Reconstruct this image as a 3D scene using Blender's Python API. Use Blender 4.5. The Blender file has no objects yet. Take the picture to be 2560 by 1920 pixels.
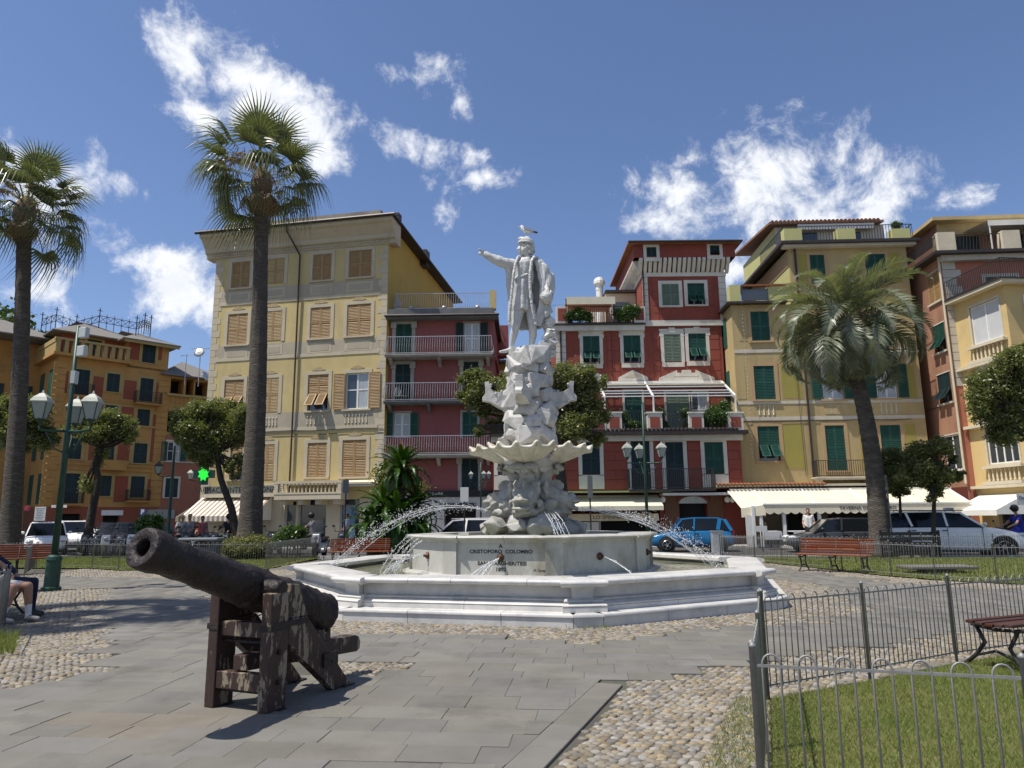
import bpy, bmesh, math, random
import numpy as np
from mathutils import Vector, Matrix, noise as mnoise
R=math.radians; PI=math.pi
scene=bpy.context.scene; col=scene.collection
# ------------------------------------------------------------ camera
F=1800.; PIT=.184; ROLL=-.009; HC=1.5      # focal length in pixels of a 2560 wide picture, pitch, roll, eye height
ZO={'d':(0,0,2212/2560),'P':(0,0,1.),'z1':(0,700,2.592),'z2':(480,500,2.765),'z3':(400,960,2.633),'z4':(1100,540,2.676),
 'z5':(1100,1060,3.770),'z6':(1360,560,2.765),'z7':(1780,500,2.440),'z8':(1400,1100,1.907),'y1':(300,1280,2.677),
 'y2':(0,1180,2.860),'y3':(1380,1400,1.8746),'y4':(0,1400,1.4747),'y5':(380,230,3.686),'y6':(0,330,3.53),'y7':(2100,1060,4.609)}
def ray(k,x,y):
    a,b,s=ZO[k]; x=a+x/s-1280; y=b+y/s-960
    c,sn=math.cos(-ROLL),math.sin(-ROLL); x,y=x*c-y*sn,x*sn+y*c
    u,v=x/F,-y/F; c,s=math.cos(PIT),math.sin(PIT)
    return Vector((u,c-v*s,s+v*c))
CP=Vector((0,0,HC))
def G(k,x,y,z=0.):
    r=ray(k,x,y); return CP+r*((z-HC)/r.z)
def atY(k,x,y,Y):
    r=ray(k,x,y); return CP+r*(Y/r.y)
cd=bpy.data.cameras.new('camera'); cam=bpy.data.objects.new('camera',cd); col.objects.link(cam)
fw=ray('P',1280,960).normalized(); rt=(ray('P',1380,960)-ray('P',1280,960)).normalized(); up=rt.cross(fw)
cam.matrix_world=Matrix(((rt.x,up.x,-fw.x,0),(rt.y,up.y,-fw.y,0),(rt.z,up.z,-fw.z,HC),(0,0,0,1)))
cd.sensor_width=36; cd.lens=36*F/2560; cd.clip_start=.05; cd.clip_end=3000
scene.camera=cam
# ------------------------------------------------------------ light
EL=R(64); SUN=Vector((-.93*math.cos(EL),-.37*math.cos(EL),math.sin(EL))).normalized()
sd=bpy.data.lights.new('sun','SUN'); sd.energy=5.0; sd.angle=R(.53); sd.color=(1.,.945,.86)
so=bpy.data.objects.new('sun',sd); col.objects.link(so); so.location=(-20,-5,40)
so.rotation_euler=SUN.to_track_quat('Z','Y').to_euler()
w=bpy.data.worlds.new('World'); scene.world=w; w.use_nodes=True
def build_world():
    nt=w.node_tree; N=nt.nodes; L=nt.links; N.clear()
    def nd(t,**k):
        n=N.new(t)
        for a,b in k.items(): setattr(n,a,b)
        return n
    def vm(op,a,b):
        n=nd('ShaderNodeVectorMath',operation=op); L.new(a,n.inputs[0])
        if hasattr(b,'links'): L.new(b,n.inputs[1])
        else: n.inputs[1].default_value=b
        return n
    def ma(op,a,b,c=None,clamp=False):
        n=nd('ShaderNodeMath',operation=op,use_clamp=clamp)
        for i,v in enumerate((a,b,c)):
            if v is None: continue
            if hasattr(v,'links'): L.new(v,n.inputs[i])
            else: n.inputs[i].default_value=v
        return n.outputs[0]
    sky=nd('ShaderNodeTexSky',sky_type='NISHITA'); sky.sun_disc=False; sky.sun_elevation=EL
    sky.sun_rotation=math.atan2(SUN.x,SUN.y); sky.altitude=0; sky.air_density=1.; sky.dust_density=.6; sky.ozone_density=2.2
    tc=nd('ShaderNodeTexCoord'); D=tc.outputs['Generated']
    n1=nd('ShaderNodeTexNoise'); n1.inputs['Scale'].default_value=7; n1.inputs['Detail'].default_value=3; L.new(D,n1.inputs['Vector'])
    wv=vm('SUBTRACT',n1.outputs['Color'],(.5,.5,.5)); wv=vm('MULTIPLY',wv.outputs[0],(.075,.075,.075)); D2=vm('ADD',D,wv.outputs[0]).outputs[0]
    B=[(420,140,90,62,1),(500,150,100,62,1),(565,215,105,72,1.05),(640,275,90,66,1.05),(700,345,58,50,1),(440,235,60,48,.85),
     (40,345,70,40,.8),(100,400,120,75,.9),(190,470,60,65,.8),(110,645,85,62,1),(405,560,70,62,.9),(390,615,150,45,1),(450,660,60,50,.9),
     (250,375,36,18,.85),(328,392,40,18,.75),(830,158,24,24,.7),(965,160,52,34,.85),(995,215,42,30,.5),(865,312,56,36,.85),(945,330,48,40,.8),
     (935,430,30,60,.62),(905,388,30,26,.62),(1040,335,44,40,1),(1065,385,44,36,1),(1480,410,110,80,.75),(1600,345,125,60,.95),(1700,335,115,62,.92),
     (1620,430,165,75,.95),(1780,425,125,66,.92),(1740,478,150,50,1.15),(1885,478,55,36,1.0),(1940,400,85,52,.72),(2090,420,45,38,.6),
     (1360,365,36,13,.62),(1590,585,40,55,.85),(500,480,60,30,.7),(700,205,30,30,.6),(20,280,40,14,.6)]
    SQ=1.45; Ds=vm('MULTIPLY',D2,(1,1,SQ)).outputs[0]; acc=None
    for x,y,rx,ry,s in B:
        v=ray('d',x,y); c=v.normalized(); k=(ray('d',x+10,y)-v).length/10/v.length; r=(rx+ry*SQ)*.5*k*1.55
        d=vm('DISTANCE',Ds,(c.x,c.y,c.z*SQ)).outputs['Value']; t=ma('MULTIPLY_ADD',d,-1.15*s/r,1.15*s)
        acc=t if acc is None else ma('MAXIMUM',acc,t)
    acc=ma('MAXIMUM',acc,-1.)
    # the same scattered clouds go on round the rest of the sky
    nb=nd('ShaderNodeTexNoise'); nb.inputs['Scale'].default_value=2.6; nb.inputs['Detail'].default_value=1; L.new(Ds,nb.inputs['Vector'])
    fd=vm('DOT_PRODUCT',D,tuple(ray('P',1280,700).normalized())).outputs['Value']
    away=nd('ShaderNodeMapRange'); L.new(fd,away.inputs[0]); away.inputs[1].default_value=.75; away.inputs[2].default_value=.55; away.inputs[3].default_value=-2.5; away.inputs[4].default_value=-1.15
    acc=ma('MAXIMUM',acc,ma('MULTIPLY_ADD',nb.outputs['Fac'],2.6,away.outputs[0]))
    def fbm(off):
        mp=vm('ADD',D2,off); n=nd('ShaderNodeTexNoise'); n.inputs['Scale'].default_value=15; n.inputs['Detail'].default_value=9
        n.inputs['Roughness'].default_value=.66; L.new(mp.outputs[0],n.inputs['Vector']); return n.outputs['Fac']
    f1=fbm((0,0,0)); f2=fbm((-.012,0,.014))
    den=ma('MULTIPLY_ADD',f1,3.7,ma('ADD',ma('MULTIPLY',acc,1.15),-2.2))
    mr=nd('ShaderNodeMapRange',interpolation_type='SMOOTHSTEP'); L.new(den,mr.inputs[0]); mr.inputs[1].default_value=-.05; mr.inputs[2].default_value=1.0
    cov=ma('MULTIPLY',mr.outputs[0],.97)
    sh=ma('MULTIPLY_ADD',ma('SUBTRACT',f1,f2),2.2,.66,True)
    core=nd('ShaderNodeMapRange'); L.new(den,core.inputs[0]); core.inputs[1].default_value=.2; core.inputs[2].default_value=1.3; core.inputs[3].default_value=1.; core.inputs[4].default_value=.8
    br=ma('MULTIPLY',ma('MULTIPLY_ADD',sh,.55,.55),core.outputs[0])
    cc=nd('ShaderNodeMix',data_type='RGBA'); L.new(br,cc.inputs[0]); cc.inputs[6].default_value=(4.2,4.9,6.0,1); cc.inputs[7].default_value=(9.6,9.7,9.9,1)
    mx=nd('ShaderNodeMix',data_type='RGBA'); L.new(cov,mx.inputs[0]); tn=vm('MULTIPLY',sky.outputs[0],(.98,1.01,1.16)); L.new(tn.outputs[0],mx.inputs[6]); L.new(cc.outputs[2],mx.inputs[7])
    bg=nd('ShaderNodeBackground'); L.new(mx.outputs[2],bg.inputs[0]); bg.inputs[1].default_value=.098
    out=nd('ShaderNodeOutputWorld'); L.new(bg.outputs[0],out.inputs[0])
build_world()
vs=scene.view_settings; vs.view_transform='Standard'; vs.look='None'; vs.exposure=.24; vs.gamma=1; vs.use_curve_mapping=False
scene.cycles.max_bounces=6; scene.cycles.transparent_max_bounces=12; scene.cycles.use_denoising=True
# ------------------------------------------------------------ materials
MT={}
def M(name,c,c2=None,sc=4.,rough=.7,metal=0.,bump=0.,bsc=None,detail=6.,spec=.4,lo=.35,hi=.65,trans=0.,rnd=0.,alpha=1.,coat=0.,attr=False,emit=None,stretch=None,c3=None,sc3=.6,world=False):
    if name in MT: return MT[name]
    m=bpy.data.materials.new(name); m.use_nodes=True; nt=m.node_tree; N=nt.nodes; L=nt.links; p=N['Principled BSDF']
    def lin(c): return tuple(c)+(1,) if len(c)==3 else c
    p.inputs['Roughness'].default_value=rough; p.inputs['Metallic'].default_value=metal; p.inputs['Specular IOR Level'].default_value=spec
    if coat: p.inputs['Coat Weight'].default_value=coat
    if trans: p.inputs['Transmission Weight'].default_value=trans
    if alpha<1: p.inputs['Alpha'].default_value=alpha
    if emit: p.inputs['Emission Color'].default_value=lin(emit[0]); p.inputs['Emission Strength'].default_value=emit[1]
    src=None; tc=N.new('ShaderNodeNewGeometry') if world else N.new('ShaderNodeTexCoord'); vec=tc.outputs['Position' if world else 'Object']
    if stretch:
        mp=N.new('ShaderNodeMapping'); mp.inputs['Scale'].default_value=stretch; L.new(vec,mp.inputs[0]); vec=mp.outputs[0]
    if c2:
        n=N.new('ShaderNodeTexNoise'); n.inputs['Scale'].default_value=sc; n.inputs['Detail'].default_value=detail; n.inputs['Roughness'].default_value=.62; L.new(vec,n.inputs['Vector'])
        mr=N.new('ShaderNodeMapRange'); mr.inputs[1].default_value=lo; mr.inputs[2].default_value=hi; L.new(n.outputs['Fac'],mr.inputs[0])
        x=N.new('ShaderNodeMix'); x.data_type='RGBA'; L.new(mr.outputs[0],x.inputs[0]); x.inputs[6].default_value=lin(c); x.inputs[7].default_value=lin(c2); src=x.outputs[2]
    if c3:
        n=N.new('ShaderNodeTexNoise'); n.inputs['Scale'].default_value=sc3; n.inputs['Detail'].default_value=8; n.inputs['Roughness'].default_value=.7; L.new(vec,n.inputs['Vector'])
        mr=N.new('ShaderNodeMapRange'); mr.inputs[1].default_value=.52; mr.inputs[2].default_value=.72; L.new(n.outputs['Fac'],mr.inputs[0])
        x=N.new('ShaderNodeMix'); x.data_type='RGBA'; L.new(mr.outputs[0],x.inputs[0]); x.inputs[7].default_value=lin(c3)
        if src: L.new(src,x.inputs[6])
        else: x.inputs[6].default_value=lin(c)
        src=x.outputs[2]
    if rnd:
        if attr:
            oi=N.new('ShaderNodeAttribute'); oi.attribute_name='rnd'; rv=oi.outputs['Fac']
        else:
            oi=N.new('ShaderNodeObjectInfo'); rv=oi.outputs['Random']
        hs=N.new('ShaderNodeHueSaturation')
        mr=N.new('ShaderNodeMapRange'); L.new(rv,mr.inputs[0]); mr.inputs[3].default_value=1-rnd; mr.inputs[4].default_value=1+rnd; L.new(mr.outputs[0],hs.inputs['Value'])
        m2=N.new('ShaderNodeMath'); m2.operation='MULTIPLY_ADD'; L.new(rv,m2.inputs[0]); m2.inputs[1].default_value=7.31; m2.inputs[2].default_value=0
        m3=N.new('ShaderNodeMath'); m3.operation='FRACT'; L.new(m2.outputs[0],m3.inputs[0])
        m4=N.new('ShaderNodeMapRange'); L.new(m3.outputs[0],m4.inputs[0]); m4.inputs[3].default_value=.35 if rnd>.3 else .8; m4.inputs[4].default_value=1.35; L.new(m4.outputs[0],hs.inputs['Saturation'])
        if src: L.new(src,hs.inputs['Color'])
        else: hs.inputs['Color'].default_value=lin(c)
        src=hs.outputs[0]
    if src: L.new(src,p.inputs['Base Color'])
    else: p.inputs['Base Color'].default_value=lin(c)
    if bump:
        n=N.new('ShaderNodeTexNoise'); n.inputs['Scale'].default_value=bsc or sc*4; n.inputs['Detail'].default_value=6; L.new(vec,n.inputs['Vector'])
        b=N.new('ShaderNodeBump'); b.inputs['Strength'].default_value=1.; b.inputs['Distance'].default_value=bump; L.new(n.outputs['Fac'],b.inputs['Height']); L.new(b.outputs[0],p.inputs['Normal'])
    MT[name]=m; return m
def leafmat(name,c,c2,rough=.45,tl=.35,spec=.4):
    if name in MT: return MT[name]
    m=M(name,c,c2,sc=3.,rough=rough,lo=.3,hi=.7,spec=spec); nt=m.node_tree; N=nt.nodes; L=nt.links; p=N['Principled BSDF']
    t=N.new('ShaderNodeBsdfTranslucent'); s=p.inputs['Base Color'].links[0].from_socket
    g=N.new('ShaderNodeMix'); g.data_type='RGBA'; g.blend_type='MULTIPLY'; g.inputs[0].default_value=1; L.new(s,g.inputs[6]); g.inputs[7].default_value=(1.3,1.35,.5,1); L.new(g.outputs[2],t.inputs[0])
    a=N.new('ShaderNodeMixShader'); a.inputs[0].default_value=tl; L.new(p.outputs[0],a.inputs[1]); L.new(t.outputs[0],a.inputs[2]); L.new(a.outputs[0],N['Material Output'].inputs[0])
    return m
def marble(name,base,vein,stain,sfac=.5):
    m=M(name,base,vein,sc=1.6,rough=.42,bump=.0015,bsc=18,detail=10,lo=.42,hi=.78,c3=stain,sc3=1.1); return m
# ------------------------------------------------------------ mesh building
class MB:
    def __init__(s): s.v=[]; s.f=[]; s.m=[]
    def add(s,vs,fs,mi=0):
        o=len(s.v); s.v+=[tuple(v) for v in vs]; s.f+=[tuple(i+o for i in f) for f in fs]; s.m+=[mi]*len(fs); return s
    def box(s,x0,x1,y0,y1,z0,z1,mi=0,rot=None,c=None):
        vs=[(x,y,z) for z in (z0,z1) for y in (y0,y1) for x in (x0,x1)]
        if rot is not None:
            c=Vector(c if c is not None else ((x0+x1)/2,(y0+y1)/2,(z0+z1)/2)); vs=[tuple(rot@(Vector(v)-c)+c) for v in vs]
        return s.add(vs,[(0,2,3,1),(4,5,7,6),(0,1,5,4),(2,6,7,3),(0,4,6,2),(1,3,7,5)],mi)
    def bar(s,a,b,w,h=None,mi=0,up=(0,0,1)):
        a=Vector(a); b=Vector(b); d=(b-a).normalized(); u=Vector(up)
        if abs(d.dot(u))>.98: u=Vector((0,1,0))
        r=d.cross(u).normalized(); u=r.cross(d); h=h or w; r*=w/2; u*=h/2
        vs=[a-r-u,a+r-u,a+r+u,a-r+u,b-r-u,b+r-u,b+r+u,b-r+u]
        return s.add(vs,[(3,2,1,0),(4,5,6,7),(0,1,5,4),(1,2,6,5),(2,3,7,6),(3,0,4,7)],mi)
    def tube(s,pts,rad,n=6,mi=0,cap=True,sq=1.):
        pts=[Vector(p) for p in pts]; k=len(pts); rr=rad if hasattr(rad,'__len__') else [rad]*k; vs=[]; u=None
        for i,p in enumerate(pts):
            d=(pts[min(i+1,k-1)]-pts[max(i-1,0)]).normalized()
            if u is None:
                u=Vector((0,0,1)) if abs(d.z)<.9 else Vector((0,1,0))
            r=d.cross(u).normalized(); u=r.cross(d).normalized()
            for j in range(n):
                a=2*PI*j/n; vs.append(p+(r*math.cos(a)+u*math.sin(a)*sq)*rr[i])
        fs=[(i*n+j,i*n+(j+1)%n,(i+1)*n+(j+1)%n,(i+1)*n+j) for i in range(k-1) for j in range(n)]
        if cap: fs+=[tuple(range(n-1,-1,-1)),tuple((k-1)*n+j for j in range(n))]
        return s.add(vs,fs,mi)
    def lathe(s,prof,n=16,c=(0,0,0),mi=0,axis=None,cap=True):
        vs=[]
        for r,z in prof:
            for j in range(n): a=2*PI*j/n; vs.append(Vector((r*math.cos(a),r*math.sin(a),z)))
        if axis is not None:
            q=Vector(axis).to_track_quat('Z','Y'); vs=[q@v for v in vs]
        vs=[v+Vector(c) for v in vs]; k=len(prof)
        fs=[(i*n+j,i*n+(j+1)%n,(i+1)*n+(j+1)%n,(i+1)*n+j) for i in range(k-1) for j in range(n)]
        if cap: fs+=[tuple(range(n-1,-1,-1)),tuple((k-1)*n+j for j in range(n))]
        return s.add(vs,fs,mi)
    def prism(s,poly,h0,h1,mi=0,f=lambda x,y,h:(x,y,h)):
        n=len(poly); vs=[f(x,y,h0) for x,y in poly]+[f(x,y,h1) for x,y in poly]
        a=sum(poly[i][0]*poly[(i+1)%n][1]-poly[(i+1)%n][0]*poly[i][1] for i in range(n))
        fs=[tuple(range(n-1,-1,-1)),tuple(range(n,2*n))]+[(i,(i+1)%n,n+(i+1)%n,n+i) for i in range(n)]
        if a<0: fs=[tuple(reversed(g)) for g in fs]
        return s.add(vs,fs,mi)
    def ball(s,c,r,n=10,m=7,mi=0,rot=None):
        r=(r,r,r) if not hasattr(r,'__len__') else r; vs=[]
        for i in range(m+1):
            t=PI*i/m
            for j in range(n):
                a=2*PI*j/n; v=Vector((r[0]*math.sin(t)*math.cos(a),r[1]*math.sin(t)*math.sin(a),-r[2]*math.cos(t)))
                if rot is not None: v=rot@v
                vs.append(v+Vector(c))
        return s.add(vs,[(i*n+j,i*n+(j+1)%n,(i+1)*n+(j+1)%n,(i+1)*n+j) for i in range(m) for j in range(n)],mi)
    def cap(s,a,b,ra,rb,n=10,mi=0):
        a=Vector(a); b=Vector(b); d=b-a; l=d.length
        if l<1e-6: return s.ball(a,ra,n,6,mi)
        q=(d/l).to_track_quat('Z','Y'); vs=[]; prof=[]
        for t in (-90,-60,-30,0): prof.append((ra*math.cos(R(t)),ra*math.sin(R(t))))
        for t in (0,30,60,90): prof.append((rb*math.cos(R(t)),l+rb*math.sin(R(t))))
        prof=[(max(r,1e-4),z) for r,z in prof]
        return s.lathe(prof,n,a,mi,d/l)
    def quad(s,a,b,c,d,mi=0): return s.add([a,b,c,d],[(0,1,2,3)],mi)
    def mesh(s,name,mats=None,smooth=False,bevel=0):
        me=bpy.data.meshes.new(name); me.from_pydata(s.v,[],s.f)
        if mats:
            for m in (mats if isinstance(mats,(list,tuple)) else [mats]): me.materials.append(m)
        if any(s.m): me.polygons.foreach_set('material_index',s.m)
        if smooth: me.polygons.foreach_set('use_smooth',[True]*len(me.polygons))
        me.update(); return me
    def build(s,name,mat,parent=None,smooth=False,kind=None,bevel=0,loc=None,sharp=None):
        me=s.mesh(name,mat,smooth)
        if sharp: me.set_sharp_from_angle(angle=R(sharp))
        return link(name,me,parent,kind,bevel,loc)
def link(name,me,parent=None,kind=None,bevel=0,loc=None,rot=None,scale=None):
    o=bpy.data.objects.new(name,me); col.objects.link(o)
    if parent is not None: o.parent=parent
    if kind: o['kind']=kind
    if loc is not None: o.location=loc
    if rot is not None: o.rotation_euler=rot
    if scale is not None: o.scale=scale
    if bevel:
        b=o.modifiers.new('bevel','BEVEL'); b.width=bevel; b.segments=2; b.limit_method='ANGLE'; b.angle_limit=R(35)
    return o
def tag(o,label,cat,group=None,kind=None):
    o['label']=label; o['category']=cat
    if group: o['group']=group
    if kind: o['kind']=kind
    return o
def thing(name,label,cat,loc=(0,0,0),rz=0.,group=None,s=1.):
    o=bpy.data.objects.new(name,None); col.objects.link(o); o.location=loc; o.rotation_euler=(0,0,rz); o.scale=(s,s,s); o.empty_display_size=.1
    return tag(o,label,cat,group)
def setting(o): o['kind']='structure'; return o
def copytree(o,parent=None,label=None):
    c=o.copy(); col.objects.link(c)
    if parent is not None: c.parent=parent
    for ch in KIDS.get(o.name,()) or [x for x in o.children]: copytree(ch,c)
    if label: c['label']=label
    return c
KIDS={}
def npmesh(name,V,Fc,mats,rnd=None,smooth=False,n=None):
    """numpy mesh: V (k,3), Fc (m,3|4)"""
    V=np.asarray(V,dtype=np.float32); Fc=np.asarray(Fc,dtype=np.int32); k=Fc.shape[1]; m=len(Fc)
    me=bpy.data.meshes.new(name); me.vertices.add(len(V)); me.vertices.foreach_set('co',V.ravel())
    me.loops.add(m*k); me.loops.foreach_set('vertex_index',Fc.ravel()); me.polygons.add(m)
    me.polygons.foreach_set('loop_start',np.arange(0,m*k,k,dtype=np.int32))
    for q in (mats if isinstance(mats,(list,tuple)) else [mats]): me.materials.append(q)
    if rnd is not None:
        at=me.attributes.new('rnd','FLOAT','POINT'); at.data.foreach_set('value',np.asarray(rnd,dtype=np.float32))
    if smooth: me.polygons.foreach_set('use_smooth',np.ones(m,dtype=bool))
    me.update(calc_edges=True); me.validate(); return me
def voxel(mb,name,mats,vs=.02,parent=None,smooth=2,disp=None,tags=None,keep=True):
    """union of the shapes in mb as one continuous surface"""
    me=mb.mesh(name+'_src'); o=bpy.data.objects.new('tmp',me); col.objects.link(o)
    r=o.modifiers.new('r','REMESH'); r.mode='VOXEL'; r.voxel_size=vs
    if smooth:
        s=o.modifiers.new('s','SMOOTH'); s.factor=.5; s.iterations=smooth
    dg=bpy.context.evaluated_depsgraph_get(); ev=o.evaluated_get(dg); me2=bpy.data.meshes.new_from_object(ev)
    bpy.data.objects.remove(o); bpy.data.meshes.remove(me); me2.name=name
    nv=len(me2.vertices); co=np.zeros(nv*3,dtype=np.float32); me2.vertices.foreach_get('co',co); co=co.reshape(-1,3)
    if disp is not None:
        nr=np.zeros(nv*3,dtype=np.float32); me2.vertices.foreach_get('normal',nr); nr=nr.reshape(-1,3)
        co=co+nr*np.array([disp(Vector(c)) for c in co],dtype=np.float32)[:,None]; me2.vertices.foreach_set('co',co.ravel())
    me2.materials.clear()
    for q in (mats if isinstance(mats,(list,tuple)) else [mats]): me2.materials.append(q)
    me2.polygons.foreach_set('use_smooth',[True]*len(me2.polygons))
    if tags:   # material by nearest capsule
        nf=len(me2.polygons); fc=np.zeros(nf*3,dtype=np.float32); me2.polygons.foreach_get('center',fc); fc=fc.reshape(-1,3); best=np.full(nf,1e9); mi=np.zeros(nf,dtype=np.int32)
        for a,b,ra,rb,t in tags:
            a=np.array(a,dtype=float); b=np.array(b,dtype=float); d=b-a; l=max(d@d,1e-9); q=np.clip(((fc-a)@d)/l,0,1); ds=np.linalg.norm(fc-(a+q[:,None]*d),axis=1)-(ra+(rb-ra)*q)
            k=ds<best; best[k]=ds[k]; mi[k]=t
        me2.polygons.foreach_set('material_index',mi)
    me2.update(); return link(name,me2,parent) if keep else me2
def text(s,size,mat,parent,loc,rot,name='lettering',ext=.004,align='CENTER',sx=1.,bold=0.):
    cu=bpy.data.curves.new(name,'FONT'); cu.body=s; cu.size=size; cu.extrude=ext; cu.align_x=align; cu.align_y='CENTER'; cu.offset=bold; cu.resolution_u=3
    o=bpy.data.objects.new('tmp',cu); col.objects.link(o); dg=bpy.context.evaluated_depsgraph_get(); me=bpy.data.meshes.new_from_object(o.evaluated_get(dg)); bpy.data.objects.remove(o)
    me.materials.clear(); me.materials.append(mat); me.name=name
    return link(name,me,parent,loc=loc,rot=rot,scale=(sx,1,1))
def nz(p,s=1.,o=0): return mnoise.noise(Vector((p[0]*s+o,p[1]*s+o*.7,p[2]*s-o)))
def inpoly(x,y,P):
    c=False; j=len(P)-1
    for i in range(len(P)):
        if (P[i][1]>y)!=(P[j][1]>y) and x<(P[j][0]-P[i][0])*(y-P[i][1])/(P[j][1]-P[i][1])+P[i][0]: c=not c
        j=i
    return c
def inpolyA(X,Y,P):
    c=np.zeros(len(X),dtype=bool); j=len(P)-1
    for i in range(len(P)):
        xi,yi,xj,yj=P[i][0],P[i][1],P[j][0],P[j][1]
        if yi!=yj: c^=((yi>Y)!=(yj>Y))&(X<(xj-xi)*(Y-yi)/(yj-yi)+xi)
        j=i
    return c
# ------------------------------------------------------------ ground, paving, cobbles, lawns
FC=Vector((.401,15.563,0)); FTH=-2.233; FR=5.172            # fountain centre, first corner angle, step radius
def sheet(name,poly,z,mat,sub=None):
    mb=MB(); mb.add([(x,y,z) for x,y in poly],[tuple(range(len(poly)))]); me=mb.mesh(name,mat)
    if me.polygons[0].normal.z<0: me.flip_normals()
    return setting(link(name,me))
asph=M('asphalt',(.055,.054,.052),(.085,.083,.08),sc=1.2,rough=.9,bump=.004,bsc=120,world=True,c3=(.045,.044,.043),sc3=.3)
earth=M('earth',(.12,.11,.09),(.16,.14,.11),sc=.4,rough=.95,world=True)
mortar=M('mortar',(.085,.078,.064),(.06,.055,.045),sc=2.,rough=.95,bump=.004,bsc=60,world=True,c3=(.09,.1,.05),sc3=.8)
slabm=M('slab_stone',(.132,.126,.11),(.16,.152,.133),sc=1.6,rough=.78,bump=.0012,bsc=90,rnd=.1,world=True,c3=(.1,.095,.083),sc3=1.1)
slabs_m=M('slab_stone_far',(.132,.126,.11),(.16,.152,.133),sc=1.6,rough=.78,bump=.0012,bsc=90,rnd=.1,world=True,attr=True,c3=(.1,.095,.083),sc3=1.1)
rust=M('rusty_slab',(.14,.124,.1),(.165,.152,.128),sc=2.3,rough=.8,world=True,rnd=.08)
pebm=M('pebble',(.24,.2,.135),(.17,.147,.112),sc=30,rough=.75,rnd=.36,world=True,bump=.001,bsc=200,c3=(.125,.11,.08),sc3=1.2)
pebs_m=M('pebble_far',(.24,.2,.135),(.17,.147,.112),sc=30,rough=.75,rnd=.36,world=True,attr=True,c3=(.125,.11,.08),sc3=1.2)
grassm=leafmat('grass_blade',(.155,.2,.04),(.23,.245,.08),rough=.6,tl=.3)
turf=M('turf',(.085,.105,.025),(.15,.14,.05),sc=1.5,rough=.95,bump=.02,bsc=60,world=True,c3=(.2,.17,.07),sc3=.5)
concrete=M('concrete',(.42,.4,.36),(.34,.33,.3),sc=2,rough=.9,bump=.002,bsc=50,world=True)
sheet('ground',[(-900,-300),(900,-300),(900,1500),(-900,1500)],-.12,earth)
sheet('road',[(-70,24),(60,20),(60,60),(-70,95)],-.05,asph)
# far pavement in front of the houses, with a kerb
def slabpoly(name,poly,z0,z1,mat): 
    mb=MB(); mb.prism(poly,z0,z1); return setting(mb.build(name,mat))
slabpoly('pavement',[(-20.6,40.3),(-17.8,40.0),(-7.1,37.4),(3,36.6),(13,36.2),(14.2,33.4),(23,31.0),(40,29),(40,60),(-20,60)],-.1,.05,concrete)
# painted road line
mb=MB(); mb.box(-6,14,-.06,.06,-.046,-.042,rot=Matrix.Rotation(R(-14),3,'Z'),c=(4,31.5,0)) if False else None
PL=[(-17,24.6),(-15.8,24.5),(-13.7,24.06),(-12.3,23.06),(-7.6,22.7),(-7.6,27.4),(7.6,27.4),(8.85,20.6),(9.15,18.7),(9.75,17.2),(10.6,16.2),(12.6,14.9),(16,13.5),(16,2),(9,1.2),(-7,1.2),(-13,9)]
sheet('plaza_bed',PL,-.02,mortar)
gp=lambda *a:[tuple(G(k,x,y).xy) for k,x,y in a]
C_near=[(.94,6.81),(.23,4.88),(-.35,3.3),(-.5,2.6),(2,2.4),(2.2,6.35),(3.29,7.0),(4.55,7.75),(6.1,8.55),(8,9)]+gp(('y3',2212,300),('y3',1900,345),('y3',1500,392),('y3',1180,440),('y3',925,490),('y3',870,488),('y3',640,532))
C_left=[(-4.55,6.7),(-4.25,7.85),(-5.6,10.3),(-7.3,13.1),(-8.6,15.8),(-9.2,17.0),(-10.6,17.3),(-13,17.5),(-9,10),(-7.5,6.5)]
C_lawn=[(-17,25),(-7.3,22.9),(-5.6,22.4),(-5.9,20.9),(-9,19.9),(-12.8,20.9),(-15.2,22.4),(-18,24)]
C_right=[(7.3,27),(8.0,20.7),(8.2,18.6),(8.7,16.8),(9.6,15.4),(12,13.9),(13,14.8),(10.5,16.4),(9.1,18.8),(8.4,27)]
C_wedge=[(-2.5,8.3),(-1.85,8.16),(-.87,7.95),(-1.65,7.5),(-2.7,7.6)]
C_rt=gp(('z8',985,655),('z8',1250,690),('z8',1420,800),('z8',1330,850),('z8',1060,850))
def octR(x,y,rot=0):
    a=math.atan2(y-FC.y,x-FC.x)-FTH-PI/8; a=(a+PI/8)%(PI/4)-PI/8; return math.hypot(x-FC.x,y-FC.y)*math.cos(a)/math.cos(PI/8)
def cob(x,y):
    if octR(x,y)<5.0: return False
    if octR(x,y)<6.35+.18*math.sin(x*1.9)+.12*math.sin(y*3.1): return True
    return any(inpoly(x,y,p) for p in (C_near,C_left,C_lawn,C_right,C_wedge,C_rt))
LAWN_N=[(1.2,3.72),(2.12,6.33),(3.3,6.98),(4.57,7.72),(6.1,8.5),(8.2,8.9),(11,8.3),(13,5),(10,2),(5.5,2.2),(2.4,3.3)]
LAWN_R=[(7.66,27.3),(8.92,20.6),(9.22,18.75),(9.82,17.25),(10.66,16.25),(12.6,14.95),(17,13.4),(30,14),(30,24.2),(22,25.4),(14.5,25.9)]
LAWN_L=[(-26,27.5),(-15.8,24.6),(-13.7,24.16),(-12.3,23.16),(-7.7,22.8),(-7.7,29.6),(-12,30.6),(-24,33)]
LAWN_C=[(-5.6,25.8),(-1.2,25.9),(-.9,28.3),(-6.4,28.5)]
LAWN_E=[(-6.2,8.6),(-6.95,9.9),(-8.0,11.4),(-8.9,12.5),(-9.8,13.2),(-15.5,21),(-16.6,24.2),(-26,27),(-30,20),(-14,8)]
lawns=(LAWN_N,LAWN_R,LAWN_L,LAWN_C,LAWN_E)
for i,p in enumerate(lawns): sheet('lawn',p,.012,turf)
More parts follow.
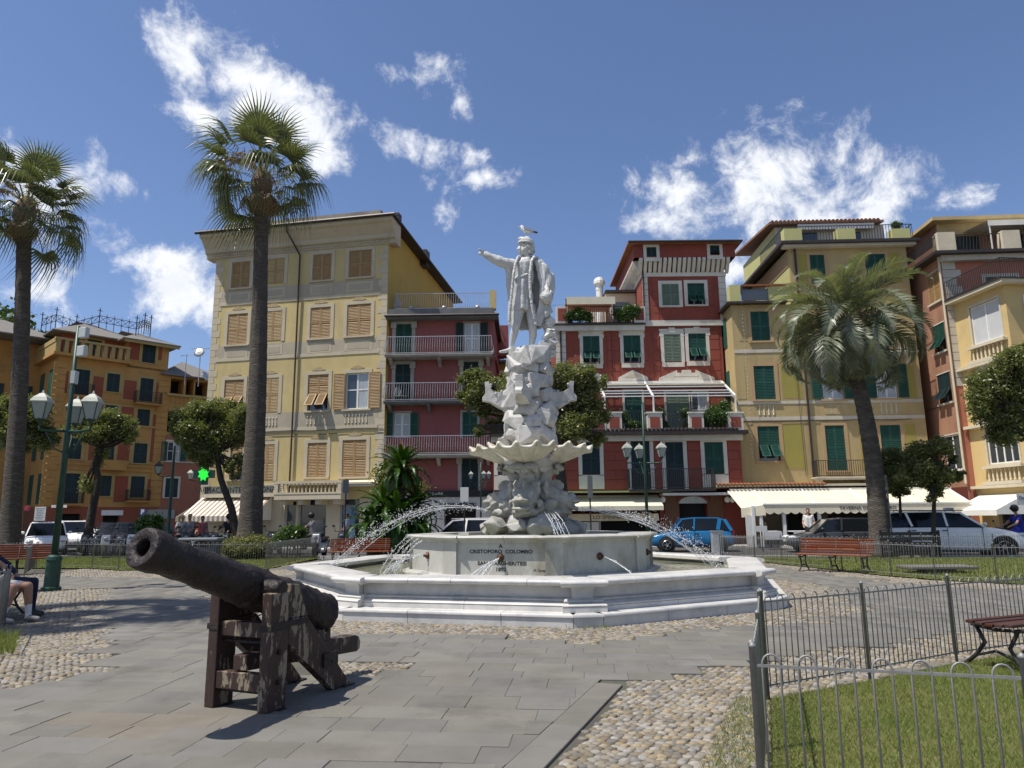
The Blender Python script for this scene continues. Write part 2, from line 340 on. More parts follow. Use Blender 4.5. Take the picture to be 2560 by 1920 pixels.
def kerb(poly,name='kerb',w=.14,h=.07):
    mb=MB()
    for a,b in zip(poly[:-1],poly[1:]): mb.bar((a[0],a[1],h/2-.05),(b[0],b[1],h/2-.05),w,h+.1)
    return setting(mb.build(name,concrete))
kerb([(7.6,27.45),(14.5,26.05),(22,25.55),(30,24.35)]); kerb([(-7.6,29.75),(-12,30.75),(-24,33.15)]); kerb([(-7.6,29.6),(-.9,28.5),(7.6,27.6)])
# paving slabs, laid in courses
rng=random.Random(11); ang=R(-6); ca,sa=math.cos(ang),math.sin(ang); slabs=[]
row=-4.
while row<30:
    rh=rng.choice((.26,.3,.34,.4)); x=-16+rng.random()
    while x<15:
        l=rng.choice((.34,.42,.5,.6,.72)); cx,cy=x+l/2,row+rh/2; X,Y=cx*ca-cy*sa,cx*sa+cy*ca
        if Y>2.2 and abs(X)<Y*.78+1.0 and inpoly(X,Y,PL) and not cob(X,Y) and octR(X,Y)>5.3: slabs.append((X,Y,l,rh))
        x+=l
    row+=rh
E_=[Vector((.94,6.81)),Vector((-.4,3.15))]                    # the oblique border course beside the cobbles
def nearborder(X,Y):
    d=(E_[1]-E_[0]).normalized(); q=Vector((X,Y))-E_[0]; t=q.dot(d); s_=d.x*q.y-d.y*q.x; return -.2<t<5 and -.15<s_<.4
def sside(X,Y):
    d=(E_[1]-E_[0]).normalized(); q=Vector((X,Y))-E_[0]; return d.x*q.y-d.y*q.x,q.dot(d)
def cutslab(X,Y,l,h,a):
    P=[(X+x*math.cos(a)-y*math.sin(a),Y+x*math.sin(a)+y*math.cos(a)) for x,y in ((-l/2,-h/2),(l/2,-h/2),(l/2,h/2),(-l/2,h/2))]; out=[]
    for p,q in zip(P,P[1:]+P[:1]):
        f,g_=sside(*p)[0]+.252,sside(*q)[0]+.252
        if f<=0: out.append(p)
        if f*g_<0: t=f/(f-g_); out.append((p[0]+(q[0]-p[0])*t,p[1]+(q[1]-p[1])*t))
    return out
bd=(E_[1]-E_[0]).normalized(); ba=math.atan2(bd.y,bd.x)
border=[]; t=-.15
while t<4.2:
    l=rng.uniform(.5,.9); c=E_[0]+bd*(t+l/2)+Vector((bd.y,-bd.x))*-(-.13); border.append((c.x,c.y,l,.24)); t+=l
slabs.sort(key=lambda s:s[1])
def slabverts(l,h,g=.0007,c=.0035):
    x,y=l/2-g,h/2-g; a=[(-x,-y),(x,-y),(x,y),(-x,y)]; i=c
    b=[(-x+i,-y+i),(x-i,-y+i),(x-i,y-i),(-x+i,y-i)]
    return [(p[0],p[1],-.03) for p in a]+[(p[0],p[1],-.004) for p in a]+[(p[0],p[1],0) for p in b]
SF=[(0,1,5,4),(1,2,6,5),(2,3,7,6),(3,0,4,7),(4,5,9,8),(5,6,10,9),(6,7,11,10),(7,4,8,11),(8,9,10,11)]
pave=setting(link('paving',None)); pave.empty_display_size=.1
grid=np.zeros((1100,1100),dtype=bool)      # 3 cm cells from (-16,1)
def cover(X,Y,l,h,a):
    n=max(2,int(l/.02)); k=max(2,int(h/.02)); u,v=np.meshgrid(np.linspace(-l/2,l/2,n),np.linspace(-h/2,h/2,k))
    xx=X+u*math.cos(a)-v*math.sin(a); yy=Y+u*math.sin(a)+v*math.cos(a); gx=((xx+16)/.03).astype(int); gy=((yy-1)/.03).astype(int)
    s_=bd.x*(yy-E_[0].y)-bd.y*(xx-E_[0].x); t_=bd.x*(xx-E_[0].x)+bd.y*(yy-E_[0].y)
    ok=~((s_>.01)&(t_>-.3)&(t_<5))&(gx>=0)&(gx<1100)&(gy>=0)&(gy<1100); grid[gx[ok],gy[ok]]=True
BV=[];BF=[];BR=[]; nb=0
for i,(X,Y,l,h) in enumerate([b for b in border]+slabs):
    a=ba if i<len(border) else ang; cover(X,Y,l,h,a); dz=rng.uniform(-.003,.003) if i>=len(border) else .001
    ss,st_=sside(X,Y)
    if i>=len(border) and -.3<st_<5 and ss>-.75:
        P_=cutslab(X,Y,l-.002,h-.002,a)
        if len(P_)>=3 and ss<.4:
            me=MB().prism(P_,-.03,dz).mesh('slab',slabm); link('slab',me,pave)
        continue
    rusty=((X+2.6)/.75)**2+((Y-5.75)/.5)**2<1 and rng.random()<.75
    if nb<298 or rusty:
        me=bpy.data.meshes.new('slab'); me.from_pydata(slabverts(l,h),[],SF); me.materials.append(rust if rusty else slabm); me.update()
        link('slab',me,pave,loc=(X,Y,dz),rot=(rng.uniform(-.003,.003),rng.uniform(-.003,.003),a)); nb+=1
    else:
        o=len(BV); BV+=[(X+x*math.cos(a)-y*math.sin(a),Y+x*math.sin(a)+y*math.cos(a),z+dz) for x,y,z in slabverts(l,h)]; BF+=[tuple(q+o for q in f) for f in SF]; BR+=[rng.random()]*12
link('slab_field',npmesh('slab_field',BV,BF,slabs_m,BR),pave,'stuff')
# pebbles, bedded in rough rows
def pebverts(seed):
    r=random.Random(seed); vs=[]; n=7
    for k,(rr,z) in enumerate(((1.,-.25),(.93,.3),(.55,.62))):
        for j in range(n):
            a=2*PI*j/n+r.uniform(-.12,.12); q=rr*r.uniform(.88,1.08); vs.append((q*math.cos(a),q*math.sin(a),z*r.uniform(.85,1.15)))
    vs.append((0,0,.68)); fs=[(i*n+j,i*n+(j+1)%n,(i+1)*n+(j+1)%n,(i+1)*n+j) for i in range(2) for j in range(n)]
    tri=[]
    for a,b,c,d in fs: tri+=[(a,b,c),(a,c,d)]
    tri+=[(2*n+j,2*n+(j+1)%n,3*n) for j in range(n)]
    return np.array(vs),np.array(tri)
PV=[pebverts(s) for s in range(4)]; prng=np.random.RandomState(5)
def pebcands(poly_test,x0,x1,y0,y1,px,py):
    xs=np.arange(x0,x1,px); ys=np.arange(y0,y1,py); X,Y=np.meshgrid(xs,ys); X=X+((np.arange(len(ys))%2)*px/2)[:,None]+prng.uniform(-.2,.2,X.shape)*px; Y=Y+prng.uniform(-.18,.18,X.shape)*py
    return X.ravel(),Y.ravel()
cobble=setting(link('cobbled_ground',None)); cobble.empty_display_size=.1
allp=[]
for x0,x1,y0,y1,px,py in ((-2,9,3.,9.9,.072,.058),(-8,-4,6,10.5,.078,.064),(-7.6,9.6,8.9,23,.08,.066),(-14,-4.2,10.5,25,.088,.074),(6.8,13,13.5,27,.095,.08)):
    X,Y=pebcands(None,x0,x1,y0,y1,px,py); k=(np.abs(X)<Y*.78+.4); X,Y=X[k],Y[k]
    gx=((X+16)/.03).astype(int); gy=((Y-1)/.03).astype(int); ok=(gx>0)&(gx<1099)&(gy>0)&(gy<1099); X,Y,gx,gy=X[ok],Y[ok],gx[ok],gy[ok]
    ok=~(grid[gx,gy]|grid[gx-1,gy]|grid[np.minimum(gx+1,1099),gy]); X,Y=X[ok],Y[ok]
    ok=inpolyA(X,Y,PL)
    for p in lawns: ok&=~inpolyA(X,Y,p)
    X,Y=X[ok],Y[ok]; ok=np.array([octR(a,b)>5.18 for a,b in zip(X,Y)],dtype=bool) if len(X) else np.zeros(0,bool); X,Y=X[ok],Y[ok]
    if x0==-7.6: ok=~((X>-2)&(Y<9.9)&(X>.2)&(Y<9.0)); X,Y=X[ok],Y[ok]
    allp.append(np.stack([X,Y,np.full(len(X),px),np.full(len(X),py)],1))
    gx=((X+16)/.03).astype(int); gy=((Y-1)/.03).astype(int); grid[gx,gy]=True
AP=np.concatenate(allp); AP=AP[np.argsort(np.hypot(AP[:,0],AP[:,1]))]
pm=[]
for v,t in PV: pm.append(npmesh('pebble',v,t,pebm,smooth=True))
k=0; rest=[]
for i,(X,Y,px,py) in enumerate(AP):
    if k<290 and Y>4.1 and X<1.9:
        s=rng.uniform(.9,1.12); link('pebble',pm[i%4],cobble,loc=(X,Y,-.018),rot=(rng.uniform(-.15,.15),rng.uniform(-.15,.15),rng.uniform(-.5,.5)),scale=(px*.56*s,py*.58*s,px*.3*rng.uniform(.8,1.2))); k+=1
    else: rest.append(i)
A=AP[rest]; n=len(A); VV=[];FF=[];RR=[]; off=0
for q in range(4):
    B=A[q::4]; v,t=PV[q]; m=len(B); a=prng.uniform(-.6,.6,m); s=prng.uniform(.86,1.14,m)
    sx=B[:,2]*.56*s; sy=B[:,3]*.58*s; sz=B[:,2]*.28*prng.uniform(.8,1.25,m)
    x=v[None,:,0]*sx[:,None]; y=v[None,:,1]*sy[:,None]; z=v[None,:,2]*sz[:,None]-.018
    X=x*np.cos(a)[:,None]-y*np.sin(a)[:,None]+B[:,0:1]; Y=x*np.sin(a)[:,None]+y*np.cos(a)[:,None]+B[:,1:2]
    VV.append(np.stack([X,Y,z],2).reshape(-1,3)); FF.append((t[None]+(np.arange(m)*len(v))[:,None,None]).reshape(-1,3)+off); off+=m*len(v); RR.append(np.repeat(prng.uniform(0,1,m),len(v)))
link('pebble_field',npmesh('pebble_field',np.concatenate(VV),np.concatenate(FF),pebs_m,np.concatenate(RR),smooth=True),cobble,'stuff')
# grass blades
def grass(name,poly,dens,h,wd,label,near=None,seed=1,lim=None):
    g=np.random.RandomState(seed); P=np.array(poly); x0,y0=P.min(0); x1,y1=P.max(0); n=int((x1-x0)*(y1-y0)*dens)
    X=g.uniform(x0,x1,n); Y=g.uniform(y0,y1,n); k=inpolyA(X,Y,poly)&(np.abs(X)<Y*.8+.6)
    if lim: k&=lim(X,Y)
    X,Y=X[k],Y[k]; n=len(X)
    a=g.uniform(0,2*PI,n); hh=h*g.uniform(.5,1.25,n); ln=hh*g.uniform(.2,.9,n); b=a+g.uniform(-1,1,n)
    w2=wd*g.uniform(.7,1.3,n)/2; dx,dy=np.cos(a)*w2,np.sin(a)*w2
    V=np.stack([np.stack([X-dx,Y-dy,np.full(n,.01)],1),np.stack([X+dx,Y+dy,np.full(n,.01)],1),np.stack([X+np.cos(b)*ln,Y+np.sin(b)*ln,hh+.01],1)],1).reshape(-1,3)
    o=link(name,npmesh(name,V,np.arange(3*n).reshape(-1,3),grassm)); return tag(o,label,'grass',kind='stuff')
grass('grass',LAWN_N,6500,.036,.006,'short mown grass inside the near railing beside the cobbles',seed=1,lim=lambda X,Y:(Y<9)&(X<7))
grass('grass',LAWN_R,420,.06,.02,'sunlit grass behind the slatted bench and back railing',seed=2,lim=lambda X,Y:X<20)
grass('grass',LAWN_L,420,.06,.02,'strip of lawn round the tall fan palm and its bush',seed=3,lim=lambda X,Y:X>-22)
grass('grass',LAWN_E,500,.07,.014,'grass behind the railing at the picture edge by the seated people',seed=4,lim=lambda X,Y:X>-16)
tuft=[]
edge=[(1.22,3.2),(1.22,3.75),(2.12,6.35),(1.85,6.4),(1.0,4.4),(.95,3.2)]
grass('grass',edge,2300,.05,.005,'tufts of grass creeping over the cobbles beside the near fence post',seed=5)
g2=[(FC.x+5.3*math.cos(a),FC.y+5.3*math.sin(a)) for a in (-1.5,-1.46,-1.36,-1.3)]; 
grass('weeds',[(.75,10.2),(1.4,10.1),(1.45,10.32),(.7,10.42)],420,.06,.01,'weeds sprouting along the foot of the fountain step',seed=6)
grass('weeds',[(-6.1,8.7),(-6.9,9.9),(-6.6,10.0),(-5.75,8.7)],1500,.14,.01,'long weeds at the foot of the edge railing',seed=7)
# ------------------------------------------------------------ house building kit
dark=M('dark_interior',(.012,.012,.013),rough=.9)
glassm=M('window_glass',(.03,.04,.05),rough=.06,spec=.9)
paleglass=M('curtained_glass',(.42,.45,.46),(.3,.33,.35),sc=3,rough=.15,spec=.7,stretch=(3,3,.3))
whitep=M('white_paint',(.74,.74,.72),(.66,.66,.63),sc=2,rough=.5)
greensh=M('green_shutter',(.012,.06,.045),(.018,.085,.06),sc=2.5,rough=.55,spec=.4)
greenpale=M('grey_green_shutter',(.12,.16,.12),(.16,.2,.15),sc=2,rough=.7)
darkgreen=M('dark_green_shutter',(.012,.028,.03),(.018,.04,.042),sc=2,rough=.6)
tansh=M('tan_shutter',(.32,.2,.085),(.4,.26,.12),sc=2,rough=.6)
ironm=M('wrought_iron',(.03,.03,.032),(.05,.046,.042),sc=8,rough=.55,metal=.3)
silver=M('silver_rail',(.5,.5,.5),(.42,.42,.42),sc=6,rough=.45,metal=.5)
trimm=M('pale_trim',(.56,.52,.42),(.48,.44,.36),sc=1.5,rough=.85,c3=(.38,.35,.29),sc3=.5)
creamst=M('cream_stone',(.6,.53,.39),(.52,.46,.34),sc=1.2,rough=.85,c3=(.42,.36,.26),sc3=.5)
whitetrim=M('white_trim',(.66,.62,.53),(.58,.54,.46),sc=1.5,rough=.8,c3=(.46,.42,.35),sc3=.6)
slate=M('slate_roof',(.2,.185,.16),(.14,.13,.12),sc=6,rough=.9,bump=.02,bsc=9)
tile=M('terracotta_tile',(.2,.085,.05),(.27,.14,.085),sc=5,rough=.85,rnd=.2)
gutter=M('gutter_metal',(.045,.035,.035),(.06,.05,.045),sc=3,rough=.5,metal=.4)
canvas=M('cream_canvas',(.68,.62,.47),(.6,.55,.42),sc=1.5,rough=.9)
canvasw=M('white_canvas',(.7,.68,.62),(.62,.6,.55),sc=1.5,rough=.9)
blackm=M('black_paint',(.015,.015,.016),rough=.5)
potm=M('terracotta_pot',(.3,.13,.07),rough=.8)
_sh={}
def shutter_mesh(w_,h_,mat,lo=0.,pitch=.085):
    key=(round(w_,2),round(h_,2),mat.name)
    if key in _sh: return _sh[key]
    w_,h_=key[0],key[1]; mb=MB(); t=.02; s=min(.06,w_*.16)
    mb.box(0,s,-t,t,0,h_); mb.box(w_-s,w_,-t,t,0,h_)
    nr=2 if h_>1.1 else 1
    for i in range(nr+1):
        z=i*h_/nr; mb.box(s,w_-s,-t,t,max(0,z-.04),min(h_,z+.04))
    n=int(h_/pitch)
    for i in range(1,n):
        z=i*h_/n
        if any(abs(z-j*h_/nr)<.05 for j in range(nr+1)): continue
        mb.add([(s,-t*.9,z-.03),(w_-s,-t*.9,z-.03),(w_-s,t*.6,z+.035),(s,t*.6,z+.035),(s,-t*.9,z-.018),(w_-s,-t*.9,z-.018)],[(0,1,2,3),(4,5,1,0),(3,2,5,4)])
    mb.box(s,w_-s,t*.7,t*.9,.03,h_-.03)
    _sh[key]=mb.mesh('shutter',mat); return _sh[key]
class Bld:
    def __init__(s,name,label,x,y,ang,cat='building',group=None):
        s.root=thing(name,label,cat,(x,y,0),ang,group); s.o=Vector((x,y,0)); s.a=ang
        s.d=Vector((math.cos(ang),math.sin(ang),0)); s.n=Vector((math.sin(ang),-math.cos(ang),0))
    def uv(s,k,x,y,off=0.):
        r=ray(k,x,y); o=s.o+s.n*off; t=(o-CP).dot(s.n)/r.dot(s.n); p=CP+r*t; return (p-o).dot(s.d),p.z
    def rect(s,k,x0,y0,x1,y1,off=0.):
        ym=(y0+y1)/2; xm=(x0+x1)/2; a=s.uv(k,x0,ym,off)[0]; b=s.uv(k,x1,ym,off)[0]; return a,b,s.uv(k,xm,y1,off)[1],s.uv(k,xm,y0,off)[1]
    def p(s,name,mb,mat,par=None,**k): return mb.build(name,mat,par or s.root,**k)
    def wall(s,u0,u1,z0,z1,holes,mat,y=0.,depth=.24,name='wall',back=8.,roofmat=None,solid=True):
        hs=[h for h in holes if h[0]<u1-.05 and h[1]>u0+.05 and h[2]<z1 and h[3]>z0]; hs=[(max(a,u0+.02),min(b,u1-.02),max(c,z0+.02),min(d,z1-.02)) for a,b,c,d in hs]
        us=sorted({u0,u1,*[h[0] for h in hs],*[h[1] for h in hs]}); zs=sorted({z0,z1,*[h[2] for h in hs],*[h[3] for h in hs]}); mb=MB()
        idx={}; 
        def V(u,z):
            k=(u,z)
            if k not in idx: idx[k]=len(mb.v); mb.v.append((u,y,z))
            return idx[k]
        for a,b in zip(us[:-1],us[1:]):
            for c,d in zip(zs[:-1],zs[1:]):
                m=((a+b)/2,(c+d)/2)
                if any(h[0]<m[0]<h[1] and h[2]<m[1]<h[3] for h in hs): continue
                mb.f.append((V(a,c),V(b,c),V(b,d),V(a,d))); mb.m.append(0)
        for a,b,c,d in hs:
            for q in (((a,c),(a,d)),((a,d),(b,d)),((b,d),(b,c)),((b,c),(a,c))):
                (p0,q0),(p1,q1)=q; mb.quad((p0,y,q0),(p1,y,q1),(p1,y+depth,q1),(p0,y+depth,q0))
            mb.quad((a,y+depth,c),(b,y+depth,c),(b,y+depth,d),(a,y+depth,d),1)
        if solid:
            B=y+back
            mb.quad((u1,y,z0),(u1,B,z0),(u1,B,z1),(u1,y,z1)); mb.quad((u0,B,z0),(u0,y,z0),(u0,y,z1),(u0,B,z1)); mb.quad((u0,y,z1),(u1,y,z1),(u1,B,z1),(u0,B,z1)); mb.quad((u1,B,z0),(u0,B,z0),(u0,B,z1),(u1,B,z1))
        return s.p(name,mb,[mat,dark])
    def box(s,name,u0,u1,y0,y1,z0,z1,mat,bevel=0,par=None):
        return s.p(name,MB().box(u0,u1,y0,y1,z0,z1),mat,par,bevel=bevel)
    def win(s,r,style='closed',sm=None,tm=None,sw=.16,y=0.,sill=True,fr=None,hood=None,leaf=True,rev=.24,pane=None):
        u0,u1,z0,z1=r; sm=sm or greensh; mb=MB(); T=-.03+y
        if tm:
            mb.box(u0-sw,u0,T,y+.02,z0-sw*.3,z1+sw); mb.box(u1,u1+sw,T,y+.02,z0-sw*.3,z1+sw); mb.box(u0,u1,T,y+.02,z1,z1+sw)
            if hood=='ear':
                mb.box(u0-sw*1.35,u1+sw*1.35,T-.02,y,z1+sw,z1+sw*1.7); mb.box((u0+u1)/2-.18,(u0+u1)/2+.18,T-.03,y,z1+sw*.6,z1+sw*2.1)
                mb.box(u0-sw*1.35,u0,T-.005,y,z1-.12,z1+sw*.6); mb.box(u1,u1+sw*1.35,T-.005,y,z1-.12,z1+sw*.6)
                mb.box(u0-sw*.8,u1+sw*.8,T-.005,y,z0-sw*1.7,z0-sw*.31)
        else: mb.box(u0-.05,u1+.05,T+.015,y+.02,z1,z1+.06)
        wn=s.p('window',mb,tm or trimm)
        if sill:
            MB().box(u0-sw*.9,u1+sw*.9,y-.1,y+.05,z0-.1,z0-.005).build('sill',tm or trimm,wn)
        w_=(u1-u0)/2; h=z1-z0
        def leafo(me,loc,rot=(0,0,0),nm='shutter',sx=1.): link(nm,me,wn,loc=loc,rot=rot,scale=(sx,1,1))
        if style in('closed','blind'):
            me=shutter_mesh(w_-.01,h-.02,sm); yy=y+(.02 if style=='closed' else .0)
            leafo(me,(u0+.005,yy,z0+.01)); leafo(me,(u0+w_+.005,yy,z0+.01))
        elif style=='tilt':
            me=shutter_mesh(w_-.01,h*.55,sm); mf=shutter_mesh(w_*.8,h*.42,sm)
            for i in (0,1):
                leafo(me,(u0+i*w_+.005,y+.03,z0+h*.45))
                leafo(mf,(u0+i*w_+w_*.1,y-math.sin(R(38))*h*.42,z0+h*.45-math.cos(R(38))*h*.42),(R(-38),0,0),'shutter_flap')
            MB().box(u0+.01,u1-.01,y+.16,y+.18,z0+.02,z1-.02).build('pane',glassm,wn)
        elif style in('open','door'):
            me=shutter_mesh(w_-.01,h-.02,sm)
            if leaf:
                leafo(me,(u0-w_-.03,y-.06,z0+.01)); leafo(me,(u1+.04,y-.06,z0+.01))
            f=MB(); fw_=.07
            for a,b,c,d in ((u0+.01,u0+fw_,z0+.01,z1-.01),(u1-fw_,u1-.01,z0+.01,z1-.01),(u0+fw_,u1-fw_,z1-fw_,z1-.01),(u0+fw_,u1-fw_,z0+.01,z0+fw_),((u0+u1)/2-.05,(u0+u1)/2+.05,z0+fw_,z1-fw_),(u0+fw_,(u0+u1)/2-.05,z0+h*.52,z0+h*.55),((u0+u1)/2+.05,u1-fw_,z0+h*.52,z0+h*.55)):
                f.box(a,b,y+.08,y+.13,c,d)
            f.build('frame',fr or whitep,wn)
            for i in (0,1): MB().box(u0+.04+i*w_,u0+w_-.02+i*w_,y+.1,y+.115,z0+.04,z1-.04).build('pane',pane or (paleglass if i else glassm),wn)
        elif style=='glass':
            f=MB(); 
            for a,b,c,d in ((u0+.01,u0+.07,z0+.01,z1-.01),(u1-.07,u1-.01,z0+.01,z1-.01),(u0+.07,u1-.07,z1-.07,z1-.01),(u0+.07,u1-.07,z0+.01,z0+.07),((u0+u1)/2-.04,(u0+u1)/2+.04,z0+.07,z1-.07)): f.box(a,b,y+.06,y+.12,c,d)
            f.build('frame',fr or whitep,wn)
            for i in (0,1): MB().box(u0+.04+i*w_,u0+w_-.02+i*w_,y+.085,y+.1,z0+.04,z1-.04).build('pane',pane or glassm,wn)
        return wn
    def band(s,name,u0,u1,z0,z1,mat,t=.03,y=0.): return s.box(name,u0,u1,y-t,y+.01,z0,z1,mat)
    def pipe(s,u,z0,z1,mat,y=-.12,r=.06,name='downpipe'): return s.p(name,MB().tube([(u,y,z0),(u,y,z1)],r,6),mat)
    def quoins(s,u,side,z0,z1,mat,h=.4,a=.55,b=.36,t=.014,y=0.):
        z=z0; i=0; g=.012
        while z<z1-.05:
            w_=(a,b)[i%2]; hh=min(h,z1-z)
            s.box('quoin',u if side>0 else u-w_,u+w_ if side>0 else u,y-t,y+.01,z+g,z+hh-g,mat); z+=h; i+=1
    def railing(s,u0,u1,y0,y1,z0,h,mat,pitch=.11,belly=0.,par=None,ends=True,name='railing',r=.011):
        """iron railing round a balcony: front at y0 (outer), returning to y1"""
        mb=MB(); path=[((u0,y1),(u0,y0)),((u0,y0),(u1,y0)),((u1,y0),(u1,y1))] if ends else [((u0,y0),(u1,y0))]
        for k,(a,b) in enumerate(path):
            nrm=[(-1,0),(0,-1),(1,0)][k] if ends else (0,-1)
            for zz in (z0+.06,z0+h-.02): mb.bar((*a,zz),(*b,zz),.03,.035)
            L=math.hypot(b[0]-a[0],b[1]-a[1]); n=max(1,int(L/pitch))
            for i in range(n+1):
                q=i/n; x=a[0]+(b[0]-a[0])*q; yy=a[1]+(b[1]-a[1])*q
                if belly:
                    pts=[(x+nrm[0]*belly*c,yy+nrm[1]*belly*c,z0+.06+(h-.08)*t) for t,c in ((0,0),(.12,.75),(.3,1),(.6,.3),(1,0))]; mb.tube(pts,r,4,cap=False)
                else: mb.bar((x,yy,z0+.06),(x,yy,z0+h-.02),r*2)
        return s.p(name,mb,mat,par)
    def balcony(s,u0,u1,z,proj,mat_slab,mat_rail,h=1.,belly=.0,t=.16,y=0.,corb=0,pitch=.11):
        b=s.box('balcony',u0,u1,y-proj,y-.005,z-t,z,mat_slab); 
        mb=MB(); mb.box(u0-.04,u1+.04,y-proj-.04,y-.006,z-t*.45,z-.02); mb.build('slab_edge',mat_slab,b)
        for i in range(corb):
            c=u0+.25+(u1-u0-.5)*i/max(1,corb-1); MB().prism([(y-.005,z-t),(y-proj*.8,z-t),(y-proj*.72,z-t-.12),(y-.005,z-t-.42)],c-.09,c+.09,f=lambda a,bb,hh:(hh,a,bb)).build('corbel',mat_slab,b)
        s.railing(u0+.04,u1-.04,y-proj+.05,y-.02,z,h,mat_rail,belly=belly,par=b,pitch=pitch); return b
    def balusters(s,u0,u1,z0,h,y,mat,par=None,pitch=.22,rail=.1):
        prof=[(.05,0),(.05,.06),(.03,.08),(.055,h*.3),(.045,h*.45),(.025,h*.7),(.045,h*.85),(.05,h*.9),(.05,h)]
        key=('bal',round(h,2)); me=_sh.get(key) or _sh.setdefault(key,MB().lathe(prof,8).mesh('baluster',mat,True)); n=max(2,int((u1-u0)/pitch))
        for i in range(n): link('baluster',me,par or s.root,loc=(u0+(i+.5)*(u1-u0)/n,y,z0))
    def hip(s,u0,u1,y0,y1,z,hgt,ov,mat,name='roof',ridge=None):
        a,b,c,d=u0-ov,u1+ov,y0-ov,y1+ov; ins=min(b-a,d-c)/2 if ridge is None else ridge; cy=(c+d)/2
        mb=MB(); v=[(a,c,z),(b,c,z),(b,d,z),(a,d,z),(a+ins,cy,z+hgt),(b-ins,cy,z+hgt)]
        mb.add(v,[(0,1,5,4),(1,2,5),(2,3,4,5),(3,0,4),(3,2,1,0)]); mb.box(a,b,c,d,z-.12,z-.003); return s.p(name,mb,mat)
def shape(b,poly,y0,y1,name,mat,par=None):
    return MB().prism(poly,y0,y1,f=lambda x,z,h:(x,h,z)).build(name,mat,par or b.root)
def awning(par,name,u0,u1,yw,zw,yf,zf,mat,val=.25,mv=None,scallop=True,n=None,stripe=None,side=True,sub=None):
    """sloping canvas from wall line (yw,zw) to front bar (yf,zf), with a valance; stripe alternates mats"""
    mb=MB(); L=u1-u0; n=n or max(4,int(L/.28)); t=.012
    for i in range(n):
        a=u0+L*i/n; b=u0+L*(i+1)/n; mi=(i%2) if stripe else 0
        mb.add([(a,yw,zw),(b,yw,zw),(b,yf,zf),(a,yf,zf),(a,yw,zw-t),(b,yw,zw-t),(b,yf,zf-t),(a,yf,zf-t)],[(0,3,2,1),(4,5,6,7)],mi)
        pts=[(a,zf),(b,zf)]; bt=[(b-(b-a)*k/4,zf-val+(.06*(abs(k-2)/2)**2 if scallop else 0)) for k in range(5)]
        mb.add([(x,yf-.004,z) for x,z in pts+bt],[tuple(range(7))],mi); mb.add([(x,yf+.004,z) for x,z in pts+bt],[tuple(range(6,-1,-1))],mi)
    mats=[mat,stripe] if stripe else mat
    o=mb.build(name,mats,par)
    if side:
        for q,u in enumerate((u0,u1)): MB().add([(u,yw,zw),(u,yf,zf),(u,yf,zf-val*.8),(u,yw,zf-val*.8)],[(0,1,2,3)]).build('side_flap',mat,o)
    MB().tube([(u0,yf+.02,zf-.02),(u1,yf+.02,zf-.02)],.025,6).build('front_bar',whitep,o)
    for u in (u0+.2,u1-.2): MB().bar((u,yw+.02,zw-.35),(u,yf+.02,zf-.03),.03).build('arm',whitep,o)
    return o
# ------------------------------------------------------------ the yellow house with tan shutters
yel=M('yellow_stucco',(.58,.46,.215),(.5,.4,.19),sc=1.3,rough=.9,bump=.004,bsc=30,c3=(.42,.345,.19),sc3=.7,stretch=(1,1,.4))
gry=M('painted_grey_stone',(.44,.39,.29),(.39,.345,.26),sc=1.1,rough=.9,c3=(.33,.29,.22),sc3=.4)
gry2=M('painted_pale_stone',(.54,.47,.34),(.48,.42,.31),sc=1.1,rough=.9,c3=(.4,.35,.26),sc3=.5)
ochre=M('ochre_side_stucco',(.5,.33,.07),(.44,.3,.07),sc=.7,rough=.9,c3=(.36,.26,.08),sc3=.4)
ornm=M('painted_ornament',(.36,.26,.12),(.46,.38,.24),sc=9,rough=.9)
def cc(b): return lambda k,*r:b.rect(k,*r)
a=R(-11.5); L=11.05; c=Bld('yellow_house','tall yellow house with tan louvred shutters and painted grey quoins',-7.05-L*math.cos(a),39.4-L*math.sin(a),a)
r=lambda k,*q:c.rect(k,*q)
W4=[r('z2',275,428,402,607),r('z2',512,405,640,578),r('z2',835,375,965,555),r('z2',1085,347,1243,533)]
W3=[r('z2',247,787,383,1000),r('z2',495,768,622,972),r('z2',818,742,958,955),r('z2',1072,720,1237,938)]
W2=[r('z2',222,1243,355,1460),r('z2',476,1230,598,1468),r('z2',800,1207,942,1455),r('z2',1062,1195,1220,1445)]
W1=[r('z3',462,400,545,628),r('z3',655,398,752,632),r('z3',970,387,1097,612),r('z3',1200,368,1357,610)]
zy=lambda k,y,x=1200:c.uv(k,x,y)[1]
H=17.35; shops=[r('z3',905,880,1090,1040)[:2]+(0.1,2.6),r('z3',1180,850,1310,1040)[:2]+(.1,2.6),r('z3',815,880,890,1040)[:2]+(.1,2.5)]
holes=[W4[0],W4[2],W4[3],W3[0],W3[2],W3[3],W2[0],W2[2],W2[3],W1[0],W1[2],W1[3]]
zg=c.uv('z3',1000,760)[1]
c.wall(0,L,zg,H,holes,yel,back=13.2); c.wall(0,L,0,zg-.001,shops,gry2,name='ground_floor_wall',back=13.2,depth=.5)
MB().box(L+.002,L+.02,.0,13.2,3.,H).build('side_wall',ochre,c.root)
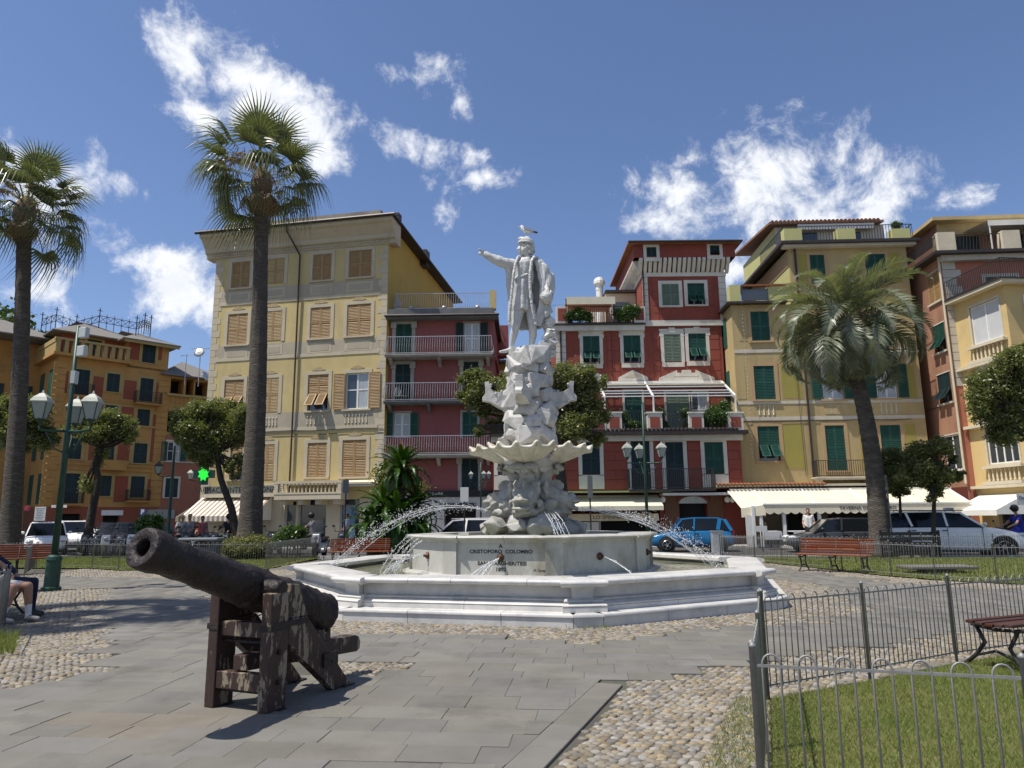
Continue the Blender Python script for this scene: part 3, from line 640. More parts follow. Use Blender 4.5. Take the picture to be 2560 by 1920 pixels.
for row,W in enumerate((W4,W3,W2,W1)):
    for i,w_ in enumerate(W):
        st='blind' if i==1 else 'closed'
        if row==2 and i==2: st='tilt'
        if row==2 and i==3: st='open'
        if row in(2,3) and i==0: st='tilt'
        wn=c.win(w_,st,tansh,gry2,sw=.2,sill=(i!=1))
        if i!=1 or row>0:
            um=(w_[0]+w_[1])/2
            if row>0: shape(c,[(um-.42,w_[3]+.27),(um-.2,w_[3]+.22),(um+.2,w_[3]+.22),(um+.42,w_[3]+.27),(um+.2,w_[3]+.4),(um,w_[3]+.45),(um-.2,w_[3]+.4)],-.04,.0,'painted_crest',ornm,wn)
    # panel under each sill
    for w_ in W:
        if row<2:
            c.band('painted_panel',w_[0]-.1,w_[1]+.1,w_[2]-.85,w_[2]-.28,gry2,.018); c.band('painted_panel_inset',w_[0]+.05,w_[1]-.05,w_[2]-.75,w_[2]-.38,gry,.026)
        elif row==2:
            c.balusters(w_[0]-.05,w_[1]+.05,w_[2]-.8,.5,.0,gry2,pitch=.2)
for y0,y1,m,t in ((548,640,gry,.008),(640,662,gry2,.03),(950,1040,gry,.008),(1040,1062,gry2,.03),(1445,1555,gry,.008),(1555,1582,gry2,.03),(300,330,gry2,.02)):
    c.band('painted_band',.4,L-.4,zy('z2',y1),zy('z2',y0),m,t)
c.quoins(0,1,zg,H-.3,gry2); c.quoins(L,-1,zg,H-.3,gry2)
prof=[(.0,H-.25),(-.12,H-.2),(-.14,H),(-.3,H+.08),(-.34,H+.3),(-.75,H+.75),(-.95,H+.85),(-1.0,H+1.1),(.6,H+1.1),(.6,H-.25)]
mb=MB(); mb.prism(prof,-.6,L+.5,f=lambda y,z,h:(h,y,z)); c.p('cornice',mb,gry2)
mb=MB(); n=int((L+.4)/.16)
for i in range(n): mb.box(-.2+i*.16,-.11+i*.16,-.2,-.1,H-.13,H-.02)
o=c.p('dentil_course',mb,gry2); o['kind']='stuff'
mb=MB(); mb.tube([(-.8,-1.08,H+1.1),(L+.75,-1.08,H+1.1)],.1,8); c.p('gutter',mb,gutter)
mb=MB(); mb.add([(-.7,-1.05,H+1.12),(L+.7,-1.05,H+1.12),(L+.7,13.4,H+.15),(-.7,13.4,H+.15),(-.7,-1.05,H+1.2),(L+.7,-1.05,H+1.2),(L+.7,13.4,H+.23),(-.7,13.4,H+.23)],[(3,2,1,0),(4,5,6,7),(0,1,5,4),(1,2,6,5),(2,3,7,6),(3,0,4,7)]); c.p('roof',mb,gutter)
c.p('gable_wall',MB().quad((L+.02,0,H),(L+.02,13.2,H),(L+.02,13.2,H+.2),(L+.02,0,H+1.1)),ochre); c.p('gable_wall',MB().quad((0,13.2,H),(0,0,H),(0,0,H+1.1),(0,13.2,H+.2)),ochre)
c.box('roof_parapet',.9,L-.2,-.8,-.45,H+1.2,H+1.55,M('old_concrete',(.3,.27,.21),(.2,.18,.14),sc=1.5,rough=.95,stretch=(1,1,.3)))
for i in range(3): c.box('chimney_brick',L-.15+i*.0,L+.5,.2,.7,H+1.2+i*.2,H+1.36+i*.2,gutter)
c.box('chimney',L+.05,L+.45,5.5,6.2,H+.4,H+1.5,gutter)
wn=c.p('side_window',MB().box(L+.02,L+.06,5.2,6.2,13.0,15.0),tansh)
up=c.uv('z2',712,240)[0]; uq=c.uv('z2',755,400)[0]; mb=MB(); mb.tube([(up,-1.05,H+1.05),(up,-1.0,H+.75),(uq,-.16,H-.5),(uq,-.13,12),(uq,-.13,zg)],.055,6); c.p('downpipe',mb,gutter)
# stone balcony, iron name panel, shop fronts
u0,u1,z0,z1=c.rect('z3',757,640,1195,725,1.1); b=c.box('stone_balcony',u0,u1,-1.15,-.01,z0-.28,z0,creamst)
for zz,hh in ((z0,.1),(z1-.12,.14)): MB().box(u0-.02,u1+.02,-1.17,-.95,zz,zz+hh).build('balcony_rail',creamst,b); MB().box(u1-.2,u1+.02,-.94,-.02,zz,zz+hh).build('balcony_rail',creamst,b)
c.balusters(u0+.15,u1-.15,z0+.1,z1-z0-.22,-1.06,creamst,par=b)
for u in (u0+.1,u1-.1): MB().box(u-.1,u+.1,-1.16,-.96,z0+.1,z1-.12).build('pier',creamst,b)
for i in range(4): u=u0+.4+i*(u1-u0-.8)/3; MB().box(u-.14,u+.14,-.95,-.01,z0-.55,z0-.285).build('corbel',creamst,b)
p0,p1,q0,q1=c.rect('z3',300,672,750,722,.4); b=c.box('name_railing',p0,p1,-.5,-.46,q0,q1,M('verdigris',(.12,.13,.12),(.2,.2,.18),sc=12,rough=.7)); text('FARMACIA INTERNAZIONALE',.42,ironm,b,((p0+p1)/2,-.505,(q0+q1)/2),(R(90),0,0),ext=.006,sx=.95)
c.box('ledge',p0-.1,p1+.1,-.55,-.005,q0-.2,q0-.01,creamst)
stripew=M('brown_stripe',(.33,.24,.16),rough=.9)
za=c.uv('z3',560,735,.1)[1]; zb=c.uv('z3',450,868,1.9)[1]; ua=c.uv('z3',300,735)[0]; ub=c.uv('z3',745,735)[0]
awning(c.root,'striped_awning',ua-.1,ub,-.1,za-.05,-1.9,zb,canvasw,.3,stripe=stripew,n=30)
zs=2.62
f=c.box('shop_fascia',shops[0][0]-.1,shops[0][1]+.1,-.06,-.005,zs-.02,zs+.42,blackm); text('FARMACIA INTERNAZIONALE',.2,creamst,f,((shops[0][0]+shops[0][1])/2,-.065,zs+.2),(R(90),0,0),ext=.004,sx=.85)
for sh in shops: MB().box(sh[0]+.05,sh[1]-.05,.2,.22,.15,sh[3]-.05).build('shop_window',glassm,c.root); MB().box(sh[0],sh[0]+.07,.12,.2,.1,sh[3]).build('shop_frame',silver,c.root); MB().box(sh[1]-.07,sh[1],.12,.2,.1,sh[3]).build('shop_frame',silver,c.root)
ad=M('blue_poster',(.05,.09,.2),(.25,.35,.5),sc=2,rough=.4); MB().box(shops[1][0]+.15,shops[1][1]-.3,.17,.19,.5,2.2).build('poster',ad,c.root)
MB().box(shops[0][0]-.6,L-.3,-.75,-.01,zs+.75,zs+.85).build('canopy_slab',gry2,c.root)
awning(c.root,'roller_awning',c.uv('z3',1228,770)[0],L-.1,-.05,zs+1.0,-.7,zs+.72,canvas,.1,scallop=False,side=False)
c.box('corner_shop_wall',c.uv('z3',560,900)[0],c.uv('z3',800,900)[0],-.03,-.006,.05,zs+.9,creamst)
# side awning round the corner
mb=MB(); nn=14
for i in range(nn):
    y0=.3+i*3.5/nn; y1=.3+(i+1)*3.5/nn; mb.add([(0,y0,za-.2),(0,y1,za-.2),(-1.7,y1,zb),(-1.7,y0,zb)],[(0,1,2,3)],i%2); mb.add([(-1.7,y0,zb),(-1.7,y1,zb),(-1.7,y1,zb-.28),(-1.7,y0,zb-.28)],[(0,1,2,3)],i%2)
c.p('side_awning',mb,[canvasw,stripew])
# ------------------------------------------------------------ the narrow pink house
pink=M('pink_stucco',(.28,.092,.086),(.245,.08,.077),sc=1.3,rough=.9,c3=(.24,.085,.08),sc3=.7,stretch=(1,1,.4))
greyst=M('grey_stone',(.4,.37,.33),(.32,.3,.27),sc=1.2,rough=.85,c3=(.25,.23,.21),sc3=.6)
lead=M('grey_lead',(.11,.115,.115),(.15,.15,.15),sc=2,rough=.7)
d=Bld('pink_house','narrow pink house with three silver balconies beside the yellow house',-7.02,39.75,R(-1)); r=lambda k,*q:d.rect(k,*q); L=6.05
D3=[r('z2',1408,858,1520,1052),r('z4',162,715,265,905)]; D2=[r('z2',1405,1135,1510,1372),r('z4',155,975,262,1150)]; D1=[r('z3',1540,190,1645,352),r('z4',150,1312,250,1480)]; D0=[r('z3',1985,495,2095,700)]
fl=[d.uv('z2',1600,1062,.9)[1],d.uv('z2',1600,1385,.9)[1],d.uv('z3',1800,460,.9)[1]]; top=d.uv('z2',1600,835)[1]; zg=d.uv('z3',1850,706)[1]
D3=[(a,b,fl[0]+.03,t) for a,b,z,t in D3]; D2=[(a,b,fl[1]+.03,t) for a,b,z,t in D2]
d.wall(0,L,zg,top,D3+D2+D1+D0,pink,back=10,depth=.3); shp=[r('z3',1870,790,2080,1000)[:2]+(.1,d.uv('z3',1900,785)[1])]
d.wall(0,L,0,zg-.001,shp+[(.3,2.0,.1,2.4)],M('white_marble_front',(.5,.49,.46),(.44,.43,.41),sc=1,rough=.5),name='shop_front_wall',back=10,depth=.6)
for i,w_ in enumerate(D3): d.win(w_,'closed' if i==0 else 'door',greensh if i==0 else darkgreen,greyst,sw=.2 if i==0 else .08,sill=False,pane=paleglass)
for w_ in D2: d.win(w_,'tilt',darkgreen,greyst,sw=.2,sill=False)
d.win(D1[0],'open',greensh,greyst,sw=.1,sill=False,pane=paleglass); d.win(D1[1],'closed',greensh,greyst,sw=.12,sill=False); d.win(D0[0],'closed',darkgreen,greyst,sw=.2,sill=False)
for W in (D3[:1],D2,D0):
    for w_ in W:
        for u in (w_[0]-.12,w_[1]+.12): d.box('capital',u-.16,u+.16,-.12,-.032,w_[3]-.25,w_[3]+.12,greyst)
for i,z in enumerate(fl):
    d.balcony(.02,L-(.1 if i!=1 else 1.2),z,.95,greyst if i!=1 else lead,silver,h=1.0,belly=.12,corb=3,pitch=.13)
mb=MB(); mb.box(-.05,L+.25,-.7,.3,top-.02,top+.14); d.p('eave',mb,lead); d.box('roof_band',0,L,-.35,.6,top+.14,top+.62,lead)
mb=MB(); mb.tube([(-.1,-.75,top+.12),(L+.3,-.75,top+.12)],.07,6); d.p('gutter',mb,gutter)
for i in range(3): d.p('roof_vent',MB().lathe([(.09,0),(.09,.3),(.13,.34),(.1,.42)],8,(1.3+i*1.9,-.2,top+.62-.25)),silver)
d.railing(.4,L-.2,-.1,5,top+.65,.95,silver,belly=.1,pitch=.13,name='roof_railing'); d.box('terrace_pillar',L-.25,L+.1,-.2,.2,top+.6,top+1.7,yel); d.box('terrace_wall',1.5,L-.3,2.5,6,top+.5,top+1.3,lead)
d.box('side_cornice',L,L+.25,.0,10,top-.1,top+.1,gutter); d.box('string_course',L-.02,L+.12,.1,10,fl[0]-.2,fl[0]-.02,pink)
f=d.box('shop_fascia',d.uv('z3',1735,720)[0],L-.05,-.08,-.006,zg-.32,zg+.02,blackm); text('Moulié',.26,whitep,f,(d.uv('z3',1820,720)[0],-.085,zg-.14),(R(90),0,0)); 
f=d.box('shop_sign',shp[0][0],shp[0][1],-.05,-.006,shp[0][3]-.42,shp[0][3],blackm); text('MASSIMO',.3,greyst,f,(d.uv('z3',1960,805)[0],-.055,shp[0][3]-.2),(R(90),0,0))
# ------------------------------------------------------------ ochre house glimpsed behind the statue
e=Bld('ochre_house','ochre house with a dark balcony glimpsed behind the statue legs',-1.4,46,R(0)); e.wall(0,5.2,0,11.5,[(1.2,2.2,6.5,8.6)],ochre,back=8); e.balcony(.6,3.2,9.2,.8,gutter,ironm,h=.9); e.box('balcony_awning',.6,3.2,-1.,-.05,10.6,10.75,canvas); e.hip(0,5.2,0,8,11.5,1.2,.4,slate)
e.box('red_chimney',.3,1.2,-1.5,-.7,11.6,13.6,pink)
e.win((1.2,2.2,6.5,8.6),'closed',darkgreen,trimm)
# ------------------------------------------------------------ the red house with the tower
red=M('red_stucco',(.265,.066,.044),(.225,.055,.038),sc=1.3,rough=.88,c3=(.18,.05,.037),sc3=.7,stretch=(1,1,.4))
red2=M('red_block',(.275,.07,.047),(.24,.06,.042),sc=1.2,rough=.88)
f=Bld('red_house','deep red house with a square tower, white window surrounds and roof terraces',0,41.0,0.); r=lambda k,*q:f.rect(k,*q); U=lambda k,x,y,o=0.:f.uv(k,x,y,o)[0]; Zf=lambda k,x,y,o=0.:f.uv(k,x,y,o)[1]
x0=U('z6',78,850); x1=U('z6',1235,850); xt=U('z6',682,500); xr=U('z6',1258,450); zc=Zf('z6',400,705)
A=[r('z6',270,775,385,960),r('z6',550,770,668,955),r('z6',830,763,947,950),r('z6',1000,757,1122,942)]
T=[r('z6',815,415,933,565),r('z6',993,410,1110,558)]
B1=[r('z6',560,1155,680,1420),r('z6',848,1160,1012,1420),r('z6',1020,1165,1130,1420)]; zt=Zf('z6',800,1425); B1=[(p,q,zt,t) for p,q,z,t in B1]
f.wall(x0,x1,0,zc,A+B1+[r('z6',230,1180,330,1400)],red,back=9,depth=.2)
f.wall(xt,xr-.001,zc+.001,Zf('z6',950,340),T,red,back=6.5,depth=.2,name='tower_wall')
def block_courses(u0,u1,z0,z1,h,y=0.,w_=None,nm='rusticated_block',off=0):
    z=z0;i=0
    while z<z1-.1:
        hh=min(h,z1-z)-.03
        if w_:
            us=[u0]; u=u0+(w_/2 if i%2 else w_)
            while u<u1-.1: us.append(u); u+=w_
            us.append(u1)
            for p,q in zip(us[:-1],us[1:]): f.box(nm,p+.012,q-.012,y-.02,y+.01,z+.015,z+hh,red2)
        else: f.box(nm,u0,u1,y-.02,y+.01,z+.015,z+hh,red2)
        z+=h;i+=1
for p,q in ((205,245),(440,484),(488,520),(690,722),(760,798),(1145,1215)): block_courses(U('z6',p,900),U('z6',q,900),Zf('z6',700,1090),zc-.35,.62)
for p,q in ((752,788),(1132,1165)): block_courses(U('z6',p,500),U('z6',q,500),zc+.3,Zf('z6',950,350)-.1,.45)
def quoinbar(u0,u1,z0,z1,y,nm='white_quoin'):
    z=z0
    while z<z1-.05: f.box(nm,u0,u1,y-.03,y+.01,z+.012,min(z+.38,z1)-.012,whitetrim); z+=.38
quoinbar(U('z6',80,800),U('z6',150,800),6.4,zc-.05,0); quoinbar(xt,U('z6',720,500),zc+.3,Zf('z6',950,340),0); quoinbar(U('z6',1207,450),xr-.003,zc+.3,Zf('z6',950,340),0)
f.box('cornice',x0-.1,xt,-.22,-.001,zc-.32,zc,whitetrim); f.box('cornice',xt+.002,x1+.1,-.12,-.001,zc-.05,zc+.28,whitetrim); f.box('gutter',x0-.2,xt-.02,-.34,-.02,zc+.003,zc+.1,gutter)
for i,w_ in enumerate(A): f.win(w_,('tilt','tilt','blind','tilt')[i],greensh if i!=2 else greenpale,whitetrim,sw=.19,hood='ear',sill=False)
for i,w_ in enumerate(T): f.win(w_,('blind','tilt')[i],greenpale if i==0 else greensh,whitetrim,sw=.2,sill=True)
for i,w_ in enumerate(B1): f.win(w_,('closed','blind','door')[i],greensh if i!=1 else greenpale,whitetrim,sw=.12,sill=False,leaf=False)
f.win(r('z6',230,1180,330,1400),'closed',greensh,whitetrim,sill=False)
# painted pediments
for xa,xb,yt,yb in ((510,720,1010,1085),(300,440,1030,1090)):
    ua,ub,zb_,ztp=f.rect('z6',xa,yt,xb,yb); um=(ua+ub)/2; shape(f,[(ua,zb_),(ub,zb_),(ub-.05,zb_+.22),(um,ztp),(ua+.05,zb_+.22)],-.05,.0,'pediment',whitetrim); shape(f,[(ua+.35,zb_+.22),(ub-.35,zb_+.22),(um,ztp-.22)],-.062,-.02,'pediment_field',gry2)
ua,ub,zb_,ztp=f.rect('z6',790,1010,1180,1085); shape(f,[(ua,zb_),(ub,zb_),(ub-.05,zb_+.2),(ub-1.1,ztp),(ub-1.1,ztp-.2),(ub-.9,zb_+.25),(ua+.9,zb_+.25),(ua+1.1,ztp-.2),(ua+1.1,ztp),(ua+.05,zb_+.2)],-.05,.0,'broken_pediment',whitetrim); um=(ua+ub)/2; shape(f,[(um-.7,zb_+.26),(um+.7,zb_+.26),(um+.5,zb_+.5),(um+.3,zb_+.45),(um+.25,ztp),(um-.25,ztp),(um-.3,zb_+.45),(um-.5,zb_+.5)],-.06,-.01,'crest',whitetrim)
# tower head: corbels, overhanging storey, tiled hip roof
zm0=Zf('z6',950,335); zm1=Zf('z6',950,252); ze=Zf('z6',950,140,.55); ov=.52
TW=[f.rect('z6',708,160,777,225,ov),f.rect('z6',1147,148,1212,210,ov)]
f.wall(xt-ov,xr+ov,zm1,ze,TW,red,y=-ov,back=6.5+2*ov,depth=.15,name='tower_head')
f.box('corbel_band',xt-.04,xr+.04,-.045,6.5,zm0-.25,zm0+.001,whitetrim)
n=19
def corbel(nm,pts,a,b_,ax):
    fn=(lambda y,z,h:(h,y,z)) if ax=='u' else (lambda y,z,h:(y,h,z))
    MB().prism(pts,a,b_,f=fn).build(nm,whitetrim,f.root)
for i in range(n):
    u=xt-.1+i*(xr-xt+.2)/(n-1); corbel('corbel',[(.0,zm0-.12),(-.12,zm0),(-ov,zm1-.002),(-ov,zm1-.14),(.0,zm1-.002)] if False else [(.0,zm0-.1),(-.15,zm0+.05),(-ov,zm1-.15),(-ov,zm1-.002),(.0,zm1-.002)],u-.095,u+.095,'u')
for i in range(22):
    y=.1+i*.28; corbel('corbel',[(xt,zm0-.1),(xt-.15,zm0+.05),(xt-ov,zm1-.15),(xt-ov,zm1-.002),(xt,zm1-.002)],y-.09,y+.09,'y')
for i,w_ in enumerate(TW): f.win(w_,('closed','tilt')[i],darkgreen,whitetrim,sw=.18,y=-ov,sill=False); f.box('window_apron',w_[0]-.18,w_[1]+.18,-ov-.025,-ov,w_[2]-.3,w_[2]-.06,whitetrim)
f.hip(xt-ov,xr+ov,-ov,6.5+ov,ze+.12,1.05,.35,tile,ridge=1.9)
mb=MB(); mb.tube([(xt-ov-.35,-ov-.38,ze+.06),(xr+ov+.35,-ov-.38,ze+.06)],.07,6); f.p('gutter',mb,gutter)
f.pipe(U('z6',688,500),zc,zm1,gutter,y=-.1,r=.05); f.pipe(U('z6',115,800),6.3,zc,gutter,y=-.1,r=.05)
# upper roof terrace
zr=zc+.1
for xx in (122,655): 
    u=U('z6',xx,630); b=f.box('terrace_pillar',u-.33,u+.33,-.3,.25,zr,Zf('z6',xx,580),whitetrim); MB().box(u-.24,u+.24,-.32,-.301,zr+.15,Zf('z6',xx,580)-.12).build('red_panel',red,b)
f.railing(U('z6',150,600),U('z6',645,600),-.2,3,zr,Zf('z6',400,575)-zr,ironm,ends=False)
f.box('penthouse',U('z6',460,520),xt-.02,2.2,7,zr,Zf('z6',560,480,-2.2),creamst); f.box('penthouse_roof',U('z6',455,480),xt-.02,1.9,7.2,Zf('z6',560,480,-2.2)+.002,Zf('z6',560,480,-2.2)+.15,gutter); f.box('penthouse_window',U('z6',515,560),U('z6',630,560),2.15,2.195,zr+.5,zr+2.0,glassm)
za=Zf('z6',300,505,.6); f.box('terrace_awning',U('z6',150,520),U('z6',480,520),-.6,2.4,za-.05,za,canvas); f.box('awning_edge',U('z6',150,520),U('z6',480,520),-.65,-.601,za-.45,za,canvas)
for xx in (150,478): f.pipe(U('z6',xx,600),zr,za,ironm,y=-.4,r=.03,name='awning_post')
mb=MB(); uc=U('z6',385,500,-3.); zc2=Zf('z6',385,370,-3.); mb.lathe([(.22,zr),(.22,zc2-.9),(.24,zc2-.88),(.24,zc2-.55),(.36,zc2-.45),(.36,zc2-.28),(.3,zc2-.1),(.12,zc2)],12,(uc,3.,0)); f.p('chimney_flue',mb,whitep,smooth=False)
f.box('chimney_stack',uc-.9,uc-.25,3.2,3.9,zr,zr+1.7,creamst)
# lower storey pushed out under the big terrace
fo=2.4; V=lambda k,x,y:f.uv(k,x,y,fo); l0=V('z8',25,150)[0]; l1=V('z6',1360,1550)[0]; zt2=V('z6',800,1500)[1]; zlo=V('z8',300,238)[1]
def rl(k,*q): return f.rect(k,*q,fo)
Lw=[rl('z8',105,10,190,165),rl('z8',340,5,430,228),rl('z8',505,10,590,228),rl('z8',690,10,780,162)]; 
Lh=[Lw[0],Lw[3],(Lw[1][0],Lw[1][1],zlo,Lw[1][3]),(Lw[2][0],Lw[2][1],zlo,Lw[2][3])]
leftx=f.uv('z5',500,500,fo)[0]; Lx=[rl('z5',545,350,640,480)]
f.wall(leftx,l1,zlo,zt2,Lh+Lx,red,y=-fo,back=fo-.01,depth=.2,name='lower_wall')
for p,q in ((-.0,.42),(1.45,3.95) if False else (0,0),): pass
def gaps():
    us=[leftx]+[v for w_ in sorted(Lx+Lh) for v in (w_[0]-.22,w_[1]+.22)]+[l1]; return list(zip(us[::2],us[1::2]))
for p,q in gaps():
    if q-p>.3: block_courses(p+.02,q-.02,zlo+.05,zt2-.1,.5,y=-fo,w_=1.15)
for i,w_ in enumerate(Lh+Lx): f.win(w_,'closed',darkgreen if i!=1 else greensh,whitetrim,sw=.2,y=-fo,sill=False)
for w_ in (Lh[0],Lh[1],Lx[0]): f.box('apron_panel',w_[0]-.2,w_[1]+.2,-fo-.03,-fo,zlo+.06,w_[2]-.02,whitetrim)
f.box('lower_cornice',leftx-.1,l1+.1,-fo-.2,-fo+.1,zt2,zt2+.3,whitetrim); 
mb=MB(); mb.box(leftx-.2,l1+.3,-fo-.55,0,zt2+.302,zt2+.5); f.p('terrace_floor',mb,gutter)
mb=MB(); nt=int((l1-leftx)/.22)
for i in range(nt): mb.tube([(leftx+i*.22,-fo-.56,zt2+.52),(leftx+i*.22,-fo-.2,zt2+.62)],.085,6)
f.p('tile_edge',mb,gutter,kind='stuff')
b=f.box('iron_balcony',V('z8',318,230)[0],V('z8',722,230)[0],-fo-.9,-fo-.001,zlo-.12,zlo-.005,ironm); f.railing(V('z8',320,200)[0],V('z8',720,200)[0],-fo-.85,-fo,zlo,rl('z8',320,140,720,230)[3]-zlo,ironm,par=b)
tz=zt2+.5
for xx in (485,764,1050,1322,180):
    u=f.uv('z6',xx,1360,fo)[0]; hh=f.uv('z6',xx,1310,fo)[1]; b=f.box('parapet_pier',u-.4,u+.4,-fo-.1,-fo+.35,tz,hh,whitetrim); MB().box(u-.26,u+.26,-fo-.12,-fo-.101,tz+.2,hh-.2).build('red_panel',red,b); MB().box(u-.45,u+.45,-fo-.15,-fo+.4,hh,hh+.08).build('coping',whitetrim,b)
f.railing(leftx,l1-.3,-fo+.05,0,tz,1.15,ironm,ends=False,pitch=.13)
# white awning frame over the terrace
pw=f.uv('z6',760,1190,fo); zf_=pw[1]; zwl=Zf('z6',800,1095); ul=f.uv('z6',400,1190,fo)[0]; ur=f.uv('z6',1322,1188,fo)[0]
fr=f.p('pergola_frame',MB().box(ul,ur,-.15,-.03,zwl-.08,zwl+.06),whitep)
for t in (.35,.62,.8,1.): MB().bar((ul,-.1-t*(fo-.1),zwl+(zf_-zwl)*t),(ur,-.1-t*(fo-.1),zwl+(zf_-zwl)*t),.06).build('cross_rail',whitep,fr)
MB().box(ul,ur,-.75,-.2,zwl-.28,zwl-.2).build('rolled_canvas',canvas,fr)
for xx in (757,1325,420):
    u=f.uv('z6',xx,1250,fo)[0]; MB().bar((u,-.1,zwl),(u,-fo,zf_),.09).build('arm',whitep,fr); MB().bar((u,-fo,zf_),(u,-fo,tz),.08).build('post',whitep,fr)
# restaurant fronts below
orn=M('wood_brown',(.1,.045,.022),(.14,.065,.03),sc=4,rough=.6,stretch=(6,6,.6))
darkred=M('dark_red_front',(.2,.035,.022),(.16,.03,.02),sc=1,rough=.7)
gw=V('z8',480,300)[0]; g1=V('z8',885,300)[0]; arch=[V('z8',572,300)[0],V('z8',708,300)[0]]
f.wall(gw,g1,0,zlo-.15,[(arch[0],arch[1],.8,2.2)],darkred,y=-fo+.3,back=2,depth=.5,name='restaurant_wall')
um=(arch[0]+arch[1])/2; rw=(arch[1]-arch[0])/2; pts=[(um+(rw+.15)*math.cos(t*PI/10),2.2+(rw*.6)*math.sin(t*PI/10)) for t in range(11)]+[(um-rw-.15,.8),(um-rw,.8)]+[(um-rw*math.cos(t*PI/10),2.2+(rw*.5)*math.sin(t*PI/10)) for t in range(11)]+[(um+rw,.8),(um+rw+.15,.8)]
shape(f,pts,-fo+.24,-fo+.3,'arch_frame',orn); shape(f,[(um+rw*math.cos(t*PI/10),2.18+rw*.5*math.sin(t*PI/10)) for t in range(11)],-fo+.25,-fo+.29,'fanlight',paleglass)
for xa,xb in ((505,560),(722,785)): p,q=V('z8',xa,330)[0],V('z8',xb,330)[0]; f.box('wooden_door',p,q,-fo+.22,-fo+.29,.05,2.6,orn)
for xx in (490,798,823):
    u,z=f.uv('z8',xx,284,fo+.1); b=f.p('globe_lamp',MB().ball((u,-fo-.1,z),.16,12,8),whitep,smooth=True); MB().bar((u,-fo+.3,z+.1),(u,-fo-.1,z+.17),.03).build('bracket',ironm,b)
f.box('canopy_edge',gw,g1-.3,-fo-.7,-fo+.28,zlo-.32,zlo-.2,whitep)
za=f.uv('z8',250,262,fo)[1]; zb=f.uv('z8',250,315,fo+1.2)[1]; aw=awning(f.root,'cream_awning',leftx+1.5,gw-.1,-fo+.2,za,-fo-1.2,zb,canvas,.22,scallop=False); 
o=f.box('sign_board',V('z8',35,330)[0],gw-.15,-fo-.05,-fo+.05,zb-.75,zb-.38,creamst); text('LO SPINNAKER',.26,ironm,o,(V('z8',250,327)[0],-fo-.056,zb-.57),(R(90),0,0),sx=1.2)
f.box('green_canopy',leftx+1.2,gw+.5,-fo-.75,-fo-.02,zlo-.15,zlo-.06,M('green_canvas',(.25,.3,.14),rough=.9))
f.box('shop_side_panel',V('z8',20,400)[0]-.4,V('z8',185,400)[0],-fo+.0,-fo+.25,.05,zb-.8,M('menu_board_white',(.5,.49,.46),rough=.6)); f.wall(V('z8',188,400)[0],gw-.2,0,zb-.4,[(V('z8',195,400)[0],gw-.3,.1,2.2)],greyst,y=-fo+.1,back=2,depth=1.,name='shop_wall')
f.wall(leftx,V('z8',20,400)[0]-.42,0,zlo-.01,[(leftx+.5,leftx+1.8,.1,2.4)],greyst,y=-fo+.1,back=2,depth=.5,name='side_shop_wall')
# ------------------------------------------------------------ the olive and ochre house with the tavern
oli=M('ochre_plaster',(.46,.345,.165),(.39,.3,.145),sc=1.3,rough=.9,c3=(.3,.25,.13),sc3=.7,stretch=(1,1,.4))
olive=M('olive_panel',(.34,.29,.07),(.3,.26,.07),sc=1,rough=.9)
peach=M('peach_border',(.46,.31,.16),(.41,.28,.15),sc=1,rough=.9)
lime=M('pale_lime_stucco',(.48,.46,.2),(.42,.41,.18),sc=.8,rough=.9)
o=atY('z7',132,900,39.2); g=Bld('tavern_house','ochre house with olive painted panels, green shutters and a roof terrace above the tavern',o.x,o.y,R(-2)); r=lambda k,*q:g.rect(k,*q); U=lambda k,x,y,o=0.:g.uv(k,x,y,o)[0]; Zg=lambda k,x,y,o=0.:g.uv(k,x,y,o)[1]
ux=U('z7',497,700); uL=U('z7',1240,800); zw=Zg('z7',250,640); zt=Zg('z7',850,292)
wl=[r('z7',238,680,350,860),r('z7',258,1012,383,1217),r('z7',282,1380,413,1592)]
wm=[r('z7',600,335,690,512),r('z7',650,685,750,900),r('z7',672,1010,795,1215),r('z7',697,1375,815,1650)]
wr=[r('z7',935,330,1062,508),r('z7',975,690,1090,900),r('z7',1000,1002,1125,1208),r('z7',1030,1372,1155,1560)]
g.wall(0,ux,0,zw,wl,oli,back=9,name='wing_wall'); g.wall(ux+.001,uL,0,zt,wm+wr,oli,back=9,name='main_wall')
for i,w_ in enumerate(wl): g.win(w_,('closed','closed','tilt')[i],greensh,peach,sw=.2)
for i,w_ in enumerate(wm): g.win(w_,('closed','closed','open','closed')[i],greensh,peach,sw=.18,pane=paleglass)
for i,w_ in enumerate(wr): g.win(w_,('closed','closed','open','closed')[i],greensh,peach,sw=.18,pane=paleglass)
for q in ((425,1005,545,1210),(850,1005,940,1205),(1195,1010,1240,1205),(440,1370,560,1640),(905,1370,985,1640),(1185,1365,1245,1560),(530,330,585,500),(1085,320,1150,500),(520,680,600,900)):
    u0,u1,z0,z1=r('z7',*q)
    if u1>u0+.2: g.band('olive_panel',u0,u1,z0,z1,olive,.012); g.band('panel_border',u0-.07,u1+.07,z0-.07,z1+.07,peach,.006)
for q in ((150,1010,205,1215),(160,680,215,860),(175,1380,240,1590)): u0,u1,z0,z1=r('z7',*q); g.band('olive_panel',u0,u1,z0,z1,oli,.012)
for y0,y1 in ((1222,1240),(1318,1340),(905,925)): g.band('painted_band',.02,uL-.02,Zg('z7',700,y1),Zg('z7',700,y0),trimm,.025)
for q in ((275,1248,390,1315),(1018,1238,1140,1305)): u0,u1,z0,z1=r('z7',*q); g.balusters(u0,u1,z0,z1-z0,-.0,trimm,pitch=.23)
u0,u1,z0,z1=r('z7',690,1245,800,1305); g.band('ornament_panel',u0,u1,z0,z1,ornm,.02)
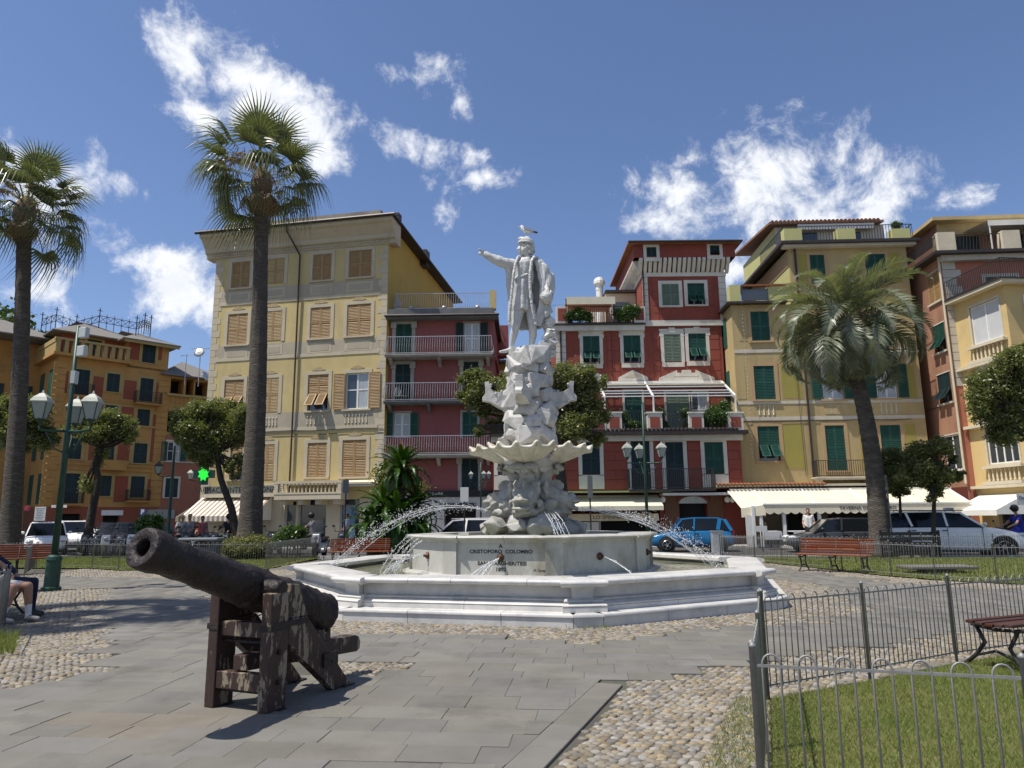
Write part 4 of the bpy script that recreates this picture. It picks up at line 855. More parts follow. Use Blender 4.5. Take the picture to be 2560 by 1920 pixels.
g.box('cornice',ux-.4,uL+.4,-.4,-.001,zt-.02,zt+.14,trimm); g.box('cornice',ux-.55,uL+.55,-.6,9,zt+.142,zt+.3,gutter); g.box('wing_cornice',-.3,ux-.41,-.4,9,zw+.001,zw+.12,gutter)
for xa in (480,790,1110) :
    k=(490,815,1148)[(480,790,1110).index(xa)]; u=U('z7',k,230,.3); g.box('parapet_pier',u-.5,u+.5,-.45,.1,zt+.3,Zg('z7',k,180,.3),lime)
g.railing(ux-.3,uL+.3,-.3,4,zt+.3,.95,ironm,ends=True,name='terrace_railing',pitch=.16)
za=Zg('z7',700,160,-2.2); g.box('attic',U('z7',385,200,-2.2),U('z7',1050,200,-2.2),2.2,9,zt+.3,za,trimm); 
mb=MB(); ua,ub=U('z7',370,160,-1.7),U('z7',1052,160,-1.7); mb.add([(ua-.2,1.7,za),(ub,1.7,za),(ub,9.5,za+.9),(ua-.2,9.5,za+.9),(ua-.2,1.7,za+.14),(ub,1.7,za+.14),(ub,9.5,za+1.04),(ua-.2,9.5,za+1.04)],[(3,2,1,0),(4,5,6,7),(0,1,5,4),(1,2,6,5),(2,3,7,6),(3,0,4,7)]); g.p('tile_roof',mb,tile)
mb=MB(); n=int((ub-ua)/.24)
for i in range(n): mb.tube([(ua+i*.24,1.66,za+.14),(ua+i*.24,3.5,za+.36)],.1,6)
g.p('roof_tiles',mb,tile,kind='stuff')
for q in ((537,200,640,270),(852,195,905,262)): u0,u1,z0,z1=g.rect('z7',*q,-2.2); g.box('attic_window',u0,u1,2.15,2.195,z0,z1,glassm)
g.box('attic_side',U('z7',385,200,-2.2)-.02,U('z7',385,200,-2.2),2.3,9,zt+.3,za,lime); g.box('side_upper_wall',ux-.02,ux,.1,9,zw+.12,zt-.02,lime); g.box('side_frieze',ux-.06,ux-.021,.1,9,zt-1.0,zt-.15,peach)
g.box('white_blind',U('z7',520,180,-1.9),U('z7',985,180,-1.9),1.75,1.9,za-.35,za-.02,canvasw)
# wing terrace
u=U('z7',135,570); g.box('terrace_pier',-.1,U('z7',170,570)-.05,-.3,.3,zw+.12,Zg('z7',135,528),lime); g.box('glass_screen',U('z7',172,580),U('z7',330,580),-.25,-.2,zw+.2,Zg('z7',250,552),glassm); g.box('tile_rail',U('z7',172,580),ux-.1,-.3,-.1,Zg('z7',250,535),Zg('z7',250,524),tile); g.box('terrace_wall',U('z7',335,580),ux-.03,-.2,.0,zw+.12,Zg('z7',250,540),lime)
# side windows of the wing (wall facing the red house)
for z0,z1 in ((wl[0][2],wl[0][3]),(wl[1][2],wl[1][3])): g.p('side_shutter',MB().box(-.05,-.005,1.2,2.4,z0,z1),greensh)
g.balcony(U('z7',592,940),U('z7',1240,940)-.3,Zg('z7',800,925,.8),.85,trimm,ironm,h=.95,corb=2)
zb=Zg('z8',1320,175,.7); g.balcony(U('z8',1225,170,.7),U('z8',1420,170,.7)+.9,zb,.75,trimm,ironm,h=Zg('z8',1320,95,.7)-zb,corb=2)
g.pipe(U('z7',560,1000),Zg('z8',1180,190),zt,gutter,y=-.1,r=.06); g.pipe(U('z7',508,400),Zg('z7',508,640),zt,gutter,y=-.1,r=.06)
mb=MB(); uu=U('z7',172,640); 
for i in range(40): mb.ball((uu+.02*math.sin(i),-.3,zw-i*.22),.022,5,4)
g.p('string_lights',mb,whitep,kind='stuff')
mb=MB(); t0=U('z8',722,207); n=int((U('z8',1240,207)-t0)/.2)
zt_=Zg('z8',1000,207,1.6)
for i in range(n): mb.tube([(t0+i*.2,-1.75,zt_-.05),(t0+i*.2,-1.2,zt_+.02)],.06,6)
g.p('tile_strip',mb,tile,kind='stuff'); g.box('lean_to_roof',t0,uL,-1.2,-.01,zt_-.14,zt_-.02,creamst)
# tavern with its long awning
to=3.4; tv=thing('tavern_awning','long cream awning with scalloped valance over the tavern tables','awning',tuple(g.o+g.n*to),g.a)
V=lambda k,x,y,o_=0.:g.uv(k,x,y,to+o_); u0=V('z8',978,310)[0]; u1=V('z8',1955,310)[0]; zf=V('z8',1300,306)[1]; zwl=g.uv('z8',1100,240,1.6)[1]
n=int((u1-u0)/.4); mb=MB()
for i in range(n):
    a_=u0+(u1-u0)*i/n; b_=u0+(u1-u0)*(i+1)/n
    mb.add([(a_,1.8,zwl),(b_,1.8,zwl),(b_,0,zf),(a_,0,zf)],[(0,3,2,1)]); bt=[(b_-(b_-a_)*k/6,-.005,zf-.36-.1*math.sin(PI*k/6)) for k in range(7)]; mb.add([(a_,-.005,zf),(b_,-.005,zf)]+bt,[tuple(range(9))])
mb.build('canvas',canvas,tv)
MB().box(u0-.1,u1+.1,-.04,.06,zf,zf+.06).build('front_bar',whitep,tv); MB().box(u0-1.2,u1+.2,1.8,1.95,zwl-.05,zwl+.1).build('wall_box',canvasw,tv)
mb=MB(); ul=u0-1.35; mb.add([(ul,1.8,zwl),(u0,1.8,zwl),(u0,0,zf),(ul+.25,.3,zf-.15)],[(0,3,2,1)]); mb.add([(ul+.25,.3,zf-.15),(u0,0,zf),(u0,0,zf-.5),(ul+.25,.3,zf-.6)],[(0,3,2,1)]); mb.build('end_canvas',canvas,tv)
for k in range(5): u=u0+(u1-u0)*k/4; MB().bar((u,1.8,zwl+.03),(u,0,zf+.04),.07).build('arm',whitep,tv)
text('TAVERNA DEL CORSARO',.24,ironm,tv,(V('z8',1467,318)[0],-.02,zf-.2),(R(90),0,0),sx=1.0)
for k,x in enumerate((928,965,1075,1245,1912)): u=V('z8',x,400)[0]; MB().box(u-.07,u+.07,.1,.24,0,zf-.05).build('post',whitep,tv)
MB().box(V('z8',890,400)[0],V('z8',925,400)[0],.12,.16,0,zf-.5).build('side_curtain',canvasw,tv)
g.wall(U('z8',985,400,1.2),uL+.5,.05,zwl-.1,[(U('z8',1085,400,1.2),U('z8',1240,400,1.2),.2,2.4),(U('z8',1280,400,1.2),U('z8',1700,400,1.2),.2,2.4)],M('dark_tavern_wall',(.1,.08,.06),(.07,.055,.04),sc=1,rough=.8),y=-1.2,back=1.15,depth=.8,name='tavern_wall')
# ------------------------------------------------------------ tall pink-sided house
pk2=M('old_rose_stucco',(.36,.19,.115),(.28,.14,.088),sc=1.,rough=.92,c3=(.19,.11,.08),sc3=.6,stretch=(1,1,.45))
bx,by=22.95,36.7; fx,fy=23.75,50.; h=Bld('rose_house','tall house with a faded rose side wall, dark shutters and a roof terrace',fx,fy,math.atan2(by-fy,bx-fx)); r=lambda k,*q:h.rect(k,*q); Lh_=math.hypot(bx-fx,by-fy); Zh=lambda k,x,y:h.uv(k,x,y)[1]; Uh=lambda k,x,y:h.uv(k,x,y)[0]
ht=Zh('z7',1420,330); hw=[r('z7',1318,440,1390,630),r('z7',1350,755,1425,930),r('z7',1380,1055,1460,1240),r('z7',1420,1430,1525,1650)]
h.wall(0,Lh_,0,ht,hw,pk2,back=12)
for i,w_ in enumerate(hw): h.win(w_,('closed','tilt','tilt','glass')[i],(tansh,greensh,darkgreen,darkgreen)[i],None,sw=.12)
h.box('eave',0,Lh_+.7,-.55,12.5,ht,ht+.16,gutter); h.box('front_cornice',Lh_+.02,Lh_+.4,-.1,12,ht-.3,ht-.002,trimm)
h.box('ground_band',.1,Lh_-.05,-.03,.0,0,Zh('z8',1900,225),M('dark_red_base',(.13,.03,.02),rough=.8))
for k in range(3): h.box('parapet_pier',Lh_+.1,Lh_+.6,-.3+k*3.3,.6+k*3.3,ht+.16,ht+1.2,creamst)
h.railing(Lh_-6,Lh_+.4,-.35,-.3,ht+.16,1.,ironm,ends=False,name='side_terrace_railing'); mb=MB()
for i in range(60): mb.bar((Lh_+.4,-.3+i*.17,ht+.16),(Lh_+.4,-.22+i*.17,ht+1.1),.025)
mb.bar((Lh_+.4,-.3,ht+1.1),(Lh_+.4,10,ht+1.1),.04); h.p('terrace_railing',mb,ironm)
h.box('penthouse',1,Lh_-2.2,1.2,11,ht+.16,ht+2.75,pk2); h.box('penthouse_roof',.6,Lh_-1.5,.7,11.5,ht+2.752,ht+2.95,oli); h.box('penthouse_fascia',Lh_-2.19,Lh_-2.1,1.2,11,ht+2.0,ht+2.75,oli)
for k in range(3): h.box('penthouse_door',Lh_-2.19,Lh_-2.12,2.2+k*2.6,3.4+k*2.6,ht+.2,ht+1.95,darkgreen)
mb=MB(); mb.add([(Lh_-2.1,2.6,ht+2.2),(Lh_-2.1,11,ht+2.2),(Lh_+.2,11,ht+1.95),(Lh_+.2,2.6,ht+1.95)],[(0,1,2,3)]); mb.add([(Lh_+.2,2.6,ht+1.95),(Lh_+.2,11,ht+1.95),(Lh_+.2,11,ht+1.65),(Lh_+.2,2.6,ht+1.65)],[(0,1,2,3)]); h.p('white_awning',mb,canvasw)
for y in (2.7,6.5,10.5): h.p('awning_post',MB().bar((Lh_+.15,y,ht+.16),(Lh_+.15,y,ht+1.95),.05),whitep)
h.box('chimney',2.5,3.4,1.6,2.6,ht+2.95,ht+3.9,pk2); h.box('chimney_cap',2.4,3.5,1.5,2.7,ht+4.0,ht+4.1,slate); h.box('chimney',1.8,3.,8.2,9.4,ht+2.95,ht+3.8,pk2)
mb=MB(); 
for q in ((6.5,3.),(8.8,2.6)): mb.tube([(1.6,q[0],ht+2.95),(1.6,q[0],ht+2.95+q[1])],.03,4); mb.tube([(1.6,q[0]-.8,ht+2.7+q[1]),(1.6,q[0]+.8,ht+2.9+q[1])],.02,4); [mb.tube([(1.4,q[0]-.7+i*.3,ht+2.72+q[1]+i*.03),(1.9,q[0]-.7+i*.3,ht+2.72+q[1]+i*.03)],.012,3) for i in range(6)]
h.p('aerial',mb,ironm)
# red front face of the block above the bay, with quoins and a dark window
zb_=Zh('z7',1480,650); h.box('front_wall',Lh_+.003,Lh_+.05,0,12,0,ht-.31,M('salmon_stucco',(.42,.16,.1),(.36,.135,.085),sc=.8,rough=.9))
zq=8.
while zq<ht-.6: h.box('quoin',Lh_+.05,Lh_+.08,.02,.7+.25*(int(zq*2)%2),zq,zq+.42,trimm); zq+=.45
mb=MB(); mb.box(Lh_+.05,Lh_+.09,2.0,3.9,ht-3.7,ht-1.0); h.p('front_window',mb,trimm); h.p('front_shutter',MB().box(Lh_+.09,Lh_+.13,2.2,3.7,ht-3.7,ht-1.2),darkgreen)
h.p('downpipe',MB().tube([(Lh_+.1,-.12,ht),(Lh_+.1,-.12,3)],.06,6),creamst)
# ------------------------------------------------------------ yellow bay-window house at the picture edge
yb=M('warm_yellow_stone',(.6,.44,.2),(.54,.4,.18),sc=.8,rough=.9,c3=(.44,.33,.16),sc3=.4)
fx,fy,nx,ny=23.3,36.62,23.66,33.2; i_=Bld('bay_window_house','sunlit yellow house with balustraded bay windows next to the rose house',fx,fy,math.atan2(ny-fy,nx-fx)); r=lambda k,*q:i_.rect(k,*q); Li=math.hypot(nx-fx,ny-fy); Zi=lambda k,x,y:i_.uv(k,x,y)[1]
it=Zi('z7',1600,588); iw=[r('z7',1580,620,1765,865),(0,0,0,0),(0,0,0,0)]; dz=iw[0][2]-r('z8',2030,0,2185,112)[2]; iw[1]=(iw[0][0],iw[0][1],iw[0][2]-dz/2,iw[0][3]-dz/2); iw[2]=(iw[0][0],iw[0][1],iw[0][2]-dz,iw[0][3]-dz)
zsh=Zi('z8',2050,262); door=(Li-2.2,Li-.3,.1,zsh-.3)
i_.wall(0,Li,0,it,iw+[door],yb,back=10,depth=.2)
blind=M('white_blind',(.55,.56,.56),(.48,.49,.5),sc=1,rough=.35)
for k,w_ in enumerate(iw):
    wn=i_.win(w_,'glass',None,trimm,sw=.1,pane=blind if k<2 else glassm,sill=True); z0=w_[2]-.95
    if k==2:
        m_=MB()
        for q in (.25,.75): u=w_[0]+(w_[1]-w_[0])*q; m_.box(u-.03,u+.03,.055,.125,w_[2]+.07,w_[3]-.07)
        m_.build('mullion',whitep,wn)
    i_.balusters(w_[0]-.1,w_[1]+.1,z0+.12,.62,-.12,creamst,par=wn,pitch=.24)
    MB().box(w_[0]-.25,w_[1]+.25,-.24,-.003,z0+.74,z0+.86).build('balustrade_rail',creamst,wn); MB().box(w_[0]-.25,w_[1]+.25,-.3,-.003,z0-.05,z0+.12).build('balustrade_base',creamst,wn)
    # the face towards the square
    MB().box(Li+.02,Li+.05,.9,3.2,w_[2],w_[3]).build('front_window',whitep,i_.root); MB().box(Li+.051,Li+.06,1.0,3.1,w_[2]+.1,w_[3]-.1).build('front_pane',blind if k<2 else glassm,i_.root); MB().box(Li+.005,Li+.2,.7,3.4,z0+.74,z0+.86).build('balustrade_rail',creamst,i_.root)
    m_=MB(); m_.box(Li+.005,Li+.32,-.3,8,z0-.2,z0-.06); m_.box(0,Li+.32,-.3,-.002,z0-.2,z0-.06); m_.build('string_course',creamst,i_.root)
    for y in range(9): link('baluster',_sh[('bal',.62)],i_.root,loc=(Li+.12,.85+y*.28,z0+.12))
i_.box('cornice',-.1,Li+.45,-.45,10,it-.001,it+.16,creamst); b=i_.box('terrace_slab',-.1,Li+.5,-.5,10,it+.161,it+.22,gutter)
i_.railing(.1,Li+.4,-.4,0,it+.22,1.0,ironm,ends=False,pitch=.12,name='terrace_railing'); mb=MB()
for q in range(50): mb.bar((Li+.4,-.4+q*.12,it+.22),(Li+.4,-.36+q*.12,it+1.2),.024)
mb.bar((Li+.4,-.4,it+1.2),(Li+.4,6,it+1.2),.04); i_.p('front_railing',mb,ironm)
za=Zi('z8',2100,258); zb=za-.75; awning(i_.root,'white_awning',.3,Li-.2,-.05,za,-1.7,zb,canvasw,.25,scallop=False)
i_.box('plinth',-.02,Li+.02,-.04,-.002,0,.5,creamst)
# ------------------------------------------------------------ the orange palace far back
org=M('orange_stucco',(.45,.245,.075),(.39,.21,.066),sc=.5,rough=.9,c3=(.26,.155,.06),sc3=.4)
rdp=M('red_painted_panel',(.27,.075,.04),(.23,.065,.037),sc=.7,rough=.9)
ocb=M('ochre_border',(.38,.27,.1),(.33,.24,.1),sc=.8,rough=.9)
base=M('brick_red_base',(.27,.085,.05),(.23,.075,.045),sc=.6,rough=.9)
o=atY('z1',352,800,62.); k_=Bld('orange_palace','orange palace with red painted panels, dark shutters and an iron roof crest',o.x,o.y,R(46)); r=lambda k,*q:k_.rect(k,*q); Zk=lambda k,x,y:k_.uv(k,x,y)[1]; Uk=lambda k,x,y:k_.uv(k,x,y)[0]
KW=[[r('z1',483,580,578,755),r('z1',692,607,775,725),r('z1',905,637,990,805)],[r('z1',470,790,560,900),r('z1',678,812,760,920),r('z1',888,838,970,950)],[r('z1',435,1025,528,1160),r('z1',655,1050,740,1190),r('z1',866,1058,952,1187)],[r('z1',410,1253,512,1450),r('z1',645,1268,720,1400),r('z1',845,1272,935,1410)]]
kl=Uk('z1',1070,800); zt=Zk('z1',600,520); zg=Zk('z1',600,1470); holes=[w_ for R_ in KW for w_ in R_]
k_.wall(0,kl,zg,zt,holes,org,back=12); k_.wall(0,kl,0,zg-.01,[r('z1',665,1530,770,1600)[:2]+(.1,2.4),r('z1',400,1510,520,1590)[:2]+(.1,2.2)],base,back=12,name='ground_floor_wall',depth=.5)
for R_ in KW:
    for w_ in R_: k_.win(w_,'closed',darkgreen,ocb,sw=.25)
for q in ((600,625,668,765),(800,650,882,785),(1005,665,1035,790),(785,822,865,920),(575,1000,640,1170),(750,1060,838,1175),(980,870,1010,1180),(740,1270,825,1440),(950,1290,990,1430),(412,590,440,740)):
    u0,u1,z0,z1=r('z1',*q); k_.band('red_panel',u0,u1,z0,z1,rdp,.02); k_.band('panel_border',u0-.15,u1+.15,z0-.15,z1+.15,ocb,.01)
for x,y in ((500,760),(640,760),(640,925),(640,1195),(640,1225)): z=Zk('z1',x,y); k_.band('string_course',0,kl,z-.12,z+.06,org,.08)
for x in (355,1045):
    z=zg+.1; u=Uk('z1',x,900); 
    while z<zt-.6: k_.box('quoin',u-.5,u+.5,-.06,-.001,z,z+.55,org); z+=.6
z=zt; k_.box('top_cornice',-.6,kl*.62,-.7,12,z,z+.25,org)
k_.balcony(Uk('z1',860,800)-.0,Uk('z1',1030,800),KW[0][2][2],.9,org,ironm,h=1.1); k_.balcony(KW[3][2][0]-.4,KW[3][2][1]+.4,KW[3][2][2]-.3,.8,org,ironm,h=1.); k_.balcony(KW[3][0][0]-.3,KW[3][0][1]+.3,KW[3][0][2],.8,org,ironm,h=1.1); k_.balcony(KW[0][0][0]-.3,KW[0][0][1]+.3,KW[0][0][2],.8,org,ironm,h=1.1)
u0,u1,z0,z1=r('z1',650,1170,800,1235); b=k_.box('stone_balcony',u0,u1,-.9,-.01,z0,z0+.25,org); k_.box('balcony_parapet',u0,u1,-.9,-.75,z0+.25,z1,org)
# top floor
tz=Zk('z1',920,400); z5=zt+.25; TF=[k_.rect('z1',565,388,655,490,-1.5),r('z1',922,420,1008,538)]
ur=Uk('z1',830,480); k_.wall(ur,kl,zt-.2,tz,[TF[1]],org,back=12,name='top_floor_wall'); k_.wall(.4,ur-.01,z5,tz,[TF[0]],rdp,y=1.5,back=10,name='loggia_wall')
k_.win(TF[1],'closed',darkgreen,ocb,sw=.25); k_.win(TF[0],'closed',darkgreen,ocb,sw=.25,y=1.5); k_.band('red_panel',*r('z1',830,405,905,515),rdp,.02); k_.band('red_panel',*r('z1',1020,430,1050,520),rdp,.02)
mb=MB(); n=9
for i in range(n+1): u=-.3+(ur+.1)*i/n; mb.box(u-.16,u+.16,-.65,-.4,z5,z5+1.15)
mb.box(-.6,ur,-.7,-.35,z5+1.1,z5+1.3); k_.p('roof_balustrade',mb,ocb); mb=MB(); mb.box(-.55,-.4,-.6,11,z5+.9,z5+1.3); mb.box(-.5,-.45,-.6,11,z5,z5+.9); k_.p('side_balustrade',mb,ocb)
k_.railing(-.3,ur,-.5,0,z5,1.1,ironm,ends=False)
k_.hip(ur,kl,0,12,tz,2.2,.8,slate,ridge=3.4); k_.hip(.2,ur+1,1.5,13,tz+.1,2.6,.8,slate,name='main_roof',ridge=4.5); k_.hip(-9,.5,4,14,tz-.3,2.4,.8,slate,name='back_roof',ridge=4.)
k_.box('fascia',ur-.6,kl+.7,-.75,-.6,tz-.35,tz-.12,ocb); k_.box('back_wing_wall',-10,.0,6,14,0,tz-.45,org)
for i in range(4):
    for z0 in (zg+1,zg+5,zg+9): k_.box('side_shutter',-1.6-i*2.2,-.5-i*2.2,5.9,5.98,z0,z0+2.1,darkgreen)
for y in (1.8,4.8,8.): 
    for w_ in (KW[0][0],KW[2][0],KW[3][0]): k_.p('side_shutter',MB().box(-.06,-.005,y-.6,y+.6,w_[2],w_[3]),greensh)
mb=MB(); cr=[('z1',272,270),('z1',365,238),('z1',495,285),('z1',645,245),('z1',885,292),('z1',938,275),('z1',978,290)]
pts=[]
for (kk,x,y) in cr: rr=ray(kk,x,y); P_=CP+rr*(69./rr.y); q=P_-k_.o; pts.append(Vector((q.dot(k_.d),-q.dot(k_.n),P_.z-.62)))
for a_,b_ in zip(pts[:-1],pts[1:]):
    up_=Vector((0,0,1)); mb.bar(a_+up_*.2,b_+up_*.2,.05); mb.bar(a_+up_*.85,b_+up_*.85,.05); n=max(3,int((b_-a_).length/.75))
    for i in range(n):
        p=a_.lerp(b_,i/n); q=a_.lerp(b_,(i+1)/n); mb.bar(p+up_*.2,q+up_*.85,.035); mb.bar(q+up_*.2,p+up_*.85,.035); mb.bar(p+up_*.85,p+up_*1.1,.035); mb.bar(p-up_*.5,p+up_*.85,.045)
for p in pts: mb.bar(p-Vector((0,0,.6)),p+Vector((0,0,1.6)),.07); mb.bar(p+Vector((-.22,0,1.35)),p+Vector((.22,0,1.35)),.05)
k_.p('roof_crest',mb,ironm)
b=k_.box('shop_sign',*r('z1',655,1492,795,1525)[:2],-.12,-.01,r('z1',655,1492,795,1525)[2],r('z1',655,1492,795,1525)[3],whitep)
k_.box('roller_shutter',Uk('z1',945,1510),kl+1.5,-.5,-.02,Zk('z1',1050,1545),Zk('z1',1050,1488),M('grey_canvas',(.3,.3,.29),rough=.9))
# lower orange-pink neighbour with a loggia
pk3=M('salmon_pink',(.32,.13,.08),(.28,.11,.07),sc=.6,rough=.9)
c0=k_.o+k_.d*(kl+.02); q_=Bld('loggia_house','salmon house with a timber roofed loggia beside the orange palace',c0.x,c0.y,R(44)); r=lambda k,*q:q_.rect(k,*q); Zq=lambda k,x,y:q_.uv(k,x,y)[1]; Uq=lambda k,x,y:q_.uv(k,x,y)[0]
qw=[r('z1',1085,1050,1165,1175),r('z1',1070,1285,1152,1408)]; ql=Uq('z1',1440,900); zm=Zq('z1',1150,1010); zl=Zq('z1',1150,748); zr=Zq('z1',1150,620)
q_.wall(0,ql,0,zm,qw,pk3,back=9); q_.wall(0,ql,zm+.01,zl,[r('z1',1085,850,1150,985)],org,back=9,name='arcade_wall',depth=1.2); q_.wall(0,ql,zl+.01,zr,[r('z1',1105,640,1190,745),r('z1',1265,660,1345,750),r('z1',1205,640,1255,750)],org,back=9,name='loggia_wall',depth=1.6)
q_.win(qw[0],'open',greensh,trimm,sw=.2); q_.win(qw[1],'closed',darkgreen,trimm,sw=.2); q_.box('loggia_parapet',0,ql,-.25,-.01,zl-.1,zl+.12,ocb); q_.balusters(.3,ql-.3,zl-.9,.75,-.1,org,pitch=.4); q_.hip(0,ql,0,9,zr,2.4,.7,slate,ridge=3.5)
for x in (1090,1180,1210,1300): q_.band('painted_band',.02,ql-.02,Zq('z1',1100,x),Zq('z1',1100,x)+.12,trimm,.04) if x in (1180,) else None
mb=MB(); rr=atY('z1',1295,530,70.); q=rr-q_.o; u,y,z=q.dot(q_.d),-q.dot(q_.n),rr.z
mb.tube([(u,y,z-2.5),(u,y,z+1.5)],.05,5); mb.tube([(u-.9,y,z+1.2),(u+.9,y,z+1.5)],.04,4); mb.lathe([(.55,0),(.4,.12),(.05,.18)],10,(u-.2,y-.2,z+.9),axis=(-.6,-.7,.4)); mb.lathe([(.55,0),(.4,.12),(.05,.18)],10,(u+.6,y-.2,z-1.4),axis=(.4,-.8,.4)); mb.tube([(u-1.3,y,z-2.5),(u-1.3,y,z+.6)],.04,4); mb.tube([(u-1.9,y,z+.3),(u-.8,y,z+.6)],.03,4)
q_.p('roof_aerial',mb,silver)
# wooded hill
hl=MB(); leafhill=leafmat('hill_foliage',(.05,.085,.015),(.085,.12,.025),tl=.15)
g_=np.random.RandomState(3); n=9000; cx,cy,cz=-150.,200.,0.; ax,ay,az=26.,40.,60.
th=g_.uniform(0,2*PI,n); ph=np.arccos(g_.uniform(.0,1,n)); bump=1+.06*np.sin(th*9)*np.cos(ph*11)+.05*np.sin(th*23+ph*17)+g_.uniform(-.03,.03,n)
C=np.stack([cx+ax*np.sin(ph)*np.cos(th)*bump,cy+ay*np.sin(ph)*np.sin(th)*bump,cz+az*np.cos(ph)*bump],1); s=g_.uniform(.5,1.2,n)
d1=g_.normal(size=(n,3)); d1/=np.linalg.norm(d1,axis=1)[:,None]; d2=np.cross(d1,g_.normal(size=(n,3))); d2/=np.linalg.norm(d2,axis=1)[:,None]
V_=np.stack([C-d1*s[:,None],C+d2*s[:,None]*.7,C+d1*s[:,None],C-d2*s[:,None]*.7],1).reshape(-1,3)
o=link('hill_wood',npmesh('hill_wood',V_,np.arange(4*n).reshape(-1,4),leafhill)); tag(o,'dense green wood covering the hill behind the orange palace','wood',kind='stuff')
mb=MB(); mb.ball((cx,cy,cz),(ax*.95,ay*.95,az*.95),24,14); setting(mb.build('hill',M('hill_earth',(.03,.045,.015),rough=.95),smooth=True))
# cables, wires and vents that run over the fronts
cab=M('cable_black',(.02,.02,.02),rough=.7)
def cable(b,pts,r=.014): b.p('cable',MB().tube(pts,r,4),cab)
for zz,y in ((c.uv('z3',1000,330)[1],-.03),(c.uv('z2',1000,1585)[1],-.04)): cable(c,[(i*1.1,y,zz+.03*math.sin(i*1.7)) for i in range(11)])
cable(d,[(i*.6,-.03,d.uv('z3',1800,490)[1]-.06+.02*math.sin(i)) for i in range(11)]); cable(g,[(.3+i*.9,-.04,g.uv('z7',700,1345)[1]+.03*math.sin(i*2)) for i in range(11)]); cable(g,[(g.uv('z7',515,1100)[0]+.01*i,-.05,g.uv('z7',520,1020)[1]-i*.75) for i in range(9)],.01)
for z in (3.6,7.2,10.8): cable(h,[(2+i,-.03,z+.04*math.sin(i*1.3)) for i in range(12)])
cable(f,[(f.uv('z6',420,900)[0]+i*.02,-.03,zc-.3-i*.7) for i in range(8)] if False else [(f.uv('z6',470,900)[0],-.03,12.2-i*.7) for i in range(8)],.012)
# ------------------------------------------------------------ the fountain
wm=M('white_marble',(.56,.545,.51),(.4,.395,.385),sc=2.4,rough=.4,bump=.002,bsc=25,detail=12,lo=.45,hi=.72,c3=(.36,.37,.375),sc3=1.4)
gm=M('stained_marble',(.45,.442,.405),(.33,.322,.285),sc=1.8,rough=.5,bump=.002,bsc=25,detail=12,lo=.4,hi=.7,c3=(.22,.2,.14),sc3=1.3,stretch=(1,1,.55))
rm=M('carved_marble',(.48,.47,.445),(.33,.325,.305),sc=5,rough=.55,bump=.006,bsc=40,detail=10,lo=.42,hi=.68,c3=(.27,.265,.24),sc3=2.6)
rm2=M('wet_marble',(.37,.365,.33),(.24,.235,.205),sc=4,rough=.45,bump=.008,bsc=30,detail=10,c3=(.24,.24,.2),sc3=1.6)
sm=M('statue_marble',(.54,.54,.52),(.42,.42,.405),sc=4,rough=.5,bump=.002,bsc=40,detail=8,lo=.45,hi=.7,c3=(.4,.4,.385),sc3=3.)
bron=M('bronze',(.07,.035,.02),(.13,.065,.035),sc=12,rough=.5,metal=.5)
water=M('pool_water',(.2,.205,.13),(.27,.27,.18),sc=1.5,rough=.04,bump=.006,bsc=7,spec=.6)
fn=thing('fountain','large octagonal white marble fountain with a rocky column, shells and carved fish','fountain',tuple(FC))
S8=math.sin(PI/8); C8=math.cos(PI/8)
def sweep(prof,k,s0,s1,name,mat,par,bevel=0.):
    """closed profile [(apothem,z)] drawn along side k from s0 to s1 (tangential)"""
    a=FTH+(k+.5)*PI/4; n=Vector((math.cos(a),math.sin(a),0)); t=Vector((-math.sin(a),math.cos(a),0)); mb=MB(); m=len(prof)
    s0_=s0 if callable(s0) else (lambda ap:s0); s1_=s1 if callable(s1) else (lambda ap:s1)
    vs=[n*ap+t*s0_(ap)+Vector((0,0,z)) for ap,z in prof]+[n*ap+t*s1_(ap)+Vector((0,0,z)) for ap,z in prof]
    mb.add(vs,[tuple(range(m-1,-1,-1)),tuple(range(m,2*m))]+[(i,(i+1)%m,m+(i+1)%m,m+i) for i in range(m)])
    me=mb.mesh(name,mat); bm=bmesh.new(); bm.from_mesh(me); bmesh.ops.recalc_face_normals(bm,faces=bm.faces); bm.to_mesh(me); bm.free(); me.set_sharp_from_angle(angle=R(40)); me.polygons.foreach_set('use_smooth',[True]*len(me.polygons))
    return link(name,me,par,bevel=bevel)
def rnd_prof(cx,cz,rx,rz,a0,a1,n=6): return [(cx+rx*math.cos(R(a0+(a1-a0)*i/n)),cz+rz*math.sin(R(a0+(a1-a0)*i/n))) for i in range(n+1)]
def ap(Rc,w_): return Rc*C8+w_/2*S8
frng=random.Random(21)
def ring_side(k,Rc,w_,prof,name,mat,stones,par=fn,gap=.004):
    hl=Rc*S8-w_/2*C8+.0; A0=ap(Rc,w_)
    lim=lambda a_: a_*math.tan(PI/8)+(hl-A0*math.tan(PI/8))     # mitred at the corner facets
    cuts=sorted(frng.uniform(.85,1.15)*i/stones for i in range(1,stones)); cuts=[-1]+[2*c_-1 for c_ in cuts]+[1]
    for c0,c1 in zip(cuts[:-1],cuts[1:]):
        f0=(lambda a_:-lim(a_)) if c0==-1 else c0*hl+gap
        f1=(lambda a_:lim(a_)) if c1==1 else c1*hl-gap
        sweep(prof,k,f0,f1,name,mat,par)
